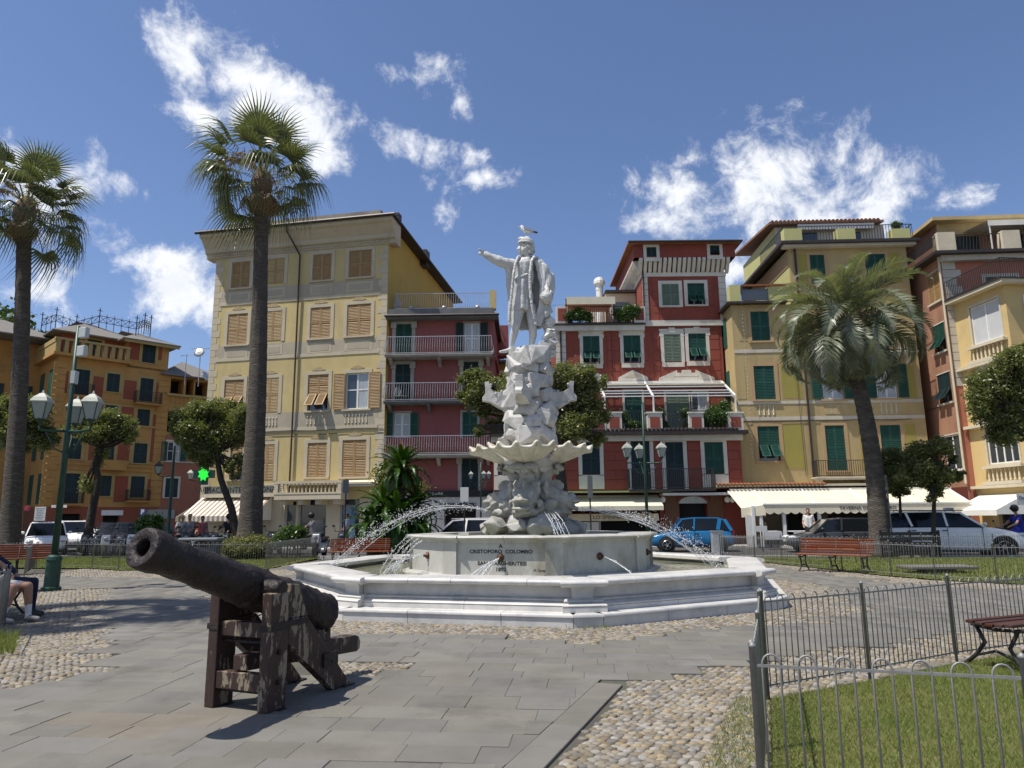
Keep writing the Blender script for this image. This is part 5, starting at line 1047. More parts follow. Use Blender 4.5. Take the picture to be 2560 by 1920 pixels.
def facet(k,Rc,w_,prof,name,mat,par=fn):
    """short facet piece across corner k"""
    a=FTH+k*PI/4; n=Vector((math.cos(a),math.sin(a),0)); t=Vector((-math.sin(a),math.cos(a),0)); mb=MB(); m=len(prof)
    f=lambda ap_:w_/2+(ap_-Rc)*math.tan(PI/8)
    vs=[n*p-t*f(p)+Vector((0,0,z)) for p,z in prof]+[n*p+t*f(p)+Vector((0,0,z)) for p,z in prof]
    mb.add(vs,[tuple(range(m-1,-1,-1)),tuple(range(m,2*m))]+[(i,(i+1)%m,m+(i+1)%m,m+i) for i in range(m)])
    me=mb.mesh(name,mat); bm=bmesh.new(); bm.from_mesh(me); bmesh.ops.recalc_face_normals(bm,faces=bm.faces); bm.to_mesh(me); bm.free(); me.set_sharp_from_angle(angle=R(40)); me.polygons.foreach_set('use_smooth',[True]*len(me.polygons)); return link(name,me,par)
RZ=.615; RR=4.86
for k in range(8):
    A=ap(5.17,.44); st=[(A-.9,-.02),(A-.02,-.02),(A-.02,.125),(A,.13),(A,.155),(A-.012,.17),(A-.9,.17)]
    ring_side(k,5.17,.44,st,'step_stone',wm,3); A2=5.17; facet(k,A2,.44,[(A2-.8,-.02),(A2-.02,-.02),(A2-.02,.125),(A2,.13),(A2,.155),(A2-.012,.17),(A2-.8,.17)],'step_corner',wm)
    B=ap(4.86,.44); w0=B-.22                        # wall face
    base=[(w0-.25,.171),(B-.02,.171),(B-.02,.235)]+rnd_prof(B-.06,.255,.045,.022,-80,90)+[(B-.1,.285),(B-.13,.3)]+rnd_prof(B-.15,.318,.03,.016,-70,90)+[(w0-.02,.345),(w0-.25,.345)]
    ring_side(k,4.86,.44,base,'base_moulding',wm,2)
    sweep([(w0-.3,.346),(w0,.346),(w0,RZ-.1),(w0-.3,RZ-.1)],k,lambda a_:-a_*math.tan(PI/8)+.12,lambda a_:a_*math.tan(PI/8)-.12,'basin_panel',wm,fn)
    sweep([(w0-.3,.0),(w0-.255,.0),(w0-.255,RZ-.1),(w0-.3,RZ-.1)],k,lambda a_:-a_*math.tan(PI/8)+.0,lambda a_:a_*math.tan(PI/8)-.0,'basin_lining',gm,fn)
    rim=[(w0-.38,RZ-.1),(w0+.03,RZ-.1)]+rnd_prof(B-.04,RZ-.045,.05,.042,-80,90,8)+[(w0-.38,RZ+.002),(w0-.42,RZ-.02),(w0-.42,RZ-.08)]
    ring_side(k,4.86,.44,rim,'rim_stone',wm,4)
    # pier on the corner
    Rp=4.9; facet(k,Rp,.40,[(Rp-.5,.346),(Rp-.1,.346),(Rp-.1,RZ-.16),(Rp-.06,RZ-.11),(Rp-.5,RZ-.11)],'pier',wm)
    cp=[(Rp-.5,RZ-.109),(Rp-.03,RZ-.109)]+rnd_prof(Rp+.0,RZ-.05,.06,.045,-80,90,8)+[(Rp-.5,RZ+.004)]; facet(k,Rp,.66,cp,'pier_cap',wm)
    bp=[(Rp-.5,.172),(Rp+.06,.172),(Rp+.06,.24)]+rnd_prof(Rp+.02,.26,.045,.022,-80,90)+[(Rp-.03,.29)]+rnd_prof(Rp-.05,.315,.03,.016,-70,90)+[(Rp-.08,.345),(Rp-.5,.345)]; facet(k,Rp,.6,bp,'pier_base',wm)
    # inner octagon
    Ri=2.58; D=ap(Ri,.36); wf=D-.08; ring_side(k,Ri,.36,[(wf-.4,.3),(D+.12,.3),(D+.12,.46),(D+.06,.475),(D+.04,.5),(wf-.4,.5)],'plinth_moulding',gm,1)
    pn=sweep([(wf-.3,.501),(wf,.501),(wf,1.06),(wf-.3,1.06)],k,lambda a_:-a_*math.tan(PI/8)+.1,lambda a_:a_*math.tan(PI/8)-.1,'inscription_panel' if k==0 else 'pedestal_panel',gm,fn)
    ring_side(k,Ri,.36,[(wf-.5,1.061),(wf+.02,1.061),(D-.05,1.1)]+rnd_prof(D-.02,1.15,.06,.035,-70,90)+[(wf-.5,1.187)],'upper_rim',gm,2)
    facet(k,Ri,.34,[(Ri-.5,.3),(Ri+.13,.3),(Ri+.13,.46),(Ri+.04,.5),(Ri-.02,.5),(Ri-.02,1.06),(Ri-.5,1.06)],'pedestal_pier',gm)
    facet(k,Ri,.42,[(Ri-.5,1.061),(Ri,1.061),(Ri-.0,1.1)]+rnd_prof(Ri+.02,1.15,.06,.035,-70,90)+[(Ri-.5,1.187)],'upper_rim_corner',gm)
    a=FTH+(k+.5)*PI/4; n=Vector((math.cos(a),math.sin(a),0)); p=n*(wf)+Vector((0,0,.8))
    sp=MB().lathe([(.062,0),(.07,.015),(.06,.035),(.036,.05),(.03,.09),(.02,.095),(.018,.05)],14,p,axis=n).build('spout',bron,fn,smooth=True); 
    # hanging bronze bracket inside the basin corner
wp=lambda Rc,z:[(Rc*math.cos(FTH+i*PI/4),Rc*math.sin(FTH+i*PI/4),z) for i in range(8)]
MB().add(wp(4.66,.455),[tuple(range(8))]).build('basin_water',water,fn); MB().add(wp(4.7,.02),[tuple(range(8))]).build('basin_floor',gm,fn); MB().add(wp(2.5,1.13),[tuple(range(8))]).build('upper_water',water,fn)
ia=FTH+PI/8; In=Vector((math.cos(ia),math.sin(ia),0)); It=Vector((-math.sin(ia),math.cos(ia),0)); wf=ap(2.58,.36)-.08
inkm=M('engraved_ink',(.03,.03,.028),rough=.8)
for s_,sz,z,dx,sx in (('A',.095,1.0,0,1.1),('CRISTOFORO  COLOMBO',.09,.905,0,1.12),('SAN MARGHERITESI',.09,.7,.02,1.15),('1892',.09,.595,.0,1.1)):
    p=In*(wf+.002)+It*dx+Vector((0,0,z)); text(s_,sz,inkm,fn,p,(R(90),0,ia+PI/2),'inscription',.002,sx=sx,bold=.0025)
p=In*(wf+.002)+It*.78+Vector((0,0,.585)); text('M. Canepa fecit',.055,inkm,fn,p,(R(90),0,ia+PI/2),'signature',.002)
# ------------------------------------------------------------ rocks
def rock(c,s,seed,name='rock',mat=rm,par=fn,ang=1.,rot=0.,bev=.012,block=False):
    r=random.Random(seed); bm=bmesh.new(); tilt=Matrix.Rotation(r.uniform(-.55,.55),3,'X')@Matrix.Rotation(r.uniform(-.3,.3),3,'Y') if block else Matrix.Identity(3)
    if block:
        cand=[Vector((sx*r.uniform(.62,1.05),sy*r.uniform(.55,1.05),sz*r.uniform(.6,1.05)))*.82 for sx in (-1,1) for sy in (-1,1) for sz in (-1,1)]+[Vector((r.uniform(.8,1.05),r.uniform(-.5,.5),r.uniform(-.5,.5))) for _ in range(3)]
    else: cand=[Vector((r.gauss(0,1),r.gauss(0,1),r.gauss(0,1))).normalized() for _ in range(13)]
    for v in cand:
        q=Matrix.Rotation(rot,3,'Z')@(tilt@Vector((v.x*s[0],v.y*s[1],v.z*s[2]))); bm.verts.new(q+Vector(c))
    h=bmesh.ops.convex_hull(bm,input=bm.verts); bmesh.ops.delete(bm,geom=[e for e in h['geom_interior'] if isinstance(e,bmesh.types.BMVert)],context='VERTS')
    bmesh.ops.dissolve_limit(bm,angle_limit=R(14),verts=bm.verts,edges=bm.edges)
    if bev: bmesh.ops.bevel(bm,geom=list(bm.edges),offset=bev,segments=1,affect='EDGES')
    me=bpy.data.meshes.new(name); bm.to_mesh(me); bm.free(); me.materials.append(mat); return link(name,me,par)
rr=random.Random(8); cxs=-.02
MB().lathe([(.6,1.1),(.5,1.55),(.3,1.7),(.27,2.4),(.4,2.62),(.42,3.0),(.42,3.3),(.36,4.2),(.34,4.8),(.3,5.06)],14,(cxs,0,0)).build('column_core',rm,fn,smooth=True)
for i in range(13):                                            # upright boulders in the upper pool
    a=2*PI*i/13+rr.uniform(-.12,.12); q=rr.uniform(.74,.86)*(1.1 if abs(math.cos(a))>.7 else .95); rock((cxs+math.cos(a)*q,math.sin(a)*q,1.3+rr.uniform(-.02,.05)),(rr.uniform(.2,.28),rr.uniform(.28,.38),rr.uniform(.22,.27)),100+i,'base_rock',rm2,rot=a)
for i in range(9): a=2*PI*i/9; rock((cxs+math.cos(a)*.42,math.sin(a)*.42,2.55+rr.uniform(-.05,.05)),(.2,.2,.13),140+i,'neck_rock',rm,rot=a)
z=3.05; j=0
while z<4.95:
    t=(z-3.1)/2.; Rr=.60-.12*min(1,t*1.5); n=7 if t<.35 else 6; hh=rr.uniform(.28,.42)
    for i in range(n):
        a=2*PI*(i+.5*(j%2))/n+rr.uniform(-.18,.18); s=rr.uniform(.9,1.15); dz=rr.uniform(-.09,.09)
        rock((cxs+math.cos(a)*(Rr-.17+rr.uniform(-.03,.04)),math.sin(a)*(Rr-.17),z+hh/2+dz),(.19*s,.33*s,hh*.68*s),200+j*20+i,rot=a+rr.uniform(-.3,.3),bev=.007,block=True)
    z+=hh*.85; j+=1
for i in range(9): a=2*PI*i/9; rock((cxs+math.cos(a)*.3,math.sin(a)*.3,5.02+rr.uniform(-.03,.03)),(.2,.2,.11),500+i,'top_rock',rm,rot=a)
# ------------------------------------------------------------ scallop shells
def shell(az):
    nu,nv=84,16; V=[];Fs=[]; nl=7
    for i in range(nu+1):
        q_=i/nu*2-1; ph=q_*R(54); lob=.5+.5*math.cos(q_*5*PI); rib=abs(math.cos(q_*10*PI/2)); ro=(1.14-.16*abs(q_)**2.2)*(1+.045*lob)
        for j in range(nv+1):
            q=j/nv; z=2.64+.33*q**1.35-.05*(1-q)+(.10*q**1.8)*(lob-.5)+.045*rib*q**1.2+.09*q_*q_*q-.05*abs(q_)**3*q-(.05*max(0,q-.85)/.15); x=.22+ro*q*math.cos(ph)*(1-.05*q); y=.92*ro*q*math.sin(ph)
            V.append((x,y,z))
    for i in range(nu):
        for j in range(nv): k=i*(nv+1)+j; Fs.append((k,k+1,k+nv+2,k+nv+1))
    me=bpy.data.meshes.new('shell_bowl'); me.from_pydata(V,[],Fs); me.materials.append(M('shell_marble',(.6,.57,.48),(.48,.45,.36),sc=4,rough=.5,bump=.004,bsc=30,c3=(.4,.36,.26),sc3=2.)); me.polygons.foreach_set('use_smooth',[True]*len(Fs)); me.update()
    o=link('shell_bowl',me,fn,loc=(cxs,0,0),rot=(0,0,az)); s=o.modifiers.new('s','SOLIDIFY'); s.thickness=.06; s.offset=-1; return o
for a in (-103,-14,76,166): shell(R(a))
MB().lathe([(.3,2.5),(.5,2.56),(.62,2.68),(.6,2.8),(.4,2.85)],20,(cxs,0,0)).build('shell_stem',rm,fn,smooth=True)
# ------------------------------------------------------------ carved fish
def fish():
    mb=MB(); P=[(.66,0,.24,.19),(.48,0,.3,.215),(.3,0,.42,.21),(.22,0,.6,.18),(.27,0,.78,.14),(.4,0,.88,.1),(.5,0,.84,.07)]
    for a_,b_ in zip(P[:-1],P[1:]): mb.cap(a_[:3],b_[:3],a_[3],b_[3],12)
    mb.ball((.8,0,.13),(.13,.17,.045),12,8,rot=Matrix.Rotation(R(12),3,'Y')); mb.ball((.82,0,.25),(.14,.16,.05),12,8,rot=Matrix.Rotation(R(-14),3,'Y'))   # open lips
    mb.ball((.78,0,.36),(.08,.09,.08),10,8)
    for s_ in (-1,1):
        mb.ball((.68,s_*.14,.4),(.065,.05,.055),10,8); mb.ball((.855,s_*.035,.35),.022,6,5)
        mb.ball((.38,s_*.25,.16),(.22,.05,.12),10,8,rot=Matrix.Rotation(R(-28),3,'Y')); mb.ball((.34,s_*.2,.5),(.06,.05,.18),8,6)
        mb.ball((.56,s_*.12,.92),(.06,.14,.08),10,6)
    mb.ball((.12,0,.82),(.1,.03,.2),10,8); mb.ball((.5,0,.56),(.15,.03,.13),10,8); mb.ball((.45,0,.05),(.34,.24,.12),12,8)
    return voxel(mb,'fish',rm2,.02,None,1,disp=lambda p:.016*math.sin(p.z*40+p.x*26)*(.5+.5*nz(p,3))+.014*nz(p,13),keep=False)
fm=fish()
for a in (-104,-14,76,166): link('carved_fish',fm,fn,loc=(cxs,0,1.56),rot=(0,0,R(a)),scale=(1.12,1.2,1.08))
# ------------------------------------------------------------ ship prows
pp=[(690,1185),(790,1187),(832,1180),(858,1160),(868,1112),(896,1112),(892,1150),(893,1190),(914,1212),(914,1238),(872,1243),(835,1264),(795,1288),(690,1262)]
poly=[]
for x,y in pp: q=atY('z4',x,y,FC.y)-FC; poly.append((q.x-cxs,q.z))
def prow(rz):
    mb=MB(); n=len(poly); 
    for sgn in (1,):
        vs=[(x,-.15*max(.4,min(1,(1.3-x)/.6)),z) for x,z in poly]+[(x,.15*max(.4,min(1,(1.3-x)/.6)),z) for x,z in poly]
        mb.add(vs,[tuple(range(n)),tuple(range(2*n-1,n-1,-1))]+[((i+1)%n,i,n+i,n+(i+1)%n) for i in range(n)])
    for x,z in ((.62,4.2),(.75,4.15),(.85,4.35)): mb.ball((x,-.13,z),.03,8,6); mb.ball((x,.13,z),.03,8,6)
    o=mb.build('ship_prow',rm,fn,loc=(cxs,0,0)); o.rotation_euler=(0,0,rz); b=o.modifiers.new('b','BEVEL'); b.width=.012; b.segments=2; b.limit_method='ANGLE'; return o
prow(R(-4)); prow(R(184)); prow(R(-104)); prow(R(84))
# ------------------------------------------------------------ water
spray=M('water_spray',(.85,.87,.88),rough=.15,spec=.6,trans=.35)
wr_=np.random.RandomState(2)
OV=np.array([(1,0,0),(-1,0,0),(0,1,0),(0,-1,0),(0,0,1),(0,0,-1)],dtype=float); OF=np.array([(0,2,4),(2,1,4),(1,3,4),(3,0,4),(2,0,5),(1,2,5),(3,1,5),(0,3,5)])
def jet(name,p0,p1,peak,n,spread,size,strands=0,tspread=1.,start=0.):
    p0=Vector(p0)-FC; p1=Vector(p1)-FC; apex=peak
    def at(t,pk=apex,q=p1):
        z=p0.z+(q.z-p0.z)*t+4*pk*t*(1-t); return Vector((p0.x+(q.x-p0.x)*t,p0.y+(q.y-p0.y)*t,z))
    V=[];Fa=[];c=0
    for i in range(n):
        t=start+(1-start)*wr_.rand()**.9; b=at(t,apex*(1+wr_.normal()*.16)); j=wr_.normal(size=3)*spread*(.35+t*tspread); s=size*wr_.uniform(.45,1.3)
        V.append(OV*s*np.array([1,1,1.5])+np.array(b)+j*np.array([.8,1,.7])); Fa.append(OF+c); c+=6
    o=link(name,npmesh(name,np.concatenate(V),np.concatenate(Fa),spray),fn,'stuff')
    if strands:
        mb=MB()
        for k in range(strands):
            q=p1+Vector((wr_.normal()*.12,wr_.normal()*.12,0)) if strands>1 else p1; pk=apex*(1+wr_.normal()*.1)
            pts=[at(t/14,pk,q)+Vector(wr_.normal(size=3)*.004) for t in range(15)]; mb.tube(pts,[.003+.003*wr_.rand() for _ in pts],5)
        mb.build('water_strand',spray,fn,kind='stuff')
    return o
jl=G('z3',1085,1190,.6); jet('water_jet',(-.55,15.35,1.66),(jl.x-.05,jl.y,.5),.50,900,.1,.0068,0)
jet('water_jet',(-.55,15.3,1.66),(jl.x+.12,jl.y,.55),.46,420,.03,.009,3,start=.35)
jr=G('z8',790,598,.5); jet('water_jet',(1.35,15.2,1.66),(jr.x,jr.y,.5),.36,900,.1,.0068,0); jet('water_jet',(1.35,15.2,1.66),(jr.x-.15,jr.y-.1,.46),.33,380,.035,.009,4,start=.35)
for i,x in enumerate((1212,1238,1275,1310,1352)): q=G('z5',x,1425,.47); jet('water_jet',(.62+i*.05,14.55,1.62),(q.x,q.y,.46),.12+.02*i,60,.02,.008,1,start=.1)
for i,x in enumerate((1445,1475,1520,1550)): q=G('z3',x,1240,.47); s=atY('z3',1600+i*25,990+i*14,13.9); jet('water_jet',(s.x+.15,13.9,min(s.z,1.45)),(q.x,q.y,.46),.1,60,.02,.008,1)
for k,(s0,e) in enumerate((((560,1255),('z5',518,1422)),((1455,1272),('z5',1582,1412)))):
    q=G(*e,.47); a=FTH+(k+.5)*PI/4; n=Vector((math.cos(a),math.sin(a),0)); s=FC+n*(wf+.12)+Vector((0,0,.8)); jet('spout_water',s,(s.x+n.x*(.8 if k==0 else .7)+(-.12 if k==0 else .2),s.y+n.y*.6,.46),.04,160 if k==0 else 40,.018 if k==0 else .008,.008,6 if k==0 else 2,tspread=.6)
a=FTH-.5*PI/4; n=Vector((math.cos(a),math.sin(a),0)); s=FC+n*(wf+.12)+Vector((0,0,.8)); jet('spout_water',s,(s.x+n.x*.7,s.y+n.y*.7,.46),.1,160,.06,.008,4)
# ------------------------------------------------------------ the statue
SB=Vector((FC.x-.02,FC.y,5.1)); st=thing('statue','white marble statue of a man in beret and long open coat pointing sideways','statue',tuple(SB))
def S(x,y,dy=0.): p=atY('z4',x,y,FC.y); return Vector((p.x-SB.x,dy,p.z-SB.z))
K=1/296.
def chain(mb,pts,n=12):
    for a_,b_ in zip(pts[:-1],pts[1:]): mb.cap(S(*a_[:3]),S(*b_[:3]),a_[3],b_[3],n)
mb=MB()
chain(mb,[(540,600,0,.12),(508,742,-.07,.092),(492,800,-.02,.086),(478,868,.0,.052),(478,888,.01,.05)]); chain(mb,[(482,890,.02,.052),(440,908,-.06,.045),(404,918,-.13,.03)])
chain(mb,[(605,610,.02,.12),(620,745,-.03,.094),(622,800,.04,.088),(610,868,.05,.053),(612,885,.05,.05)]); chain(mb,[(612,890,.06,.052),(602,898,-.05,.046),(588,908,-.15,.032)])
mb.ball(S(570,540,0),(.2,.15,.2),12,8); mb.ball(S(572,400,.0),(.2,.15,.34),12,10)
chain(mb,[(585,290,.02,.085),(580,255,.0,.075)])
# head, turned towards the pointing arm
mb.ball(S(576,215,-.0),(.14,.135,.165),16,12); mb.ball(S(556,238,-.03),(.1,.095,.1),14,10); mb.ball(S(536,228,-.05),(.045,.07,.085),12,8); mb.ball(S(540,258,-.045),(.045,.05,.04),10,8)
mb.cap(S(534,205,-.06),S(519,232,-.075),.018,.026,8); mb.ball(S(531,246,-.065),(.022,.04,.012),8,6); mb.ball(S(531,253,-.063),(.02,.035,.012),8,6); mb.ball(S(532,203,-.06),(.02,.08,.014),8,6); mb.ball(S(575,225,-.13),(.03,.02,.04),8,6)
# hand and forearm
chain(mb,[(340,283,-.1,.06),(305,270,-.13,.042),(290,265,-.14,.042),(276,264,-.15,.036)]); chain(mb,[(282,256,-.16,.017),(270,246,-.17,.0145),(259,237,-.18,.012)]); chain(mb,[(290,254,-.17,.018),(277,245,-.19,.014),(268,240,-.195,.012)])
for k,(x,y) in enumerate(((266,262),(268,271),(274,279))): chain(mb,[(280,262+k*7,-.15,.017),(x-3,y,-.165,.017),(x+8,y+5,-.19,.014)])
chain(mb,[(712,495,-.12,.05),(716,515,-.2,.042)]); 
for k in range(4): chain(mb,[(698+k*13,518,-.22,.016),(694+k*15,535,-.25,.014),(692+k*16,548,-.245,.012)])
chain(mb,[(740,515,-.16,.016),(752,528,-.17,.013)])
voxel(mb,'body',sm,.0125,st,1)
mb=MB()   # hair
for x,y,dy,r_ in ((605,205,.02,.1),(612,225,.0,.085),(610,243,-.02,.06),(600,248,-.08,.05),(590,215,-.1,.06),(590,220,.1,.08),(560,200,-.1,.04),(616,238,.06,.06),(545,190,-.08,.03)): mb.ball(S(x,y,dy),r_,10,8)
voxel(mb,'hair',sm,.014,st,1,disp=lambda p:.012*math.sin(p.z*60+p.x*25)+.008*nz(p,20))
mb=MB(); mb.ball(S(575,172,0),(.185,.17,.085),16,10,rot=Matrix.Rotation(R(8),3,'Y')); mb.ball(S(548,160,-.02),(.1,.12,.06),12,8); mb.ball(S(580,152,0),(.1,.1,.05),12,8)
n=20
for i in range(n):
    a=2*PI*i/n; a2=2*PI*(i+1)/n; c_=S(576,192,0); mb.cap(c_+Vector((.165*math.cos(a),.15*math.sin(a),.02-.02*math.cos(a))),c_+Vector((.165*math.cos(a2),.15*math.sin(a2),.02-.02*math.cos(a2))),.028,.028,8)
voxel(mb,'beret',sm,.013,st,1,disp=lambda p:.01*nz(p,9))
def loft(rings,n=56,fold=lambda i,t:0.,a0=0.,a1=2*PI,thick=None):
    """rings: (x,y(z4),dy,rx,ry); angle 0 = towards the viewer's right, -90 = towards the camera"""
    V=[]; m=len(rings); closed=thick is None
    def ringpts(rg,t,off):
        x,y,dy,rx,ry=rg; c=S(x,y,dy); out=[]
        for i in range(n+(0 if closed else 1)):
            a=a0+(a1-a0)*i/n; q=fold(a,t)-off; out.append(c+Vector(((rx+q)*math.cos(a),(ry+q)*math.sin(a),0)))
        return out
    mb=MB(); w_=n if closed else n+1
    for t,rg in enumerate(rings): V+=ringpts(rg,t/(m-1),0.)
    if closed:
        mb.add(V,[(i*n+j,i*n+(j+1)%n,(i+1)*n+(j+1)%n,(i+1)*n+j) for i in range(m-1) for j in range(n)]+[tuple(range(n-1,-1,-1)),tuple((m-1)*n+j for j in range(n))])
    else:
        k=len(V)
        for t,rg in enumerate(rings): V+=ringpts(rg,t/(m-1),thick)
        fs=[]
        for i in range(m-1):
            for j in range(n): a=i*w_+j; fs+=[(a,a+1,a+w_+1,a+w_),(k+a+w_,k+a+w_+1,k+a+1,k+a)]
            fs+=[(i*w_,(i+1)*w_,k+(i+1)*w_,k+i*w_),(i*w_+n,k+i*w_+n,k+(i+1)*w_+n,(i+1)*w_+n)]
        for j in range(n): fs+=[(j,k+j,k+j+1,j+1),((m-1)*w_+j,(m-1)*w_+j+1,k+(m-1)*w_+j+1,k+(m-1)*w_+j)]
        mb.add(V,fs)
    return mb
tun=loft([(572,286,0,.17,.12),(560,320,-.01,.24,.16),(555,370,-.02,.215,.165),(550,415,-.02,.185,.155),(548,432,-.02,.175,.15),(547,450,-.02,.2,.165),(545,520,-.01,.205,.175),(544,580,-.01,.215,.18),(544,634,-.01,.225,.185),(544,637,-.01,.19,.15)],48,lambda a,t:(.014*math.sin(a*9+3*t)+.012*math.sin(a*5-6*t))*(.25+t))
tun.cap(S(500,438,-.16),S(585,405,-.17),.022,.02,8); tun.cap(S(495,430,-.12),S(548,420,-.19),.02,.02,8)
voxel(tun,'tunic',sm,.013,st,1,disp=lambda p:.018*nz((p.x*8+p.z*5,p.y*8,p.z*4-p.x*3))+.006*nz(p,26))
ed=[(300,470,690),(340,462,712),(400,455,735),(480,453,752),(560,458,748),(620,460,730),(680,462,705),(722,466,690),(742,475,686)]
rings=[((l+r_)/2,y,.05,(r_-l)/2*K,.17+.08*min(1,(y-300)/200)) for y,l,r_ in ed]
coat=loft(rings,72,lambda a,t:(.02*math.sin(a*13+2*t)+.016*math.sin(a*7-4*t))*(.35+.9*t),R(-62),R(236),.05)
# shoulders and the sleeves
chain(coat,[(480,325,.0,.13),(440,322,-.05,.13),(395,312,-.08,.115),(350,294,-.1,.1),(320,280,-.12,.085),(312,274,-.12,.08)])
for i in range(6): t=i/5; coat.cap(S(455-115*t,300-20*t,-.12),S(450-105*t,352-55*t,-.12),.03,.035,8)
chain(coat,[(455,330,-.03,.1),(462,400,0,.07),(458,470,.02,.05)])
chain(coat,[(668,318,.02,.12),(705,370,.02,.12),(726,430,.0,.115),(718,480,-.08,.075),(713,500,-.12,.06)]); chain(coat,[(735,400,.06,.11),(745,470,.06,.09),(745,515,.06,.06)])
for i in range(5): coat.cap(S(690+i*12,330+i*12,-.09+.01*i),S(700+i*11,470+i*5,-.1+.02*i),.03,.035,8)
coat.ball(S(585,300,.1),(.33,.13,.14),14,8)
voxel(coat,'coat',sm,.0135,st,1,disp=lambda p:.02*nz((p.x*9,p.y*9,p.z*1.7))+.008*nz((p.x*22,p.y*22,p.z*5)))
fur=MB(); L1=[(524,286,-.12),(508,330,-.2),(494,400,-.225),(486,480,-.225),(478,560,-.22),(470,640,-.2),(464,716,-.16)]; L2=[(628,284,-.1),(612,320,-.2),(602,400,-.225),(600,470,-.235),(606,560,-.235),(618,640,-.22),(632,704,-.2)]; L3=[(524,286,-.12),(552,272,.02),(585,268,.1),(625,268,.07),(650,282,-.02),(628,290,-.12)]
for P_ in (L1,L2,L3):
    for a_,b_ in zip(P_[:-1],P_[1:]): fur.cap(S(*a_),S(*b_),.034,.034,10)
voxel(fur,'fur_trim',sm,.013,st,0,disp=lambda p:.012*nz(p,34))
gl=MB(); gl.ball(S(710,560,-.17),.15,20,14); b=gl.build('globe',sm,st,smooth=True); MB().lathe([(.152,-.012),(.156,0),(.152,.012)],24,S(710,560,-.17),axis=(.3,-.2,.9)).build('globe_band',sm,b); 
b2=MB().lathe([(.151,-.03),(.153,.03)],24,S(710,560,-.17),axis=(-.25,.75,.6),cap=False).build('globe_strip',rm,b)
sup=random.Random(5)
for i in range(22):
    t=i/21; a=sup.uniform(0,6.3); p=S(722+8*t+sup.uniform(-12,16),615+t*320,.02+sup.uniform(-.1,.08)); rock(p,(sup.uniform(.09,.13)+.06*t,.13+.05*t,sup.uniform(.09,.14)),700+i,'support_rock',sm,st,rot=a)
for x,y in ((655,905),(680,915),(640,925),(560,915),(500,925)): rock(S(x,y,sup.uniform(-.1,.1)),(.16,.18,.09),750+x,'support_rock',sm,st)
# ------------------------------------------------------------ the gull on its head
gb=S(575,136,0)+SB; gu=thing('seagull','white and grey seagull standing on the beret of the statue','bird',(gb.x,gb.y,gb.z-.02))
gw=M('gull_white',(.75,.75,.73),rough=.7); gg=M('gull_grey',(.3,.31,.33),rough=.7); gy=M('gull_yellow',(.6,.4,.05),rough=.6)
q=MB(); q.ball((.02,0,.16),(.13,.06,.065),12,8,rot=Matrix.Rotation(R(14),3,'Y')); q.cap((-.07,0,.2),(-.085,0,.245),.045,.037,10); q.ball((-.088,0,.25),(.045,.036,.038),10,8); voxel(q,'body',gw,.008,gu,1)
for s_ in (-1,1): MB().prism([(-.06,.21),(.06,.2),(.16,.145),(.255,.105),(.2,.12),(.1,.13),(-.02,.15)],.05,.066,f=lambda x,z,h:(x,s_*h,z)).build('wing',gg,gu); MB().tube([(.01,s_*.025,.12),(.0,s_*.025,.0)],.007,5).build('leg',gy,gu)
MB().prism([(.17,.125),(.265,.1),(.27,.11),(.18,.14)],-.03,.03,f=lambda x,z,h:(x,h,z)).build('tail',blackm,gu); MB().lathe([(.012,0),(.009,.03),(.002,.05)],6,(-.125,0,.247),axis=(-1,0,-.15)).build('beak',gy,gu)
# ------------------------------------------------------------ the cannon
def lmat(root_xy,rz): return Vector((root_xy[0],root_xy[1],0)),rz
cr=Vector((-2.2,6.27,0)); ca_=R(-22.6); cn=thing('cannon','dark corroded iron cannon on a peeling brown timber stand','cannon',tuple(cr),ca_)
cy_=Vector((-math.sin(ca_),math.cos(ca_),0)); cx_=Vector((math.cos(ca_),math.sin(ca_),0))
def lz(k,x,y,ly,lx=0.):   # height of the picture point at local depth ly
    p=cr+cy_*ly+cx_*lx; return atY(k,x,y,p.y).z
iron=M('corroded_iron',(.012,.0085,.0075),(.026,.018,.0155),sc=9,rough=.55,bump=.02,bsc=26,spec=.35,c3=(.036,.025,.021),sc3=3.)
wood=M('peeling_wood',(.034,.019,.0145),(.048,.026,.02),sc=6,rough=.6,bump=.006,bsc=30,stretch=(2.5,2.5,.6))
def peel(m):
    nt=m.node_tree; N=nt.nodes; L=nt.links; p=N['Principled BSDF']; s=p.inputs['Base Color'].links[0].from_socket
    tc=N.new('ShaderNodeTexCoord'); mp=N.new('ShaderNodeMapping'); mp.inputs['Scale'].default_value=(7,7,2.2); L.new(tc.outputs['Object'],mp.inputs[0])
    n=N.new('ShaderNodeTexNoise'); n.inputs['Scale'].default_value=1.6; n.inputs['Detail'].default_value=9; n.inputs['Roughness'].default_value=.66; L.new(mp.outputs[0],n.inputs['Vector'])
    r=N.new('ShaderNodeMapRange'); r.inputs[1].default_value=.545; r.inputs[2].default_value=.565; L.new(n.outputs['Fac'],r.inputs[0])
    x=N.new('ShaderNodeMix'); x.data_type='RGBA'; L.new(r.outputs[0],x.inputs[0]); L.new(s,x.inputs[6]); x.inputs[7].default_value=(.23,.185,.13,1); L.new(x.outputs[2],p.inputs['Base Color'])
peel(wood)
zm=lz('y1',190,240,-1.12); zbk=lz('y1',1390,680,.98); A0=Vector((0,.98,zbk)); A1=Vector((0,-1.12,zm)); ax=(A1-A0).normalized(); Lb=(A1-A0).length
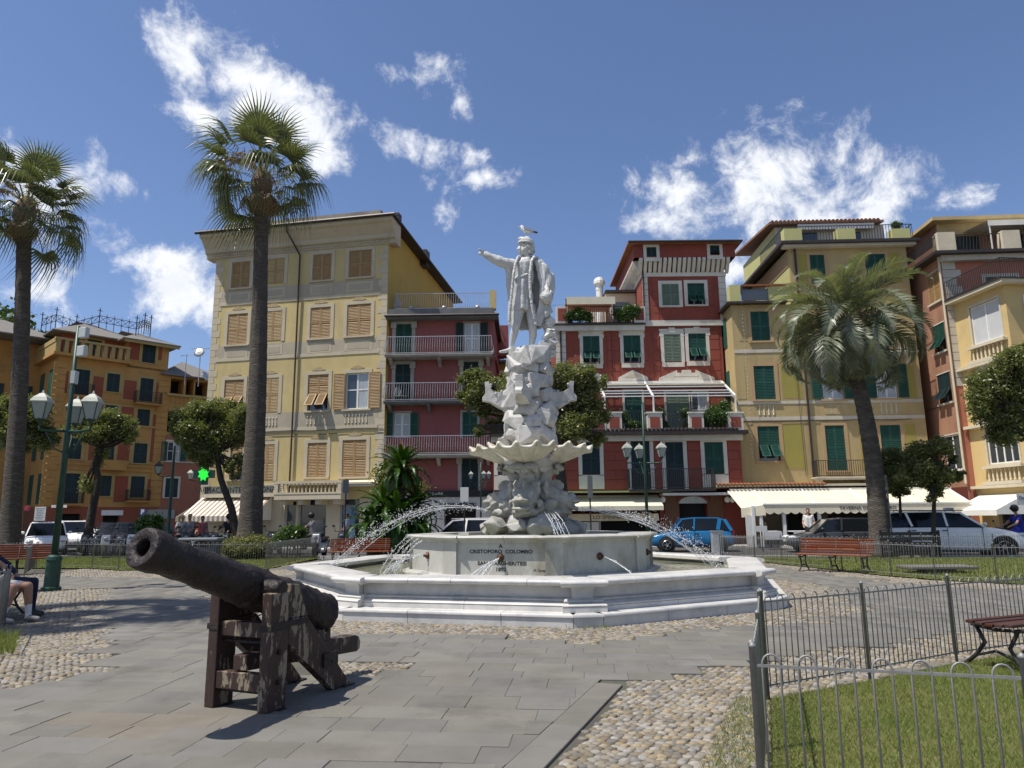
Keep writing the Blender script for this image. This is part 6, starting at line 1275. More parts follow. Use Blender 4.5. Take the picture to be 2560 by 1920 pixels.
prof=[(.02,-.05),(.07,-.045),(.1,-.03),(.165,-.012),(.178,.0),(.18,.05),(.172,.08),(.176,.3),(.174,.6),(.17,.66),(.178,.68),(.176,.72),(.166,.76),(.168,1.0),(.165,1.15),(.17,1.18),(.166,1.22),(.155,1.26),(.148,1.5),(.138,1.78),(.136,1.86),(.14,1.89),(.136,1.93),(.134,1.98),(.142,2.03),(.15,2.07),(.152,Lb-.02),(.146,Lb+.01),(.135,Lb+.016),(.07,Lb+.006),(.062,Lb-.005),(.06,Lb-.35)]
def resample(pr,st=.022):
    out=[pr[0]]
    for a_,b_ in zip(pr[:-1],pr[1:]):
        n=max(1,int(math.hypot(b_[0]-a_[0],b_[1]-a_[1])/st))
        out+=[(a_[0]+(b_[0]-a_[0])*i/n,a_[1]+(b_[1]-a_[1])*i/n) for i in range(1,n+1)]
    return out
pr=resample(prof); mb=MB(); mb.lathe(pr,44,(0,0,0)); 
vs=[]
q=ax.to_track_quat('Z','Y')
for (x,y,z) in mb.v:
    r_=math.hypot(x,y); k=(1 if z<Lb-.3 or r_>.1 else 0)
    amp=.018 if z<1.25 else (.008 if z<Lb-.03 else .003)
    d_=k*(amp*nz((x*3,y*3,z*3),3.)+amp*.8*nz((x,y,z),22.))*min(1,r_/.1)
    s=(r_+d_)/max(r_,1e-6); vs.append(tuple(q@Vector((x*s,y*s,z))+A0))
mb.v=vs; br=mb.build('barrel',[iron,dark],cn,smooth=True)
MB().lathe([(.059,0),(.0595,.01)],24,A1-ax*.3,axis=ax).build('bore',dark,br)
tz=A0.z+(A1.z-A0.z)*.47+.0; ty=A0.y+(A1.y-A0.y)*.47
for s_ in (-1,1):
    m_=MB(); m_.lathe([(.07,0),(.074,.02),(.07,.14),(.064,.22),(.03,.225)],16,(s_*.1,ty,tz-.0),axis=(s_,0,0)); m_.build('trunnion',iron,cn,smooth=True)
zt_=tz-.03
for s_ in (-1,1):
    x0,x1=(s_*.225,s_*.325); x0,x1=min(x0,x1),max(x0,x1)
    MB().box(x0,x1,-.13,.09,0,zt_).build('post',wood,cn,bevel=.008)
    MB().prism([(.092,zt_-.22),(.092,zt_+.06),(.2,zt_+.05),(.33,zt_-.22)],x0+.003,x1-.003,f=lambda y,z,h:(h,y,z)).build('cheek',wood,cn,bevel=.006)
    MB().prism([(.094,zt_-.225),(.33,zt_-.225),(.98,.03),(.98,.0),(.74,.0),(.094,zt_-.42)],x0+.006,x1-.006,f=lambda y,z,h:(h,y,z)).build('brace',wood,cn,bevel=.008)
    m_=MB(); m_.box(x0-.006,x1+.006,-.137,.1,zt_-.3,zt_-.255); m_.box(x0-.012,x0-.006,-.137,.3,zt_-.3,zt_-.255) if s_<0 else m_.box(x1+.006,x1+.012,-.137,.33,zt_-.28,zt_-.235); m_.build('iron_strap',iron,cn)
    for (y,z) in ((-.02,.22),(-.02,.45),(.6,.3),(.68,.26)):
        MB().lathe([(.022,0),(.022,.02),(.012,.026)],6,((x1 if s_>0 else x0),y,z),axis=(s_,0,0)).build('bolt',iron,cn)
    MB().box((x1 if s_>0 else x0-.02),(x1+.02 if s_>0 else x0),.56,.76,.22,.34).build('iron_plate',iron,cn,bevel=.004); MB().box(x0-.04,x1+.04,-.02,.06,.0,.012).build('foot_plate',iron,cn); MB().box(x0-.03,x1+.03,.86,1.02,.0,.012).build('foot_plate',iron,cn)
def zl(y): return lz('y1',870,y,-.1)
MB().box(-.222,.222,-.1,-.02,zl(835),zl(735)).build('cross_beam',wood,cn,bevel=.006); MB().box(-.222,.222,-.12,-.03,zl(1190),zl(1072)).build('cross_beam',wood,cn,bevel=.006)
for y in (870,1205): MB().tube([(-.23,-.06,zl(y)),(.23,-.06,zl(y))],.012,8).build('tie_rod',iron,cn)
pb=[(-.1,.3),(-.1,.42),(1.42,.36),(1.48,.34),(1.51,.29),(1.5,.22),(1.45,.2)]; MB().prism(pb,-.07,.07,f=lambda y,z,h:(h,y,z)).build('trail_beam',wood,cn,bevel=.008)
MB().box(-.22,.22,.62,.72,.42,.52).build('cross_beam',wood,cn,bevel=.006)
m_=MB(); 
for i in range(7):
    a_=i%2; c_=Vector((.04,1.0,zbk-.2-i*.028)); 
    pts=[c_+Vector(((.011*math.cos(t) if a_ else 0),(0 if a_ else .011*math.cos(t)),.02*math.sin(t))) for t in np.linspace(0,2*PI,9)]; m_.tube(pts,.004,5,cap=False)
m_.build('chain',iron,cn,kind='stuff'); MB().box(-.06,.06,.92,1.02,zbk-.28,zbk-.14).build('wedge',wood,cn)
# ------------------------------------------------------------ bow-top railings
galv=M('galvanised',(.2,.2,.19),(.27,.27,.26),sc=14,rough=.5,metal=.2)
_hp={}
def hoopmesh(h,w_,n):
    if n in _hp: return _hp[n]
    rl_=h-.06; pts=[(-w_/2,0,.08)]+[(w_/2*math.cos(t),0,rl_+.0+w_/2*1.2*math.sin(t)) for t in np.linspace(PI,0,9 if n>4 else 6)]+[(w_/2,0,.08)]
    mb=MB(); mb.tube(pts,.0052 if n>4 else .005,n,cap=True); _hp[n]=mb.mesh('hoop',galv,True); return _hp[n]
def railing(label,pts,h=.84,pitch=.15,hw=.075,n=6,posts=None,group='bow-top garden railings',ball=True):
    r0=pts[0]; t=thing('railing',label,'fence',(r0[0],r0[1],0.),0,group); me=hoopmesh(h,hw,n)
    pm=_hp.get(('post',n)) or _hp.setdefault(('post',n),MB().lathe([(.0145,0),(.0145,h+.02),(.018,h+.022),(.018,h+.03),(.01,h+.04),(.003,h+.045)],8 if n>4 else 6).mesh('post',galv,True))
    for i,(a_,b_) in enumerate(zip(pts[:-1],pts[1:])):
        a_=Vector((*a_[:2],0)); b_=Vector((*b_[:2],0)); d_=b_-a_; L_=d_.length; az=math.atan2(d_.y,d_.x); o_=Vector((r0[0],r0[1],0)); k=max(1,round(L_/pitch))
        for j in range(k): p=a_+d_*((j+.5)/k)-o_; link('hoop',me,t,loc=p,rot=(0,0,az))
        for z in (.1,h-.065): MB().bar(a_-o_+Vector((0,0,z)),b_-o_+Vector((0,0,z)),.009,.013).build('rail',galv,t)
        link('post',pm,t,loc=a_-o_)
        if i==len(pts)-2: link('post',pm,t,loc=b_-o_)
    return t
g2=lambda k,x,y,z=.86:tuple(G(k,x,y,z).xy)
railing('nearest bow-top railing running across the corner of the lawn',[(1.18,3.75),(2.28,3.41),(3.5,3.05)],n=8,pitch=.165,hw=.084)
railing('bow-top railing seen end-on between the cobbles and the lawn corner',[(1.2,3.83),(1.62,5.0),(2.09,6.37)],n=8)
railing('bow-top railing in front of the dark bench end beyond the near lawn',[(2.12,6.4),(3.29,7.06),(4.55,7.81),(5.9,8.45),(7.4,8.8)],n=6)
railing('bow-top railing behind the slatted bench on the tavern side',[(7.45,26.6),(7.9,24.2),(8.5,21.9),(8.95,20.2)],n=4)
railing('bow-top railing curving past the stone slab on the far lawn',[(9.05,19.3),(9.3,18.3),(9.75,17.2),(10.55,16.25),(12.1,15.1),(14.0,14.1)],n=4)
railing('bow-top railing along the road in front of the parked cars',[(7.55,26.75),g2('z8',1050,452),g2('z8',1400,455),g2('z8',1720,448),g2('z8',2060,446),g2('z8',2260,444)],n=4)
railing('bow-top railing of the lawn around the tall fan palm',[(-17.2,24.9),(-15.8,24.5),(-13.7,24.06),(-12.3,23.06),(-10,22.9),(-7.6,22.7),(-7.75,26.2),(-7.8,29.2)],n=4)
railing('bow-top railing along the road by the parked scooters',[(-22,31.2),(-18,30.4),(-14,30.1),(-11,30.0),(-7.9,29.4)],n=4)
railing('bow-top railing seen end-on at the picture edge beside the sitters',[(-6.05,8.6),(-6.8,9.9),(-7.5,11.05)],n=6)
railing('bow-top railing running back beside the triple street lamp',[tuple(G('y2',172,752).xy),tuple(G('y2',245,697).xy)],n=4)
railing('bow-top railing behind the sitters at the picture edge',[(-7.6,11.1),(-9.1,11.6),(-10.4,14.2),(-12.3,17.4)],n=4)
# ------------------------------------------------------------ benches
slat=M('red_brown_slat',(.17,.05,.025),(.22,.075,.04),sc=3,rough=.45,rnd=.15,stretch=(.6,6,6)); slatd=M('dark_brown_slat',(.05,.022,.016),(.07,.03,.02),sc=3,rough=.5,rnd=.15)
def bench(label,x,y,rz,w_=1.9,m=None,nl=3,back=True):
    t=thing('bench',label,'bench',(x,y,0),rz,'slatted park benches'); m=m or slat
    for i in range(5): MB().box(-w_/2,w_/2,-.24+i*.095,-.165+i*.095,.42+.008*abs(i-2),.45+.008*abs(i-2)).build('seat_slat',m,t,bevel=.006)
    for i in range(6 if back else 0):
        z=.5+i*.066; yy=.26+.1*(z-.45)/.4; MB().box(-w_/2,w_/2,yy-.012,yy+.014,z-.026,z+.026,rot=Matrix.Rotation(R(14),3,'X')).build('back_slat',m,t,bevel=.005)
    for k in range(nl):
        xx=-w_/2+.15+(w_-.3)*k/(nl-1); mb=MB(); mb.tube([(xx,-.26,.0),(xx,-.16,.1),(xx,-.1,.22),(xx,-.2,.4),(xx,-.26,.41)],.02,6); mb.tube([(xx,.38,0),(xx,.24,.12),(xx,.14,.25),(xx,.22,.42)]+([(xx,.27,.5),(xx,.37,.88)] if back else []),.02,6); mb.tube([(xx,-.26,.4),(xx,0,.38),(xx,.26,.41)],.018,6); mb.tube([(xx,-.14,.12),(xx,.04,.18),(xx,.22,.12)],.015,6)
        mb.build('iron_leg',ironm,t,smooth=True)
    return t
bench('sunlit red-brown slatted bench in front of the far lawn',8.62,20.0,R(-45),1.95)
bench('red-brown slatted bench half hidden behind the fountain basin',-5.15,24.6,R(4),2.0)
bench('red slatted bench behind the triple street lamp at the edge',-14.7,21.9,R(28),2.0)
e0=G('y3',2002,300,.44); bench('dark bench end cut off by the picture edge beyond the near railing',e0.x+.95,e0.y+.35,R(24),2.0,slatd,back=False)
bench('dark bench with two people sitting on it',-8.4,11.85,R(100),1.8,slatd)
# ------------------------------------------------------------ street lamps
lgreen=M('lamp_green',(.018,.05,.036),(.025,.065,.045),sc=5,rough=.45,metal=.2); lpane=M('lantern_glass',(.3,.34,.32),(.25,.28,.27),sc=2,rough=.3,spec=.6); lroof=M('lantern_roof',(.36,.38,.32),(.28,.3,.26),sc=4,rough=.5)
def lantern(par,x,y,z,s=1.,mroof=None,mfr=None):
    mr=mroof or lroof; mf=mfr or lgreen; k=1.3; s*=.78
    o=MB().lathe([(.12*s*k,0),(.225*s*k,.46*s)],4).build('lantern',lpane,par,loc=(x,y,z)); o.rotation_euler=(0,0,R(45+8))
    MB().lathe([(.25*s*k,.46*s),(.255*s*k,.5*s),(.19*s*k,.62*s),(.1*s*k,.7*s),(.1*s,.73*s),(.05*s,.75*s),(.02*s,.84*s)],4).build('lantern_roof',mr,o)
    mb=MB()
    for q in range(4): a=PI/2*q; mb.bar((.122*s*k*math.cos(a),.122*s*k*math.sin(a),0),(.23*s*k*math.cos(a),.23*s*k*math.sin(a),.46*s),.022*s)
    mb.lathe([(.03*s,-.14*s),(.06*s,-.08*s),(.13*s,-.01*s),(.13*s,.012*s)],8); mb.build('lantern_frame',mf,o)
    return o
def lamp3(label,x,y,h,za,s,arms,rz=0.,base=True):
    t=thing('street_lamp',label,'street lamp',(x,y,0),rz,'green street lamps')
    MB().lathe([(.2*s,0),(.2*s,.06*s),(.155*s,.08*s),(.15*s,.62*s),(.165*s,.65*s),(.15*s,.72*s),(.09*s,.76*s)],16).build('base',lgreen,t,smooth=False)
    MB().lathe([(.072*s,.76*s),(.062*s,za),(.05*s,za+.2),(.042*s,h)],14).build('pole',lgreen,t,smooth=True)
    for az,rad in arms:
        dx,dy=math.cos(az)*rad,math.sin(az)*rad; mb=MB(); mb.tube([(0,0,za),(dx*.5,dy*.5,za-.02),(dx,dy,za),(dx,dy,za+.1*s)],.03*s,6); mb.tube([(0,0,za-.5*s),(dx*.4,dy*.4,za-.42*s),(dx*.75,dy*.75,za-.05)],.018*s,5); mb.build('arm',lgreen,t,smooth=True); lantern(t,dx,dy,za+.24*s,s)
    return t
lb=G('d',110,1275); z_a=atY('z1',420,980,lb.y).z; lt=lamp3('tall green street lamp with three white lanterns and grey boxes on top',lb.x,lb.y,atY('z1',480,300,lb.y).z,z_a,1.02,((R(222),.56),(R(-18),.68),(R(105),.5)))
for k,(x,z0) in enumerate(((.2,-.3),(.2,-.75))): MB().box(x-.16,x+.08,-.08,.04,atY('z1',480,300,lb.y).z+z0,atY('z1',480,300,lb.y).z+z0+.26,rot=Matrix.Rotation(R(-20),3,'Z')).build('loudspeaker_box',M('grey_box',(.42,.45,.45),rough=.5),lt,bevel=.02)
MB().box(-.02,.08,-.08,.08,atY('z1',480,300,lb.y).z-1.4,atY('z1',480,300,lb.y).z-1.1).build('junction_box',M('grey_box',(.42,.45,.45),rough=.5),lt)
rb=atY('z6',690,1500,26.); lamp3('green three-lantern street lamp in front of the red house',rb.x,26.,atY('z6',688,1245,26.).z,atY('z6',690,1650,26.).z,.85,((R(180),.62),(R(0),.62),(R(100),.5)))
rb=atY('z5',385,700,36.5); lamp3('small three-lantern street lamp by the pink house shop',rb.x,36.5,atY('z5',385,360,36.5).z,atY('z5',390,545,36.5).z,.62,((R(180),.5),(R(0),.4),(R(-60),.3)))
rb=atY('z1',1108,1400,35.); t=thing('street_lamp','single-lantern street lamp in front of the orange palace','street lamp',(rb.x,35.,0),0,'green street lamps'); hh=atY('z1',1120,1075,35.).z; za=atY('z1',1100,1270,35.).z
MB().lathe([(.14,0),(.14,.9),(.09,.95),(.07,za),(.05,hh)],12).build('pole',lgreen,t,smooth=True); MB().tube([(0,0,za),(-.4,0,za-.04),(-.62,0,za+.0)],.025,6).build('arm',lgreen,t); lantern(t,-.68,0,za+.12,.95,ironm,ironm)
# wall lantern on the salmon house and the green pharmacy cross
p=atY('z1',1232,1300,46.); t=thing('wall_lantern','wall lantern on a curled bracket on the salmon house','lantern',(p.x,46.,p.z),0); lantern(t,0,0,.1,.95,lroof,ironm); MB().tube([(0,0,.05),(.5,.2,-.1),(.9,.6,-.25)],.03,5).build('bracket',ironm,t)
p=atY('z1',1322,1258,40.9); t=thing('pharmacy_cross','glowing green pharmacy cross sign on the corner of the yellow house','sign',(p.x,40.9,p.z),0)
gl=M('green_led',(.02,.5,.05),rough=.4,emit=((.03,1.,.06),.6)); MB().box(-.75,.72,-.05,.16,-.72,.78).build('sign_box',M('dark_teal_box',(.01,.05,.05),rough=.4),t) if False else None
pts=[(.33*math.cos(a)*(1. if i%2 else .66),.42*math.sin(a)*(1. if i%2 else .66)) for i,a in enumerate(np.linspace(0,2*PI,17)[:-1])]
MB().prism(pts,-.09,-.051,f=lambda x,z,h:(x,h,z)).build('led_star',gl,t); MB().prism([(-.22,-.6),(.22,-.6),(.22,-.22),(.58,-.22),(.58,.22),(.22,.22),(.22,.6),(-.22,.6),(-.22,.22),(-.58,.22),(-.58,-.22),(-.22,-.22)],-.05,.12,f=lambda x,z,h:(x,h,z)).build('cross_box',M('dark_teal_box',(.01,.05,.05),rough=.4),t)
MB().bar((.3,.1,.4),(1.2,.6,.4),.05).build('bracket',ironm,t)
# ------------------------------------------------------------ signs and small street furniture
signw=M('sign_white',(.6,.6,.58),rough=.45); signg=M('sign_back_grey',(.12,.13,.14),rough=.5); blue=M('sign_blue',(.02,.07,.3),rough=.4); redm=M('sign_red',(.5,.03,.03),rough=.4)
def sign(label,k,x0,y0,x1,y1,Y,mat,yb=None,dark_pole=True,name='road_sign',shape_='rect',px=None,group='street signs'):
    a_=atY(k,x0,y1,Y); b_=atY(k,x1,y0,Y); x=(a_.x+b_.x)/2 if px is None else atY(k,px,y0,Y).x; w_=(b_.x-a_.x); t=thing(name,label,'sign',(x,Y,0),0,group)
    off=(a_.x+b_.x)/2-x
    if shape_=='rect': o=MB().box(off-w_/2,off+w_/2,-.05,-.03,a_.z,b_.z).build('panel',mat,t,bevel=.004)
    else: o=MB().lathe([(w_/2,0),(w_/2,.02)],24,(off,-.03,(a_.z+b_.z)/2),axis=(0,-1,0)).build('panel',mat,t)
    MB().lathe([(.03,0),(.03,b_.z+.03)],8).build('pole',galv if not dark_pole else ironm,t); return t,off,w_,a_.z,b_.z
t,o_,w_,z0,z1=sign('blue parking sign on a thin pole near the orange palace','z1',908,1483,945,1525,44.,blue); text('P',(z1-z0)*.95,signw,t,(o_,-.055,(z0+z1)/2),(R(90),0,0),bold=.02)
t,o_,w_,z0,z1=sign('white notice board full of text at the edge of the car park','z1',222,1470,303,1560,40.,signw); 
for i in range(7): text('ORARIO SOSTA A PAGAMENTO'[:20-(i*3)%7],w_*.075,signg,t,(o_,-.052,z1-(z1-z0)*(.12+i*.125)),(R(90),0,0))
t,o_,w_,z0,z1=sign('round no-stopping sign beside the white notice board','z1',158,1460,198,1500,39.,redm,shape_='round'); MB().lathe([(w_*.4,0),(w_*.4,.004)],24,(o_,-.051,(z0+z1)/2),axis=(0,-1,0)).build('face',blue,t); MB().box(o_-w_*.42,o_+w_*.42,-.06,-.056,(z0+z1)/2-.03,(z0+z1)/2+.03,rot=Matrix.Rotation(R(45),3,'Y')).build('bar',redm,t); MB().box(o_-w_*.42,o_+w_*.42,-.066,-.061,(z0+z1)/2-.03,(z0+z1)/2+.03,rot=Matrix.Rotation(R(-45),3,'Y')).build('bar',redm,t)
t,o_,w_,z0,z1=sign('white direction sign with an arrow under the orange palace','z1',335,1458,437,1476,41.,signw); text('PARK  -->',(z1-z0)*.6,signg,t,(o_,-.055,(z0+z1)/2),(R(90),0,0))
sign('plain white sign panel on a thin post behind the fountain','z5',192,597,270,733,30.,signw)
t,o_,w_,z0,z1=sign('narrow dark sign on a post in front of the cream awning','z5',1393,490,1435,700,29.,signg,px=1408); MB().box(-.16,.16,-.1,.1,0,.5).build('post_foot',ironm,t)
sign('dark sign seen from behind beside the stone balcony','z3',1205,628,1245,718,31.5,signg)
t,o_,w_,z0,z1=sign('stack of green and white direction signs beside the leaning palm','z8',1507,170,1545,340,26.2,signw,dark_pole=False,px=1553)
for i in range(4): MB().box(o_-w_*.47,o_+w_*.47,-.058,-.051,z1-(z1-z0)*(.05+.24*i)-.2*(z1-z0),z1-(z1-z0)*(.05+.24*i)).build('name_plate',(M('sign_green',(.01,.16,.1),rough=.4),M('sign_green',(.01,.16,.1),rough=.4),M('sign_navy',(.04,.06,.2),rough=.4),M('sign_navy',(.04,.06,.2),rough=.4))[i],t)
t,o_,w_,z0,z1=sign('white sign cut by the picture edge above the scooter rider','z8',2178,255,2250,310,25.,signw,px=2225); text('Centro',(z1-z0)*.4,blue,t,(o_,-.055,(z0+z1)/2+.05),(R(90),0,0))
t,o_,w_,z0,z1=sign('small white menu stand in front of the tavern','z8',935,410,985,437,31.5,signw,name='menu_stand')
p=G('z3',270,1075); p=atY('z3',272,1040,25.2); t=thing('litter_bin','grey litter bin with a flat rounded lid behind the cannon','bin',(p.x,25.2,0)); zt_=atY('z3',272,1012,25.2).z; bw=.62
MB().box(-bw,bw,-.25,.25,.0,zt_-.3).build('bin_body',M('bin_grey',(.07,.08,.085),rough=.5),t,bevel=.05); MB().box(-bw*1.1,bw*1.1,-.32,.32,zt_-.1,zt_).build('lid',M('bin_lid',(.16,.18,.19),rough=.5),t,bevel=.04)
for x in (-bw*.95,0,bw*.95): MB().box(x-.06,x+.06,-.22,.22,zt_-.3,zt_-.1).build('lid_post',M('bin_grey',(.07,.08,.085),rough=.5),t)
p=G('z8',1830,640); t=thing('stone_slab_table','low dark stone slab lying on the grass behind the railing','slab',(p.x,p.y+.3,0)); MB().box(-.85,.85,-.4,.4,.12,.2).build('slab_top',slabm,t,bevel=.02); MB().box(-.4,.4,-.2,.2,0,.12).build('slab_base',slabm,t)
def planter(label,x,y,w_): 
    t=thing('planter_fence',label,'fence',(x,y,0))
    for i in range(5): MB().box(-w_/2,w_/2,-.03,.0,.1+i*.17,.22+i*.17).build('board',blackm,t)
    for x_ in (-w_/2,0,w_/2): MB().box(x_-.04,x_+.04,.0,.06,0,.95).build('post',blackm,t)
p=atY('y7',820,1400,25.6); planter('dark slatted screen between the leaning palm and the white car',p.x,25.6,2.)
t=thing('grey_cabinet','pale end post cabinet where the road railing starts','cabinet',(7.42,26.85,0)); MB().box(-.2,.2,-.1,.1,0,.95).build('cabinet_body',silver,t,bevel=.02); MB().box(-.22,.22,-.12,.12,.95,.98).build('cabinet_cap',silver,t)
# ------------------------------------------------------------ palms
barkp=M('palm_bark',(.1,.085,.07),(.055,.045,.038),sc=5,rough=.95,bump=.05,bsc=7,stretch=(1,1,4.5),c3=(.15,.13,.11),sc3=2.)
frondm=leafmat('fan_frond',(.075,.095,.04),(.14,.155,.08),rough=.36,tl=.3); deadf=leafmat('dry_frond',(.2,.15,.08),(.27,.2,.11),rough=.8,tl=.2); flowr=M('palm_flower',(.36,.26,.14),(.28,.2,.1),sc=8,rough=.9)
def fanleaf(seed,pet,bl,droop,nseg=26):
    r=random.Random(seed); V=[];Fs=[]
    # petiole along +x
    def strip(pts,w0,w1):
        o=len(V); n=len(pts)
        for i,p in enumerate(pts):
            t=i/(n-1); w_=w0+(w1-w0)*t; d_=(pts[min(i+1,n-1)]-pts[max(i-1,0)]).normalized(); s=d_.cross(Vector((0,0,1))); s=s.normalized() if s.length>1e-3 else Vector((0,1,0)); V.append(p-s*w_); V.append(p+s*w_)
        for i in range(n-1): a=o+2*i; Fs.append((a,a+1,a+3,a+2))
    pp=[Vector((pet*t,0,.12*pet*math.sin(t*PI*.5)-.25*pet*t*t)) for t in np.linspace(0,1,6)]; strip(pp,.035,.022)
    h=pp[-1]
    for k in range(nseg):
        a=R(-112+224*(k+.5)/nseg); L_=bl*(1-.22*abs(a)/R(112))*r.uniform(.88,1.08); pts=[]
        for t in np.linspace(0,1,6):
            x=L_*t*math.cos(a); y=L_*t*math.sin(a); z=.10*L_*math.sin(t*2.)+.16*abs(math.sin(a))*L_*t-droop*L_*max(0,t-.35)**2*r.uniform(1.0,1.6); pts.append(h+Vector((x*(1-.2*droop*max(0,t-.4)),y*(1-.2*droop*max(0,t-.4)),z)))
        o=len(V); wd=[.012,.036,.04,.03,.016,.003]
        for i,p in enumerate(pts): s=Vector((-math.sin(a),math.cos(a),.35*(1 if k%2 else -1))).normalized()*wd[i]; V.append(p-s); V.append(p+s)
        for i in range(5): q=o+2*i; Fs.append((q,q+1,q+3,q+2))
    return V,Fs
def meshVF(name,V,Fs,mat): 
    me=bpy.data.meshes.new(name); me.from_pydata([tuple(v) for v in V],[],Fs); me.materials.append(mat); me.update(); return me
FM=[meshVF('frond',*fanleaf(s,1.75,1.5,dr,26),frondm) for s,dr in ((1,.6),(2,1.2),(3,1.8),(4,2.4),(5,1.6),(6,.9))]; FD=[meshVF('dry_frond',*fanleaf(9,.8,1.15,2.2,18),deadf)]
def trunkmesh(base,top,rb,rt,n=16,flare=1.35,seed=0,bend=0.):
    base=Vector(base); top=Vector(top); mb=MB(); k=60; pts=[];rad=[]
    for i in range(k+1):
        t=i/k; p=base.lerp(top,t)+Vector((bend*math.sin(t*PI),0,0)); pts.append(p); rad.append((rb+(rt-rb)*min(1,t*1.35)**.8)*(1+(flare-1)*max(0,1-t*9)**2)*(1+.02*(i%2))+.006*math.sin(i*2.3))
    mb.tube(pts,rad,n); return mb
def fanpalm(label,base,top,rb,rt,seed,s=1.,nf=42,flowers=True,bend=0.):
    base=Vector(base); top=Vector(top); t=thing('fan_palm',label,'palm tree',tuple(base),0,'tall fan palms'); r=random.Random(seed)
    trunkmesh((0,0,0),top-base,rb,rt,bend=bend).build('trunk',barkp,t,smooth=True); c=top-base
    MB().lathe([(rt*1.05,-.5),(rt*1.5,-.15),(rt*1.6,.2),(rt*1.2,.6),(rt*.5,.95)],12,c).build('leaf_bases',M('leaf_base',(.11,.06,.04),(.2,.15,.1),sc=12,rough=.9),t)
    for i in range(nf):
        az=i*2.39996+r.uniform(-.25,.25); q=(i+.5)/nf; el=R(82-108*q**.8+r.uniform(-16,16)); k=r.choice((0,5)) if q<.28 else r.choice((1,5,4)) if q<.55 else r.choice((2,4)) if q<.8 else 3
        o=link('frond',FM[k],t,loc=c+Vector((math.cos(az)*.18,math.sin(az)*.18,.75-.75*q))); o.rotation_euler=(Matrix.Rotation(az,3,'Z')@Matrix.Rotation(-el,3,'Y')@Matrix.Rotation(r.uniform(-.5,.5),3,'X')).to_euler(); z=s*r.uniform(.78,1.15); o.scale=(z,z,z)
    for i in range(20):
        az=r.uniform(0,6.28); o=link('dry_frond',FD[0],t,loc=c+Vector((math.cos(az)*.2,math.sin(az)*.2,-.05))); o.rotation_euler=(Matrix.Rotation(az,3,'Z')@Matrix.Rotation(R(50+r.uniform(0,28)),3,'Y')).to_euler(); z=s*r.uniform(.6,.85); o.scale=(z,z,z)
    if flowers:
        for i in range(7):
            az=r.uniform(0,6.28); L_=r.uniform(1.5,2.6)*s; pts=[c+Vector((math.cos(az)*L_*u,math.sin(az)*L_*u,.5+1.1*math.sin(u*2.2)-1.2*u*u)) for u in np.linspace(0,1,9)]; mb=MB(); mb.tube(pts,.022,4)
            for j in range(80):
                p=pts[r.randint(3,8)]; q=p+Vector((r.gauss(0,.16),r.gauss(0,.16),r.gauss(-.14,.14))); mb.tube([p,q],[.016,.01],3,cap=False)
            mb.build('flower_stalk',flowr,t,kind='stuff')
    return t
Yp=30.; b2=atY('z3',590,1010,Yp); fanpalm('tall fan palm in front of the yellow house',(b2.x,Yp,0),atY('y5',1010,880,Yp),.5,.3,4,1.02,bend=.12)
b1=atY('P',22,1372,31.); fanpalm('tall fan palm cut by the picture edge in front of the orange palace',(b1.x,31,0),atY('y6',215,740,31.),.42,.3,7,1.0,bend=.15)
p3=Vector((-12.3,10.5,0)); fanpalm('fan palm just out of the picture that shades the paving',tuple(p3),(p3.x+.1,p3.y,10.8),.4,.28,11,.85,nf=40,flowers=False)
# feather palm
fea=leafmat('feather_frond',(.12,.14,.09),(.22,.235,.165),rough=.4,tl=.25,spec=.5)
def feather(seed,L_,arch,nl=50,ll=.58):
    r=random.Random(seed); V=[];Fs=[]; pts=[]; a=R(0)
    p=Vector((0,0,0)); ang=0.; n=26
    for i in range(n+1):
        pts.append(p.copy()); p=p+Vector((math.cos(ang),0,math.sin(ang)))*(L_/n); ang-=arch*(.3+1.5*(i/n)**1.3)/n
    o=0
    for i,q in enumerate(pts): w_=.03*(1-i/n)+.004; V+= [q+Vector((0,-w_,0)),q+Vector((0,w_,0))]
    for i in range(n): Fs.append((2*i,2*i+1,2*i+3,2*i+2))
    for k in range(nl):
        t=.14+.86*(k+.5)/nl; i=min(n-1,int(t*n)); f=t*n-i; q=pts[i].lerp(pts[i+1],f); d_=(pts[i+1]-pts[i]).normalized(); up_=Vector((-d_.z,0,d_.x)); l_=ll*(math.sin(t*PI*.85+.35))*r.uniform(.85,1.1)
        for s in (-1,1):
            dr=Vector((d_.x*.62,s*.78,d_.z*.62))+up_*r.uniform(.15,.55); dr.normalize(); e1=q+dr*l_*.5; e2=q+dr*l_+Vector((0,0,-.22*l_)); wv=d_*.03
            b=len(V); V+=[q-wv*.6,q+wv*.6,e1-wv,e1+wv,e2]; Fs+=[(b,b+1,b+3,b+2),(b+2,b+3,b+4)]
    return V,Fs
FE=[meshVF('frond',*feather(s,3.1,ar),fea) for s,ar in ((1,1.9),(2,2.5),(3,3.1),(4,3.5))]
Yb=26.3; bb=G('z8',1528,560); tb=atY('z7',815,820,Yb); base=Vector((atY('z8',1528,548,Yb).x,Yb,0)); fp=thing('feather_palm','grey-green feather palm with a stout leaning trunk in front of the tavern','palm tree',tuple(base)); r=random.Random(3)
trunkmesh((0,0,0),tb-base,.37,.26,flare=1.35,bend=.28).build('trunk',barkp,fp,smooth=True); c=tb-base
MB().lathe([(.28,-.9),(.42,-.4),(.48,.0),(.38,.4),(.18,.8)],14,c).build('leaf_bases',M('leaf_base',(.11,.06,.04),(.2,.15,.1),sc=12,rough=.9),fp)
mb=MB()
for i in range(120):
    az=r.uniform(0,6.28); z=r.uniform(-.9,.6); q=c+Vector((math.cos(az)*.4,math.sin(az)*.4,z)); mb.tube([q,q+Vector((math.cos(az)*.25,math.sin(az)*.25,r.uniform(.1,.35)))],[.04,.012],4)
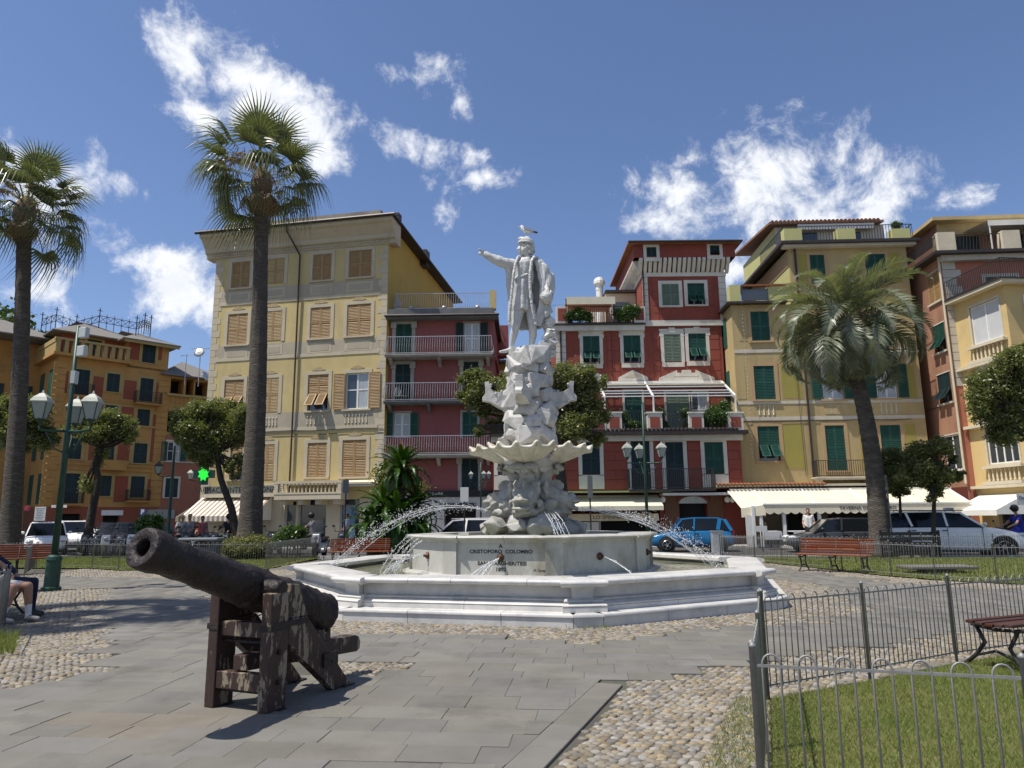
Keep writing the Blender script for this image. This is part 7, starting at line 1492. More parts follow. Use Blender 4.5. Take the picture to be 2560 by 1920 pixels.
mb.build('leaf_stubs',M('leaf_base',(.11,.06,.04)),fp,kind='stuff')
nf=70
for i in range(nf):
    q=(i+.5)/nf; az=i*2.39996+r.uniform(-.2,.2); el=R(66-98*q+r.uniform(-10,10)); k=0 if q<.3 else 1 if q<.6 else 2 if q<.85 else 3
    o=link('frond',FE[k],fp,loc=c+Vector((math.cos(az)*.15,math.sin(az)*.15,.75-.6*q))); o.rotation_euler=(Matrix.Rotation(az,3,'Z')@Matrix.Rotation(-el,3,'Y')@Matrix.Rotation(r.uniform(-.4,.4),3,'X')).to_euler(); z=r.uniform(.95,1.22)*(.86 if q<.25 else 1); o.scale=(z,z,z)
# cycad clump
cyc=leafmat('cycad_frond',(.025,.075,.01),(.06,.12,.02),rough=.35,tl=.3); cyd=leafmat('cycad_dark',(.012,.03,.01),(.025,.05,.015),rough=.4,tl=.2)
CE=[meshVF('frond',*feather(s,1.25,ar,40,.17),m_) for s,ar,m_ in ((11,1.2,cyc),(12,1.8,cyc),(13,2.4,cyc))]
Yc=26.5; ct=thing('cycad','dark green cycad clump with a raised crown behind the fountain jets','palm',(atY('z3',1590,900,Yc).x,Yc,0)); r=random.Random(9)
def cycrown(x,z,s,nf,lo,hi,y=0.):
    for i in range(nf):
        q=(i+.5)/nf; az=i*2.39996; el=R(hi-(hi-lo)*q+r.uniform(-6,6)); o=link('frond',CE[min(2,int(q*3))],ct,loc=(x,y,z)); o.rotation_euler=(Matrix.Rotation(az,3,'Z')@Matrix.Rotation(-el,3,'Y')).to_euler(); k=s*r.uniform(.9,1.1); o.scale=(k,k,k)
px_=lambda x:atY('z3',x,700,Yc).x-ct.location.x; pz_=lambda y:atY('z3',1590,y,Yc).z
cycrown(px_(1585),pz_(560),1.0,56,-35,78); cycrown(px_(1480),pz_(800),1.0,40,-40,60,-.2); cycrown(px_(1690),pz_(800),.95,40,-40,60,.1); cycrown(px_(1420),pz_(920),1.0,40,-45,60,-.4); cycrown(px_(1580),pz_(900),1.1,46,-50,70,-.5); cycrown(px_(1720),pz_(930),.8,30,-45,60,-.2)
MB().lathe([(.2,0),(.17,1.),(.16,pz_(600))],10,(px_(1585),0,0)).build('trunk',barkp,ct); MB().lathe([(.18,0),(.15,pz_(800))],10,(px_(1480),-.2,0)).build('trunk',barkp,ct); MB().lathe([(.18,0),(.15,pz_(800))],10,(px_(1690),.1,0)).build('trunk',barkp,ct); MB().lathe([(.2,0),(.18,pz_(900))],10,(px_(1420),-.4,0)).build('trunk',barkp,ct)
# yucca at the edge
yc=thing('yucca','spiky yucca leaves at the edge behind the railing','plant',(-12.1,16.2,0)); r=random.Random(2); mb=MB(); MB().lathe([(.1,0),(.08,2.2)],8).build('stem',barkp,yc)
V=[];Fs=[]
for i in range(260):
    z=r.uniform(.5,3.3); az=r.uniform(0,6.28); el=r.uniform(-.3,1.2); L_=r.uniform(.5,.8); p=Vector((0,0,z)); d_=Vector((math.cos(az)*math.cos(el),math.sin(az)*math.cos(el),math.sin(el))); s=d_.cross(Vector((0,0,1))).normalized()*.022; b=len(V); V+=[p-s,p+s,p+d_*L_*.5-s*1.2,p+d_*L_*.5+s*1.2,p+d_*L_+Vector((0,0,-.12))]; Fs+=[(b,b+1,b+3,b+2),(b+2,b+3,b+4)]
link('leaves',meshVF('leaves',V,Fs,leafmat('yucca_leaf',(.05,.09,.03),(.1,.14,.06),rough=.4)),yc)
# ------------------------------------------------------------ broadleaf trees and shrubs
oak=leafmat('holm_oak_leaf',(.1,.125,.042),(.21,.22,.095),rough=.38,tl=.42,spec=.5); barkt=M('oak_bark',(.055,.045,.035),(.03,.025,.02),sc=9,rough=.95,bump=.03,bsc=14)
shrubm=leafmat('shrub_leaf',(.045,.09,.02),(.09,.15,.04),rough=.35,tl=.3,spec=.6); olivem=leafmat('yellow_green_shrub',(.14,.15,.04),(.2,.2,.07),rough=.5,tl=.3)
def leafcloud(name,clumps,n,ls,mat,seed,par=None,root=Vector((0,0,0)),hollow=.35):
    """clumps: (centre, (rx,ry,rz)); small leaves spread through uneven clumps"""
    g=np.random.RandomState(seed); vol=np.array([c[1][0]*c[1][1]*c[1][2] for c in clumps])**.75; vol/=vol.sum(); P=[]
    for (c,rd),v in zip(clumps,vol):
        m=int(n*1.7*v); sub=max(4,int(10+m/220)); sc=g.normal(size=(sub,3)); sc/=np.linalg.norm(sc,axis=1)[:,None]; sc*=(g.uniform(.45,1.,sub)**.5)[:,None]
        w_=g.dirichlet(np.ones(sub)*2.5); k=g.choice(sub,m,p=w_); off=g.normal(size=(m,3)); off/=np.linalg.norm(off,axis=1)[:,None]; off*=(g.uniform(0,1,m)**.5*.55)[:,None]
        P.append((sc[k]*.72+off)*np.array(rd)+np.array(c))
    P=np.concatenate(P); k=g.rand(len(P))<.16; P[k]+=g.normal(size=(int(k.sum()),3))*np.mean([c[1] for c in clumps])*.3; P=P-np.array(root); m=len(P); d1=g.normal(size=(m,3)); d1[:,2]*=.6; d1/=np.linalg.norm(d1,axis=1)[:,None]; d2=np.cross(d1,g.normal(size=(m,3))); d2/=np.linalg.norm(d2,axis=1)[:,None]; s=(ls*g.uniform(.6,1.3,m))[:,None]
    V=np.stack([P-d1*s,P+d2*s*.5,P+d1*s,P-d2*s*.5],1).reshape(-1,3); return link(name,npmesh(name,V,np.arange(4*m).reshape(-1,4),mat),par)
def tree(label,k,Y,clumps,trunk,n=9000,ls=.09,mat=None,seed=1,group='clipped evergreen trees',rt=.16,depth=.8,name='tree'):
    C=[]
    for x,y,rx,ry in clumps:
        c=atY(k,x,y,Y); e=atY(k,x+rx,y,Y); f_=atY(k,x,y-ry,Y); rxm=abs(e.x-c.x); rzm=abs(f_.z-c.z); C.append((Vector((c.x,Y+random.Random(int(x*7+y)).uniform(-.5,.5)*depth,c.z)),(rxm,min(rxm,rzm)*1.0+.1,rzm)))
    rs=random.Random(seed*31); base_=list(C)
    for c,rd in base_:
        for q in range(4):
            u_=Vector((rs.gauss(0,1),rs.gauss(0,.7),rs.gauss(0,.8))).normalized(); z_=rs.uniform(.32,.5); C.append((c+Vector((u_.x*rd[0],u_.y*rd[1],u_.z*rd[2]))*.95,(rd[0]*z_,rd[1]*z_,rd[2]*z_)))
    pts=[atY(k2,x,y,Y) for k2,x,y in trunk]; root=Vector((pts[0].x,Y,0)); t=thing(name,label,'tree' if name=='tree' else 'bush',tuple(root),0,group)
    tp=[Vector((0,0,0))]+[p-root for p in pts if p.z>.05]; mb=MB(); m=len(tp); mb.tube(tp,[rt*(1.25 if i==0 else 1)*(1-.5*i/max(1,m-1)) for i in range(m)],9)
    for c,_ in C: 
        o=tp[-1] if m>1 else Vector((0,0,.3)); e=c-root; mid=o.lerp(e,.5)+Vector((0,0,-.12)); mb.tube([o,mid,e],[rt*.45,rt*.3,rt*.1],6)
    mb.build('trunk',barkt,t,smooth=True); leafcloud('crown',C,int(n*1.8),ls*.68,mat or oak,seed,t,root); return t
tree('dark evergreen tree behind the fan palm at the picture edge','z1',34.,[(40,880,110,130),(210,860,120,120),(270,1030,90,80),(60,1010,120,90),(150,960,120,110)],[('z1',110,1640),('z1',110,1250),('z1',120,1050)],9000,.1,seed=2)
tree('thin leaning evergreen tree in front of the orange palace','z1',36.,[(770,960,130,85),(640,1000,120,80),(550,880,110,90),(850,990,60,70),(720,890,110,55),(560,1330,55,60),(630,1130,60,45),(470,930,70,60)],[('z1',572,1640),('z1',600,1480),('z1',640,1290),('z1',615,1190),('z1',660,1080)],5200,.1,seed=3,rt=.24)
tree('dense evergreen tree beside the yellow house','z1',33.,[(1230,880,110,90),(1390,850,130,90),(1290,1000,130,110),(1440,1000,130,110),(1550,900,80,100),(1330,1120,100,80),(1510,1200,60,70),(1180,960,70,90)],[('z1',1528,1640),('z1',1500,1480),('z1',1430,1290),('z1',1400,1120)],12000,.095,seed=4,rt=.22)
tree('large evergreen tree behind the statue column','z4',27.,[(280,1110,130,80),(330,1240,130,90),(210,1200,80,80),(380,1370,70,60),(260,1430,45,35),(880,1090,140,100),(1010,1150,110,90),(880,1250,140,110),(1000,1330,110,100),(870,1420,120,90),(850,1520,100,80),(1060,1500,50,50),(560,1150,160,130)],[('z5',1150,980),('z5',1150,600),('z5',1130,380),('z4',830,1350)],17000,.085,seed=5,rt=.28,depth=1.6)
tree('small round evergreen tree in front of the white car','y7',25.6,[(960,330,200,150),(1130,290,120,110),(930,560,220,170),(1150,600,140,160),(1370,590,80,70),(1330,410,60,50),(1180,760,80,70),(990,870,50,40)],[('y7',1075,1500),('y7',1078,1200),('y7',1085,850),('y7',1060,650)],9000,.07,seed=6,rt=.1)
tree('small evergreen tree partly hidden by its round neighbour','y7',27.4,[(620,380,110,110),(600,560,110,130),(680,700,140,110),(760,450,110,150)],[('y7',700,1300),('y7',695,1000),('y7',690,820)],6000,.07,seed=7,rt=.08)
tree('evergreen tree leaning in from the right edge over the bay windows','z7',23.5,[(1800,1010,110,90),(1690,1130,120,110),(1600,1230,70,90),(1850,1190,120,120),(1760,1320,130,90),(1790,1440,80,70),(1890,1400,80,70),(1870,950,80,60)],[('z7',2010,1900),('z7',2000,1600),('z7',1960,1300)],11000,.075,seed=8,rt=.16)
def shrub(label,k,Y,clumps,n,ls,mat,seed,name='shrub',z0=None):
    C=[]
    for x,y,rx,ry in clumps:
        c=atY(k,x,y,Y); rx_=abs(atY(k,x+rx,y,Y).x-c.x); rz_=abs(atY(k,x,y-ry,Y).z-c.z); C.append((Vector((c.x,Y,c.z)),(rx_,min(rx_,1.1)*.8,rz_)))
    zb=0. if z0 is None else z0; root=Vector((C[0][0].x,Y,zb)); t=thing(name,label,'bush',tuple(root),0,'garden shrubs'); mb=MB()
    for c,_ in C:
        for q in range(3): mb.tube([(c.x-root.x+(q-1)*.08,0,0),(c.x-root.x+(q-1)*.16,.05*q,max(.12,c.z-zb))],[.03,.012],4)
    mb.build('stems',barkt,t,kind='stuff'); leafcloud('foliage',C,int(n*1.5),ls*.75,mat,seed,t,root); return t
shrub('clipped dark green shrub behind the cannon muzzle','z1',32.,[(965,1600,85,70),(1000,1560,50,40)],2600,.09,shrubm,21)
shrub('yellow-green bush wrapped round the foot of the fan palm','z3',28.9,[(560,1075,150,70),(640,1050,90,50),(480,1100,70,45)],6500,.07,olivem,22)
shrub('glossy green shrub beside the silver scooter','z3',29.3,[(860,1000,95,60),(820,1030,60,40),(910,970,50,35)],3200,.08,shrubm,23)
shrub('loose shrub behind the cycad clump','z3',28.,[(1440,640,90,110),(1680,680,90,90),(1500,720,120,60)],1500,.07,olivem,24)
zr_=f.uv('z6',300,685)[1]
shrub('green hedge on the roof terrace next to the white flue','z6',40.75,[(185,640,45,40),(240,628,55,48),(295,642,40,38)],2000,.09,shrubm,25,z0=zc+.12); shrub('green hedge on the roof terrace against the red tower','z6',40.75,[(515,635,45,42),(570,622,55,52),(620,605,45,50)],2200,.09,shrubm,26,z0=zc+.12)
tzf=tz if False else 6.3
zter=f.uv('z6',800,1425,2.4)[1]
for i,(cl,n,lb_) in enumerate((([(1200,1330,100,80),(1250,1260,50,50),(1130,1360,60,60)],2600,'leafy potted plants at the tower end of the red terrace'),([(560,1330,40,50),(620,1390,70,30)],900,'potted plants by the first terrace pier of the red house'),([(810,1310,40,35),(830,1390,40,30)],800,'potted plants in the middle of the red terrace'),([(975,1310,40,35),(1000,1390,30,35)],800,'potted plants beside the third terrace pier'),([(330,1370,90,50)],900,'potted plants at the far end of the red terrace'))): shrub(lb_,'z6',38.9,cl,n,.07,shrubm,30+i,z0=zter-.25)
shrub('small plant on the corner of the ochre roof terrace','z7',39.5,[(1125,155,35,22)],500,.07,shrubm,38,z0=g.uv('z7',1125,170)[1])
# ------------------------------------------------------------ vehicles
tyre=M('tyre_rubber',(.012,.012,.012),rough=.8); rimm=M('alloy_rim',(.35,.35,.36),rough=.35,metal=.7); carglass=M('car_glass',(.008,.01,.012),rough=.08,spec=.4); lampw=M('headlight_glass',(.55,.58,.6),rough=.1,spec=.8); lampr=M('tail_light',(.35,.01,.012),rough=.2); trimk=M('black_trim',(.02,.02,.02),rough=.55)
def paint(name,c,metal=.0): return M('paint_'+name,c,rough=.25,spec=.5,coat=.6,metal=metal)
def car(label,x,y,rz,col_,L_=4.,W_=1.72,H_=1.5,kind='hatch',group='cars parked or passing on the road',taxi=False,z=-.05):
    t=thing('car',label,'car',(x,y,z),rz,group); w_=W_/2; wr=.31 if H_<1.58 else .36; fx=L_/2-.82; rx=-L_/2+.72
    belt=H_*(.68 if kind=='suv' else .65); hood=H_*(.66 if kind=='suv' else .61)
    # stations: x, bottom, shoulder, half width      (+x is the front)
    S_=[(-L_/2,.32,belt*.78,w_*.8),(-L_/2+.06,.24,belt*.93,w_*.93),(-L_/2+.35,.2,belt,w_*.99),(0,.18,belt*.99,w_),(L_/2-1.35,.18,belt*.97,w_),(L_/2-.95,.19,hood*.96,w_*.99),(L_/2-.35,.22,hood*.85,w_*.94),(L_/2-.08,.26,hood*.72,w_*.84),(L_/2,.32,hood*.55,w_*.72)]
    V=[]; 
    for sx,zb,zs,hw in S_:
        V+=[(sx,-hw*.86,zb),(sx,-hw*.98,zb+.12),(sx,-hw,zb+(zs-zb)*.55),(sx,-hw*.96,zs-.05),(sx,-hw*.86,zs),(sx,hw*.86,zs),(sx,hw*.96,zs-.05),(sx,hw,zb+(zs-zb)*.55),(sx,hw*.98,zb+.12),(sx,hw*.86,zb)]
    n=10; Fs=[(i*n+j,(i+1)*n+j,(i+1)*n+(j+1)%n,i*n+(j+1)%n) for i in range(len(S_)-1) for j in range(n)]+[tuple(range(n)),tuple((len(S_)-1)*n+j for j in range(n-1,-1,-1))]
    mb=MB(); mb.add(V,Fs); b=mb.build('body',col_,t,smooth=True); m=b.modifiers.new('s','SUBSURF'); m.levels=2; m.render_levels=2
    for e in b.data.edges: pass
    # greenhouse
    if kind=='hatch': P=[(-L_/2+.16,belt-.06),(-L_/2+.42,H_-.1),(-L_/2+.75,H_-.01),(-.2,H_),(.35,H_-.05),(L_/2-1.05,belt-.1)]
    elif kind=='suv': P=[(-L_/2+.12,belt-.06),(-L_/2+.3,H_-.12),(-L_/2+.6,H_-.02),(-.4,H_),(.35,H_-.05),(L_/2-1.35,belt-.06)]
    else: P=[(-L_/2+.1,belt-.06),(-L_/2+.3,H_-.08),(-L_/2+.7,H_-.01),(-.2,H_),(.4,H_-.04),(L_/2-1.2,belt-.08)]
    m=len(P); hw=lambda z_:w_*(.93-.2*max(0,(z_-belt)/(H_-belt)))
    vs=[(px,-hw(pz),pz) for px,pz in P]+[(px,hw(pz),pz) for px,pz in P]
    gmb=MB(); gmb.add(vs,[tuple(range(m)),tuple(range(2*m-1,m-1,-1))]+[((i+1)%m,i,m+i,m+(i+1)%m) for i in range(m)]); gmb.build('windows',carglass,t,bevel=.03)
    rp=P[1:5]; rmb=MB(); tt=.03
    vs=[(px,-hw(pz)*1.01,pz+.012) for px,pz in rp]+[(px,hw(pz)*1.01,pz+.012) for px,pz in rp]+[(px,-hw(pz)*1.02,pz-.05) for px,pz in rp]+[(px,hw(pz)*1.02,pz-.05) for px,pz in rp]
    k=len(rp); rmb.add(vs,[(i,i+1,k+i+1,k+i) for i in range(k-1)]+[(2*k+i,2*k+i+1,i+1,i) for i in range(k-1)]+[(k+i,k+i+1,3*k+i+1,3*k+i) for i in range(k-1)]+[(0,k,3*k,2*k),(k-1,2*k+k-1,3*k+k-1,k+k-1)]); rmb.build('roof',col_,t)
    for s_ in (-1,1):
        pil=[(P[0],P[1],.14),((-.12,belt-.02),(-.18,H_-.04),.07),(P[5],P[4],.07)]
        if kind!='hatch': pil.append(((-L_/2+1.15,belt-.02),(-L_/2+1.0,H_-.04),.08))
        else: pil.append(((-L_/2+.75,belt-.02),(-L_/2+.62,H_-.05),.16))
        for (a,b_,wd) in pil: MB().bar((a[0],s_*(hw(a[1])+.0),a[1]),(b_[0],s_*(hw(b_[1])+.0),b_[1]),wd,.05,up=(0,1,0)).build('pillar',col_,t)
        MB().box(L_/2-1.5,L_/2-1.32,s_*(w_+.02) if s_<0 else w_-.02,s_*(w_-.0)+(.02 if s_<0 else .18),belt,belt+.13).build('mirror',col_,t,bevel=.03) if False else MB().ball((L_/2-1.38,s_*(w_+.08),belt+.06),(.07,.1,.07),10,8).build('mirror',col_,t,smooth=True)
        dm=MB()
        for xx in (L_/2-1.45,-.14,-L_/2+1.05): dm.box(xx-.006,xx+.006,s_*w_*.985-.012,s_*w_*.985+.012,.32,belt-.06)
        dm.build('door_seams',trimk,t,kind='stuff')
        for xx in (.0,-1.0): MB().box(xx-.32,xx-.16,s_*w_-.02,s_*w_+.02,belt-.18,belt-.15).build('door_handle',col_ if kind!='suv' else trimk,t)
        MB().box(-L_/2+.9,L_/2-1.25,s_*w_*.985-.015,s_*w_*.985+.015,.19,.27).build('sill_trim',trimk,t)
        MB().ball((L_/2-.22,s_*w_*.7,hood*.72),(.2,.16,.09),12,8).build('headlight',lampw,t,smooth=True); MB().ball((-L_/2+.1,s_*w_*.78,belt*.82),(.1,.13,.14),10,8).build('tail_light',lampr,t,smooth=True)
        for ax_ in (fx,rx):
            MB().lathe([(wr+.07,0),(wr+.07,.03)],24,(ax_,s_*(w_*.965),wr),axis=(0,s_,0)).build('wheel_arch',trimk,t)
            o=MB().lathe([(wr*.6,-.1),(wr*.92,-.1),(wr,-.07),(wr,.07),(wr*.92,.1),(wr*.6,.1)],24,(ax_,s_*(w_-.08),wr),axis=(0,s_,0)).build('wheel',tyre,t,smooth=True)
            rm_=MB(); rm_.lathe([(.05,.02),(.06,.03),(wr*.18,.03),(wr*.2,.0)],14,(ax_,s_*(w_+.01),wr),axis=(0,s_,0)); rm_.lathe([(wr*.6,.0),(wr*.66,.02),(wr*.62,.03)],20,(ax_,s_*(w_-.0),wr),axis=(0,s_,0),cap=False)
            for q in range(5): a=q*2*PI/5; rm_.bar((ax_+.05*math.cos(a),s_*(w_+.02),wr+.05*math.sin(a)),(ax_+wr*.62*math.cos(a),s_*(w_+.015),wr+wr*.62*math.sin(a)),.06,.02)
            rm_.build('rim',rimm,o)
    MB().box(L_/2-.06,L_/2+.01,-.55,.55,.3,.45).build('grille',trimk,t,bevel=.02); MB().box(L_/2-.0,L_/2+.02,-.26,.26,.46,.56).build('number_plate',signw,t)
    MB().box(-L_/2-.012,-L_/2+.02,-.26,.26,.6,.7).build('number_plate',signw,t)
    if kind!='hatch':
        for s_ in (-1,1): MB().tube([(-L_/2+.6,s_*w_*.66,H_+.04),(.5,s_*w_*.66,H_+.02)],.018,6).build('roof_rail',trimk if kind=='suv' else rimm,t)
    if taxi: q=MB().box(.05,.32,-.2,.2,H_,H_+.13).build('taxi_sign',signw,t,bevel=.02); text('TAXI',.1,blackm,q,(.19,-.205,H_+.06),(R(90),0,0))
    return t
pw=M('paint_white',(.86,.855,.84),rough=.35,spec=.4,coat=.15); pb_=paint('blue',(.006,.13,.3)); pd=paint('dark_grey',(.035,.037,.04)); pk=paint('black',(.015,.015,.016)); ps=paint('silver',(.26,.27,.28),.4)
p=atY('d',1490,1160,33.4); car('small bright blue hatchback in front of the red house',p.x,33.4,R(172),pb_,3.8,1.66,1.5)
p=atY('P',2352,1330,27.9); car('large white taxi car in front of the tavern',p.x,27.6,R(-17),pw,4.85,1.85,1.66,'suv',taxi=True)
p=atY('P',2085,1330,31.6); car('dark grey car behind the leaning palm trunk',p.x,31.6,R(170),pd,4.1,1.75,1.42)
p=atY('z5',300,930,31.5); car('white estate car seen over the fountain rim',p.x-.3,31.5,R(176),pw,4.5,1.8,1.52,'wagon')
p=atY('P',116,1340,35.6); car('white car facing the square at the edge of the car park',p.x,35.6,R(-58),pw,4.0,1.75,1.55)
p=atY('P',185,1340,40.); car('white car parked behind the first white car',p.x,40,R(-52),pw,4.4,1.8,1.6,'wagon')
p=atY('y2',740,400,40.); car('dark car parked under the thin evergreen tree',p.x,41.,R(-150),pd,4.3,1.78,1.48)
p=atY('y2',900,410,41.); car('black car parked behind the two big scooters',p.x,42,R(-150),pk,4.3,1.78,1.48)
def scooter(label,x,y,rz,c1,screen=True,s=1.,group='scooters parked along the railing',z=-.05):
    t=thing('scooter',label,'scooter',(x,y,z),rz,group,s); m=c1
    for xx in (.65,-.62):
        o=MB().lathe([(.12,-.06),(.24,-.06),(.28,-.03),(.28,.03),(.24,.06),(.12,.06)],18,(xx,0,.28),axis=(0,1,0)).build('wheel',tyre,t,smooth=True); MB().lathe([(.13,-.05),(.13,.05)],12,(xx,0,.28),axis=(0,1,0)).build('rim',rimm,o)
    MB().prism([(.36,.22),(.48,.2),(.66,.55),(.78,.62),(.62,.98),(.5,1.02),(.42,.6),(.3,.35)],-.17,.17,f=lambda a,b,h:(a,h,b)).build('front_shield',m,t,bevel=.04)
    MB().prism([(-.1,.2),(.4,.2),(.4,.3),(-.08,.34),(-.2,.62),(-.86,.76),(-.95,.66),(-.72,.42),(-.4,.3)],-.16,.16,f=lambda a,b,h:(a,h,b)).build('rear_body',m,t,bevel=.04)
    MB().prism([(-.15,.66),(-.22,.76),(-.5,.8),(-.85,.86),(-.88,.78),(-.5,.72)],-.14,.14,f=lambda a,b,h:(a,h,b)).build('seat',trimk,t,bevel=.04)
    MB().tube([(.5,-.34,1.06),(.54,-.12,1.03),(.54,.12,1.03),(.5,.34,1.06)],.018,6).build('handlebar',trimk,t); MB().ball((.7,0,.86),(.05,.09,.06),10,8).build('headlight',M('scooter_lamp',(.2,.21,.22),rough=.1,spec=.7),t,smooth=True)
    for s_ in (-1,1):
        mb=MB(); mb.tube([(.53,s_*.26,1.05),(.56,s_*.34,1.25)],.008,4); mb.ball((.56,s_*.36,1.28),(.02,.07,.045),8,6); mb.build('mirror',trimk,t)
    MB().tube([(.62,.1,.28),(.52,.08,.8)],.03,6).build('fork',rimm,t); MB().tube([(-.6,-.16,.3),(-.9,-.17,.36)],.05,8).build('exhaust',rimm,t)
    if screen:
        sg=M('wind_screen',(.2,.21,.22),rough=.08,spec=.6,alpha=.14); V=[];n=8
        for i in range(5):
            q=i/4
            for j in range(n+1): a=R(-60+120*j/n); V.append((.56+.14*math.cos(a)-.16*q,.3*(1-.25*q*q)*math.sin(a)/math.sin(R(60)),.98+.55*q))
        MB().add(V,[(i*(n+1)+j,i*(n+1)+j+1,(i+1)*(n+1)+j+1,(i+1)*(n+1)+j) for i in range(4) for j in range(n)]).build('windscreen',sg,t,smooth=True)
    return t
p=atY('y2',740,470,30.8); scooter('big grey scooter with a tall windscreen behind the lawn railing',p.x,31.2,R(-70),ps)
p=atY('y2',850,460,31.2); scooter('second big scooter with a tall windscreen beside the shrub',p.x,31.6,R(-75),pd)
p=atY('y2',925,470,31.6); scooter('white scooter squeezed beside the big windscreen scooters',p.x,32.2,R(-80),pw,False)
p=atY('y2',610,470,31.); scooter('black scooter under the thin evergreen tree',p.x,32.4,R(-85),pk,False)
p=atY('z3',160,990,32.); scooter('black motor scooter under the striped awning',p.x,33,R(-100),pk,True); p=atY('z3',225,1000,32.); scooter('dark scooter with a small screen near the striped awning',p.x,33,R(-60),pd,True)
p=atY('z3',335,990,32.5); scooter('black moped with mirrors beside the helmeted rider',p.x,33.2,R(-80),pk,False); p=atY('z3',450,990,33.); scooter('dark motor scooter under the helmeted rider',p.x,33.6,R(-100),pd,False)
p=atY('z3',1030,1020,30.); scooter('silver white scooter with a clear windscreen beside the glossy shrub',p.x,30.6,R(-92),ps)
p=atY('z3',1165,990,32.); scooter('dark scooter parked by the pharmacy window',p.x,33.,R(-80),pd,False); p=atY('z3',715,1000,33.); scooter('black scooter behind the tall palm trunk',p.x,34.,R(-90),pk,False)
p=atY('z8',2165,450,26.6); ridexy=(p.x,26.6); scooter('grey scooter ridden by the person in blue',p.x+.1,26.6,R(176),ps,True,group='scooters on the road')
rs_=random.Random(6)
for i,(x,lb_) in enumerate(((565,'black scooter next to the white parked car'),(660,'dark moped in the middle of the scooter row'),(700,'grey scooter with a low screen in the scooter row'),(800,'black scooter between the two tall windscreens'),(890,'red-brown scooter behind the clipped shrub'),(985,'black scooter hidden behind the clipped shrub'),(1190,'dark scooter beneath the striped awning edge'),(1290,'black moped parked next to the tree trunk'))):
    q=atY('y2',x,470,31.9+.3*(i%3)) ; scooter(lb_,q.x,q.y+.6,R(-80+rs_.uniform(-25,25)),(pk,pd,ps,pk,paint('wine',(.12,.02,.02)),pk,pd,pk)[i],i in(2,5))
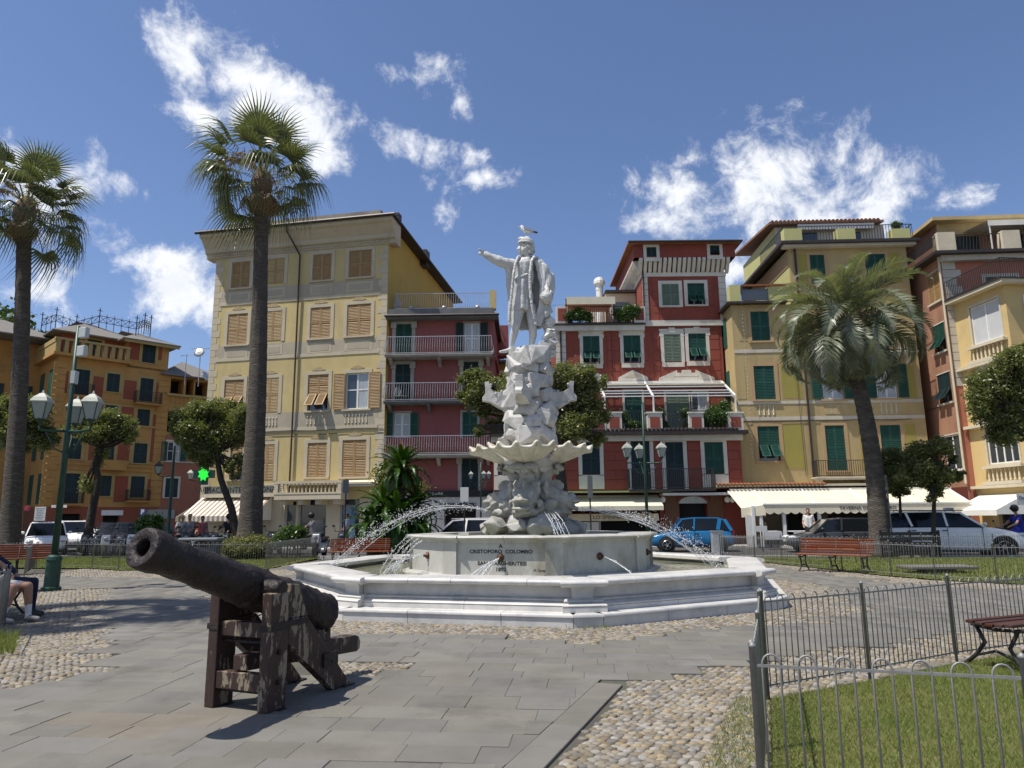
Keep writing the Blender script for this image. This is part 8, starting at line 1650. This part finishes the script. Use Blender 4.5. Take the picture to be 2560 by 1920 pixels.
# ------------------------------------------------------------ people
skin=M('skin',(.42,.23,.15),(.36,.19,.12),sc=6,rough=.55); hairg=M('grey_hair',(.4,.38,.35),rough=.9); hairb=M('dark_hair',(.03,.02,.015),rough=.8)
def cloth(n,c): return M('cloth_'+n,c,(c[0]*.8,c[1]*.8,c[2]*.8),sc=8,rough=.9,bump=.01,bsc=14)
def person(label,x,y,rz,pose,top,bot,shoe,hair=None,helmet=None,sleeve=False,shorts=False,z=0.,dress=False,socks=None,group=None,cap=None,vs=.022):
    """faces +x; joints in metres; one continuous body"""
    t=thing('person',label,'person',(x,y,z),rz,group); J=pose; mats=[skin,top,bot,shoe,socks or shoe]; mb=MB(); T=[]
    def c(a,b,ra,rb,m): 
        mb.cap(a,b,ra,rb,10); T.append((tuple(a),tuple(b),ra,rb,m))
    P_=Vector(J['pelvis']); C_=Vector(J['chest']); Nk=Vector(J['neck']); H_=Vector(J['head'])
    for s_ in (-1,1):
        o=Vector((0,s_*.08,0)); sh=C_+Vector((0,s_*.17,.1)); c(P_+o,C_+Vector((0,s_*.07,0)),.125,.125,1); c(C_+Vector((0,s_*.06,.0)),sh,.12,.075,1)
        el=Vector(J['elbow'])*Vector((1,s_,1)) if False else Vector((J['elbow'][0],s_*J['elbow'][1],J['elbow'][2])); wr=Vector((J['wrist'][0],s_*J['wrist'][1],J['wrist'][2]))
        mid=sh.lerp(el,.6); c(sh,mid,.062,.052,1); c(mid,el,.05,.045,1 if sleeve else 0); c(el,wr,.044,.03,1 if sleeve else 0); d_=(wr-el).normalized(); c(wr,wr+d_*.06,.034,.034,0)
        for q in range(4): b_=wr+d_*.07+Vector((0,(q-1.5)*.02,0)); c(b_,b_+d_*(.055+.012*(q in(1,2)))+Vector((0,0,-.02)),.011,.009,0)
        b_=wr+d_*.03; c(b_,b_+d_*.04+Vector((0,-s_*.04,-.01)),.013,.01,0)
        kn=Vector((J['knee'+('L' if s_>0 else 'R')])); an=Vector((J['ankle'+('L' if s_>0 else 'R')])); hp=P_+Vector((0,s_*.1,-.03)); md=hp.lerp(kn,.72)
        c(hp,md,.12,.085,2); c(md,kn,.08,.065,0 if shorts or dress else 2); lo=kn.lerp(an,.6); c(kn,lo,.066,.055,0 if shorts or dress else 2); c(lo,an,.053,.042,(4 if socks else 0) if shorts or dress else 2)
        td=Vector((J.get('toe',(1,0,0)))); c(an+Vector((0,0,-.045)),an+td*.17+Vector((0,0,-.06)),.05,.04,3)
    if dress: c(P_+Vector((.02,0,.05)),P_+Vector((.22,0,-.05)),.19,.17,2)
    c(C_+Vector((0,0,.1)),Nk,.075,.055,0); c(Nk,H_+Vector((0,0,-.06)),.052,.06,0)
    mb.ball(H_,(.095,.078,.118),14,10); T.append((tuple(H_),tuple(H_),.09,.09,0)); mb.ball(H_+Vector((.05,0,-.055)),(.05,.05,.055),10,8); mb.cap(H_+Vector((.09,0,.01)),H_+Vector((.112,0,-.025)),.012,.016,6)
    for s_ in (-1,1): mb.ball(H_+Vector((.0,s_*.08,-.01)),(.02,.014,.03),6,5)
    voxel(mb,'body',mats,vs,t,2,tags=T)
    if hair: q=MB(); q.ball(H_+Vector((-.02,0,.03)),(.105,.09,.105),12,9); q.ball(H_+Vector((-.05,0,-.03)),(.07,.085,.08),10,8); voxel(q,'hair',hair,.02,t,1)
    if helmet: q=MB(); q.ball(H_+Vector((-.01,0,.03)),(.14,.125,.14),16,12); q.build('helmet',helmet,t,smooth=True); MB().ball(H_+Vector((.07,0,.02)),(.085,.1,.06),12,8).build('visor',carglass,t,smooth=True)
    if cap: MB().lathe([(.105,0),(.1,.05),(.06,.1),(.01,.11)],14,H_+Vector((-.01,0,.05))).build('cap',cap,t,smooth=True); MB().box(H_.x+.06,H_.x+.19,-.07,.07,H_.z+.05,H_.z+.065).build('cap_peak',cap,t,bevel=.01)
    return t
sit=dict(pelvis=(0,0,.55),chest=(-.1,0,1.0),neck=(-.1,0,1.22),head=(-.06,0,1.38),elbow=(.02,.28,.85),wrist=(.26,.16,.72),kneeL=(.44,.12,.52),kneeR=(.44,-.12,.52),ankleL=(.5,.14,.1),ankleR=(.4,-.14,.1))
ride=dict(pelvis=(0,0,.9),chest=(.06,0,1.35),neck=(.08,0,1.56),head=(.12,0,1.71),elbow=(.28,.3,1.2),wrist=(.5,.28,1.1),kneeL=(.42,.2,.82),kneeR=(.42,-.2,.82),ankleL=(.34,.22,.4),ankleR=(.34,-.22,.4))
stand=dict(pelvis=(0,0,.95),chest=(0,0,1.32),neck=(.0,0,1.52),head=(.03,0,1.66),elbow=(-.02,.26,1.12),wrist=(.16,.24,.98),kneeL=(.03,.1,.52),kneeR=(.0,-.1,.52),ankleL=(.02,.11,.1),ankleR=(-.05,-.11,.1))
pa=G('y2',150,1080); sit=dict(sit,chest=(-.36,0,.9),neck=(-.48,0,1.08),head=(-.5,0,1.24),elbow=(-.12,.28,.82),wrist=(.1,.2,.66)); sit1=dict(sit); sit1.update(kneeL=(.5,.12,.53),kneeR=(.46,-.1,.53),ankleL=(.52,.16,.1),ankleR=(.36,-.16,.1))
person('seated person in white shorts with white socks and trainers',pa.x-.56,pa.y+.1,R(-8),sit1,cloth('grey',(.2,.2,.2)),cloth('white',(.62,.61,.58)),M('grey_trainer',(.16,.15,.14),(.3,.29,.27),sc=12,rough=.7),hair=hairg,shorts=True,socks=M('white_sock',(.7,.7,.68),rough=.9),vs=.014)
sit2=dict(sit); sit2.update(kneeL=(.5,.1,.56),kneeR=(.5,-.08,.54),ankleL=(.5,.12,.12),ankleR=(.62,-.1,.12))
person('seated person in dark blue trousers further along the bench',pa.x-.8,pa.y+.6,R(-4),sit2,cloth('navy',(.02,.025,.05)),cloth('denim',(.015,.022,.05)),M('dark_shoe',(.03,.028,.025),rough=.6),hair=hairb,sleeve=True,vs=.014)
def at_(k,x,y,Y): return atY(k,x,y,Y).x
person('white-haired person in a pale shirt among the scooters',at_('z1',1152,1600,32.6),33.,R(-60),ride,cloth('pale',(.5,.48,.45)),cloth('brown',(.06,.05,.04)),trimk,hair=hairg,group='people by the parked scooters',z=-.05)
person('person in a cap and grey top among the scooters',at_('z1',1198,1610,32.4),33.,R(-100),ride,cloth('grey',(.2,.2,.2)),cloth('brown',(.06,.05,.04)),trimk,cap=cloth('tan',(.3,.24,.17)),group='people by the parked scooters',z=-.05)
person('person in a red top under the striped awning',at_('z1',1292,1610,34.),34.3,R(-90),stand,cloth('red',(.35,.06,.05)),cloth('brown',(.06,.05,.04)),trimk,hair=hairb,group='people by the parked scooters',z=-.05)
person('rider in black with a black helmet near the palm trunk',at_('z1',1480,1630,33.4),33.5,R(-100),ride,cloth('black',(.02,.02,.022)),cloth('black',(.02,.02,.022)),trimk,helmet=blackm,sleeve=True,group='people by the parked scooters',z=-.05)
person('person in a dark helmet behind the glossy green shrub',at_('z3',985,950,31.),31.6,R(-150),ride,cloth('grey2',(.14,.14,.15)),cloth('black',(.02,.02,.022)),trimk,helmet=blackm,group='people by the parked scooters',z=-.05)
person('waiter in a white shirt under the tavern awning',at_('z8',1188,415,34.6),34.6,R(-110),stand,cloth('white',(.62,.61,.58)),cloth('black',(.02,.02,.022)),trimk,hair=hairb,z=.05)
person('scooter rider in a blue dress and dark helmet at the edge',ridexy[0]+.25,ridexy[1],R(176),ride,cloth('royal_blue',(.02,.03,.28)),cloth('royal_blue',(.02,.03,.28)),M('tan_sandal',(.3,.18,.1),rough=.7),helmet=blackm,dress=True,z=-.05)
person('person walking past the pharmacy window',at_('z3',1215,940,36.),36.5,R(180),stand,cloth('pale_blue',(.35,.4,.48)),cloth('grey2',(.14,.14,.15)),trimk,hair=hairb,z=.05)
# tavern tables
wt=M('white_table_cloth',(.6,.6,.58),rough=.9)
for i,x in enumerate((1010,1150,1330,1700)):
    q=atY('z8',x,460,34.4); t=thing('cafe_table',('white clothed table at the open end of the tavern','white clothed table beside the tavern waiter','white clothed table behind the dark car','white clothed table behind the white taxi')[i],'table',(q.x,34.6,.05),0,'tables under the tavern awning'); MB().box(-.4,.4,-.4,.4,.7,.74).build('table_top',wt,t); MB().add([(-.42,-.42,.7),(.42,-.42,.7),(.42,-.42,.35),(-.42,-.42,.35)],[(0,3,2,1)]).build('cloth_drop',wt,t); MB().lathe([(.2,0),(.03,.04),(.03,.7)],10).build('table_leg',ironm,t)
